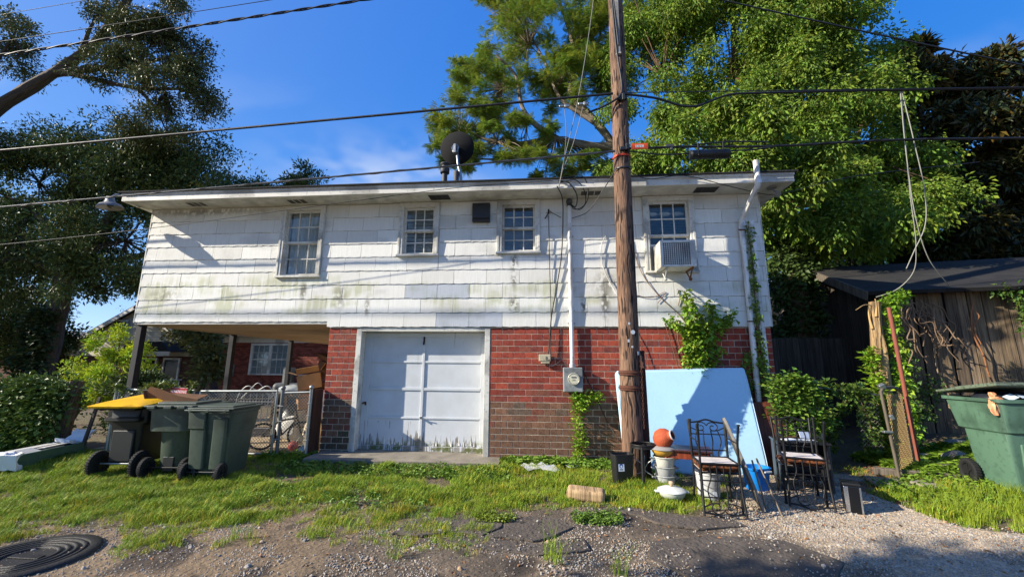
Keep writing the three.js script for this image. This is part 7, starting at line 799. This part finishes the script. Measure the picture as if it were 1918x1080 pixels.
// ---------- grass, weeds, gravel, litter ----------
function tuft(n, h, w, spread, seed, bend = 0.5) { const rn = rng(seed), pos = []; for (let i = 0; i < n; i++) { const a = rn() * TAU, q = spread * Math.sqrt(rn()), x = q * Math.cos(a), z = q * Math.sin(a), l = h * (0.5 + 0.7 * rn()), d = rn() * TAU, b = bend * l * (0.4 + rn()), sx = -Math.sin(d) * w / 2, sz = Math.cos(d) * w / 2; const p0 = [x - sx, -0.01, z - sz], p1 = [x + sx, -0.01, z + sz], m = [x + Math.cos(d) * b * 0.3, l * 0.6, z + Math.sin(d) * b * 0.3], p2 = [m[0] - sx * 0.8, m[1], m[2] - sz * 0.8], p3 = [m[0] + sx * 0.8, m[1], m[2] + sz * 0.8], tp = [x + Math.cos(d) * b, l * 0.92, z + Math.sin(d) * b]; pos.push(...p0, ...p1, ...p3, ...p0, ...p3, ...p2, ...p2, ...p3, ...tp); } const g = new THREE.BufferGeometry(); g.setAttribute('position', new THREE.Float32BufferAttribute(pos, 3)); g.computeVertexNormals(); return plain(g); }
const inBox = (x, z, a, b, c, d) => x > a && x < b && z > c && z < d;
function lawn(x, z) { // how thickly grass grows here
  if (Math.hypot(x + 4.47, z - 3.84) < 0.62) return 0; if (z < 0.12 && x > -4.1) return 0; if (inBox(x, z, -4.1, -0.78, -1, 0.62)) return 0; if (x > -8.3 && x < -4.05 && z < 0.2) return 0;
  const e = edgeZ(x), n = fbm(x * 1.1 + 30, z * 1.1 + 30, 310, 4), m = fbm(x * 4 + 3, z * 4, 320, 3); let d = 1 - ss(-0.35, 0.1, z - e + (m - 0.5) * 0.7);
  if (z > e && x < -0.6) d = Math.max(d, 0.6 * ss(0.47, 0.58, n) * (1 - ss(0.5, 1.1, z - e)));
  d *= 1 - 0.95 * ss(0.5, 0.62, fbm(x * 1.4 + 9, z * 2.2 + 2, 330, 4)) * (inBox(x, z, -4.6, -1.3, 1.15, 2.4) ? 1 : 0.25); if (x > -5 && x < -2.6 && z > 0.6 && z < 1.3) d *= 0.35;
  if (x > 2.35 && x < 4.0) d *= z > 1.3 ? 0 : 0.25; if (x >= 4.0) { d = 0.55 * ss(0.3, 0.6, m) * (1 - ss(-0.3, 0.1, z - e)); if (x < 4.7 && z < 1.2) d *= 0.3; } if (x > 1.7 && x < 2.4 && z < 1.5) d *= 0.4;
  d *= 0.3 + 0.7 * ss(0.34, 0.55, fbm(x * 5 + 12, z * 6 + 5, 345, 3));
  return clamp(d);
}
{
  const rn = rng(401), A = [], B = [], C = []; const gA = tuft(9, 0.085, 0.0055, 0.05, 402, 0.7), gB = tuft(12, 0.055, 0.006, 0.06, 403, 0.9);
  for (let i = 0; i < 125000; i++) { const x = -10.5 + 16 * rn(), z = 0.12 + 3.9 * rn(), d = lawn(x, z); if (rn() > d) continue; const far = z < 1.2 ? 0.6 : 1; if (rn() > far) continue; const v = 0.65 + 0.7 * rn(), dry = rn() < 0.07 + 0.35 * ss(0.56, 0.7, fbm(x * 2.4, z * 2.4, 340, 3)) * 0.6; const q = { p: [x, gnd(x, z) + (z > edgeZ(x) ? 0.01 : 0), z], r: [0, rn() * TAU, 0], s: (0.45 + 0.5 * rn() + 0.5 * ss(0.45, 0.7, fbm(x * 2.7 + 4, z * 3.1 + 8, 347, 3))) * (x > 4 ? 1.25 : 1) * (d < 0.5 ? 0.75 : 1), c: dry ? [1.9 * v, 1.15 * v, 1.6 * v] : [v * (0.8 + 0.5 * rn()), v, v] }; (rn() < 0.6 ? A : B).push(q); }
  const gm = leafM([0.275, 0.385, 0.028], 0.38, 0.65); scatter('grass', gA, gm, A); scatter('grass', gB, gm, B);
  const tall = tuft(26, 0.26, 0.006, 0.07, 404, 0.7), tl = [[0.0, 3.4], [0.06, 3.45], [-1.35, 3.5], [-2.9, 3.25], [-3.0, 3.3], [0.55, 3.62], [-0.82, 2.5], [-1.65, 2.55], [-1.72, 2.5], [-1.6, 2.45]].map(([x, z], i) => ({ p: [x, gnd(x, z), z], r: [0, i, 0], s: i < 2 ? 1.0 : 0.6 + 0.15 * (i % 3), c: i > 6 ? [1.5, 0.9, 1] : [1, 1, 1] })); for (let i = 0; i < 120; i++) { const x = 4.35 + 1.4 * rn(), z = 1.5 + 0.9 * rn(); if (z > edgeZ(x) + 0.05) continue; tl.push({ p: [x, gnd(x, z), z], r: [0, rn() * 6, 0], s: 0.45 + 0.4 * rn(), c: [1.1, 1, 1] }); } scatter('tall_grass', tall, gm, tl);
  // broad leaved weeds
  const wd = leaves(9, 0.06, 0.04, 0.06, 405, { flat: 0.4 }), wl = []; const weed = (n, fx, fz, k, c) => { for (let i = 0; i < n; i++) { const x = fx(), z = fz(); wl.push({ p: [x, gnd(x, z) + 0.02 + 0.05 * rn(), z], r: [0, rn() * 6, 0], s: k * (0.6 + 0.7 * rn()), c }); } };
  weed(420, () => -0.75 + 2.1 * rn(), () => 0.1 + 0.45 * rn() * rn(), 0.9, [1, 1, 1]); weed(200, () => -0.6 + 0.9 * rn(), () => 0.12 + 0.35 * rn(), 1.3, [1.1, 1.05, 1]); weed(500, () => -4.2 + 3.6 * rn(), () => 0.65 + 0.6 * rn(), 0.7, [0.9, 0.9, 0.9]); weed(140, () => -4.75 + 0.7 * rn(), () => 0.2 + 0.3 * rn(), 1.2, [1.2, 1.1, 1]); weed(900, () => 5.0 + 1.6 * rn(), () => -0.3 + 1.2 * rn(), 1.5, [1.15, 1.1, 1]); weed(300, () => 4.3 + 1.5 * rn(), () => 0.9 + 0.9 * rn(), 0.8, [1.1, 1.05, 1]); weed(260, () => -9.6 + 1.6 * rn(), () => 0.6 + 0.5 * rn(), 1.2, [1, 1, 1]); weed(160, () => 0.25 + 0.5 * rn(), () => 2.3 + 0.3 * rn(), 0.5, [0.9, 0.9, 1]); weed(90, () => -0.8 + 0.4 * rn(), () => 2.45 + 0.2 * rn(), 0.5, [1.3, 1, 1]); weed(200, () => -4.0 + 2.6 * rn(), () => 1.6 + 0.8 * rn(), 0.55, [0.9, 0.95, 1]);
  scatter('weeds', wd, leafM([0.18, 0.30, 0.034], 0.36, 0.5), wl);
  // gravel: several tones of small stones
  const st = new THREE.IcosahedronGeometry(1, 1), sp = st.attributes.position; for (let i = 0; i < sp.count; i++) { const k = 0.8 + 0.4 * vnoise(sp.getX(i) * 2 + 9, sp.getY(i) * 2 + sp.getZ(i) * 3 + 9, 350); sp.setXYZ(i, sp.getX(i) * k, sp.getY(i) * k * 0.62, sp.getZ(i) * k * 0.85); } st.computeVertexNormals();
  const gl = [], tones = [[0.36, 0.325, 0.275], [0.26, 0.238, 0.205], [0.44, 0.40, 0.34], [0.33, 0.25, 0.18], [0.18, 0.17, 0.16], [0.38, 0.30, 0.22], [0.42, 0.27, 0.15]];
  for (let i = 0; i < 220000 && gl.length < 52000; i++) { const x = -8 + 15 * rn(), z = 0.5 + 4.4 * rn(); const e = edgeZ(x), off = z - e; if (off < -0.15) continue; const [pale, asp] = laneKind(x, z), n = fbm(x * 1.9 + 60, z * 1.9 + 60, 360, 4), c = fbm(x * 7, z * 7, 370, 3); let d = 0.07 + pale * 0.95; d += 0.75 * ss(0.50, 0.64, n) * (c > 0.42 ? 1 : 0.3); if (x < -3 && z > 3.0) d += 0.25; if (off < 0.05) d *= 0.4; if (onSlab(x, z)) d *= 0.22; if (rn() > d) continue; const big = rn(); gl.push({ p: [x, gnd(x, z) + (onSlab(x, z) ? 0.034 : 0.012), z], r: [rn(), rn() * 6, rn()], s: big > 0.99 ? 0.014 + 0.010 * rn() : 0.0045 + 0.007 * rn() * rn(), c: tones[Math.floor(Math.pow(rn(), 1.4) * 7)] }); }
  scatter('gravel', st, M([1, 1, 1], 0.92), gl);
  // fallen leaves and bits
  const dl = leaves(1, 0.05, 0.028, 0.01, 406, { flat: 0.2 }), ll = []; for (let i = 0; i < 900; i++) { const x = -6 + 11 * rn(), z = 0.6 + 3.2 * rn(); ll.push({ p: [x, gnd(x, z) + 0.022, z], r: [rn() * 0.5, rn() * 6, rn() * 0.5], s: 0.5 + 0.7 * rn(), c: rn() < 0.5 ? [1, 1, 1] : [1.8, 1.5, 1.2] }); } for (let i = 0; i < 500; i++) { const x = 3.9 + 1.6 * rn(), z = 0.2 + 1.5 * rn(); ll.push({ p: [x, gnd(x, z) + 0.02, z], r: [rn() * 0.5, rn() * 6, rn() * 0.5], s: 0.5 + 0.8 * rn(), c: [1.6, 1.1, 0.9] }); } scatter('dead_leaves', dl, leafM([0.16, 0.085, 0.04], 0.1, 0.8), ll);
  const pp = []; for (let k = 0; k < 12; k++) pp.push(move(new THREE.PlaneGeometry(0.10 + 0.1 * rn(), 0.08 + 0.06 * rn(), 4, 4), -0.42 + 0.55 * rn(), gnd(0, 0.6) + 0.05 + 0.02 * rn(), 0.55 + 0.22 * rn(), -1.45 + 0.3 * rn(), 0.3 * rn(), rn() * 3)); for (let k = 0; k < 3; k++) pp.push(move(new THREE.PlaneGeometry(0.14, 0.1, 4, 4), 0.3 + 0.12 * rn(), gnd(0.3, 0.5) + 0.05, 0.45 + 0.1 * rn(), -1.4, 0.2, rn() * 3)); tag(obj('paper_litter', pp, M('#d8d6d0', 0.9)), 'crumpled white paper in the weeds below the brick wall', 'litter');
}
scene.traverse(o => { if (o.isMesh) { o.castShadow = true; o.receiveShadow = true; } });
renderer.render(scene, camera);
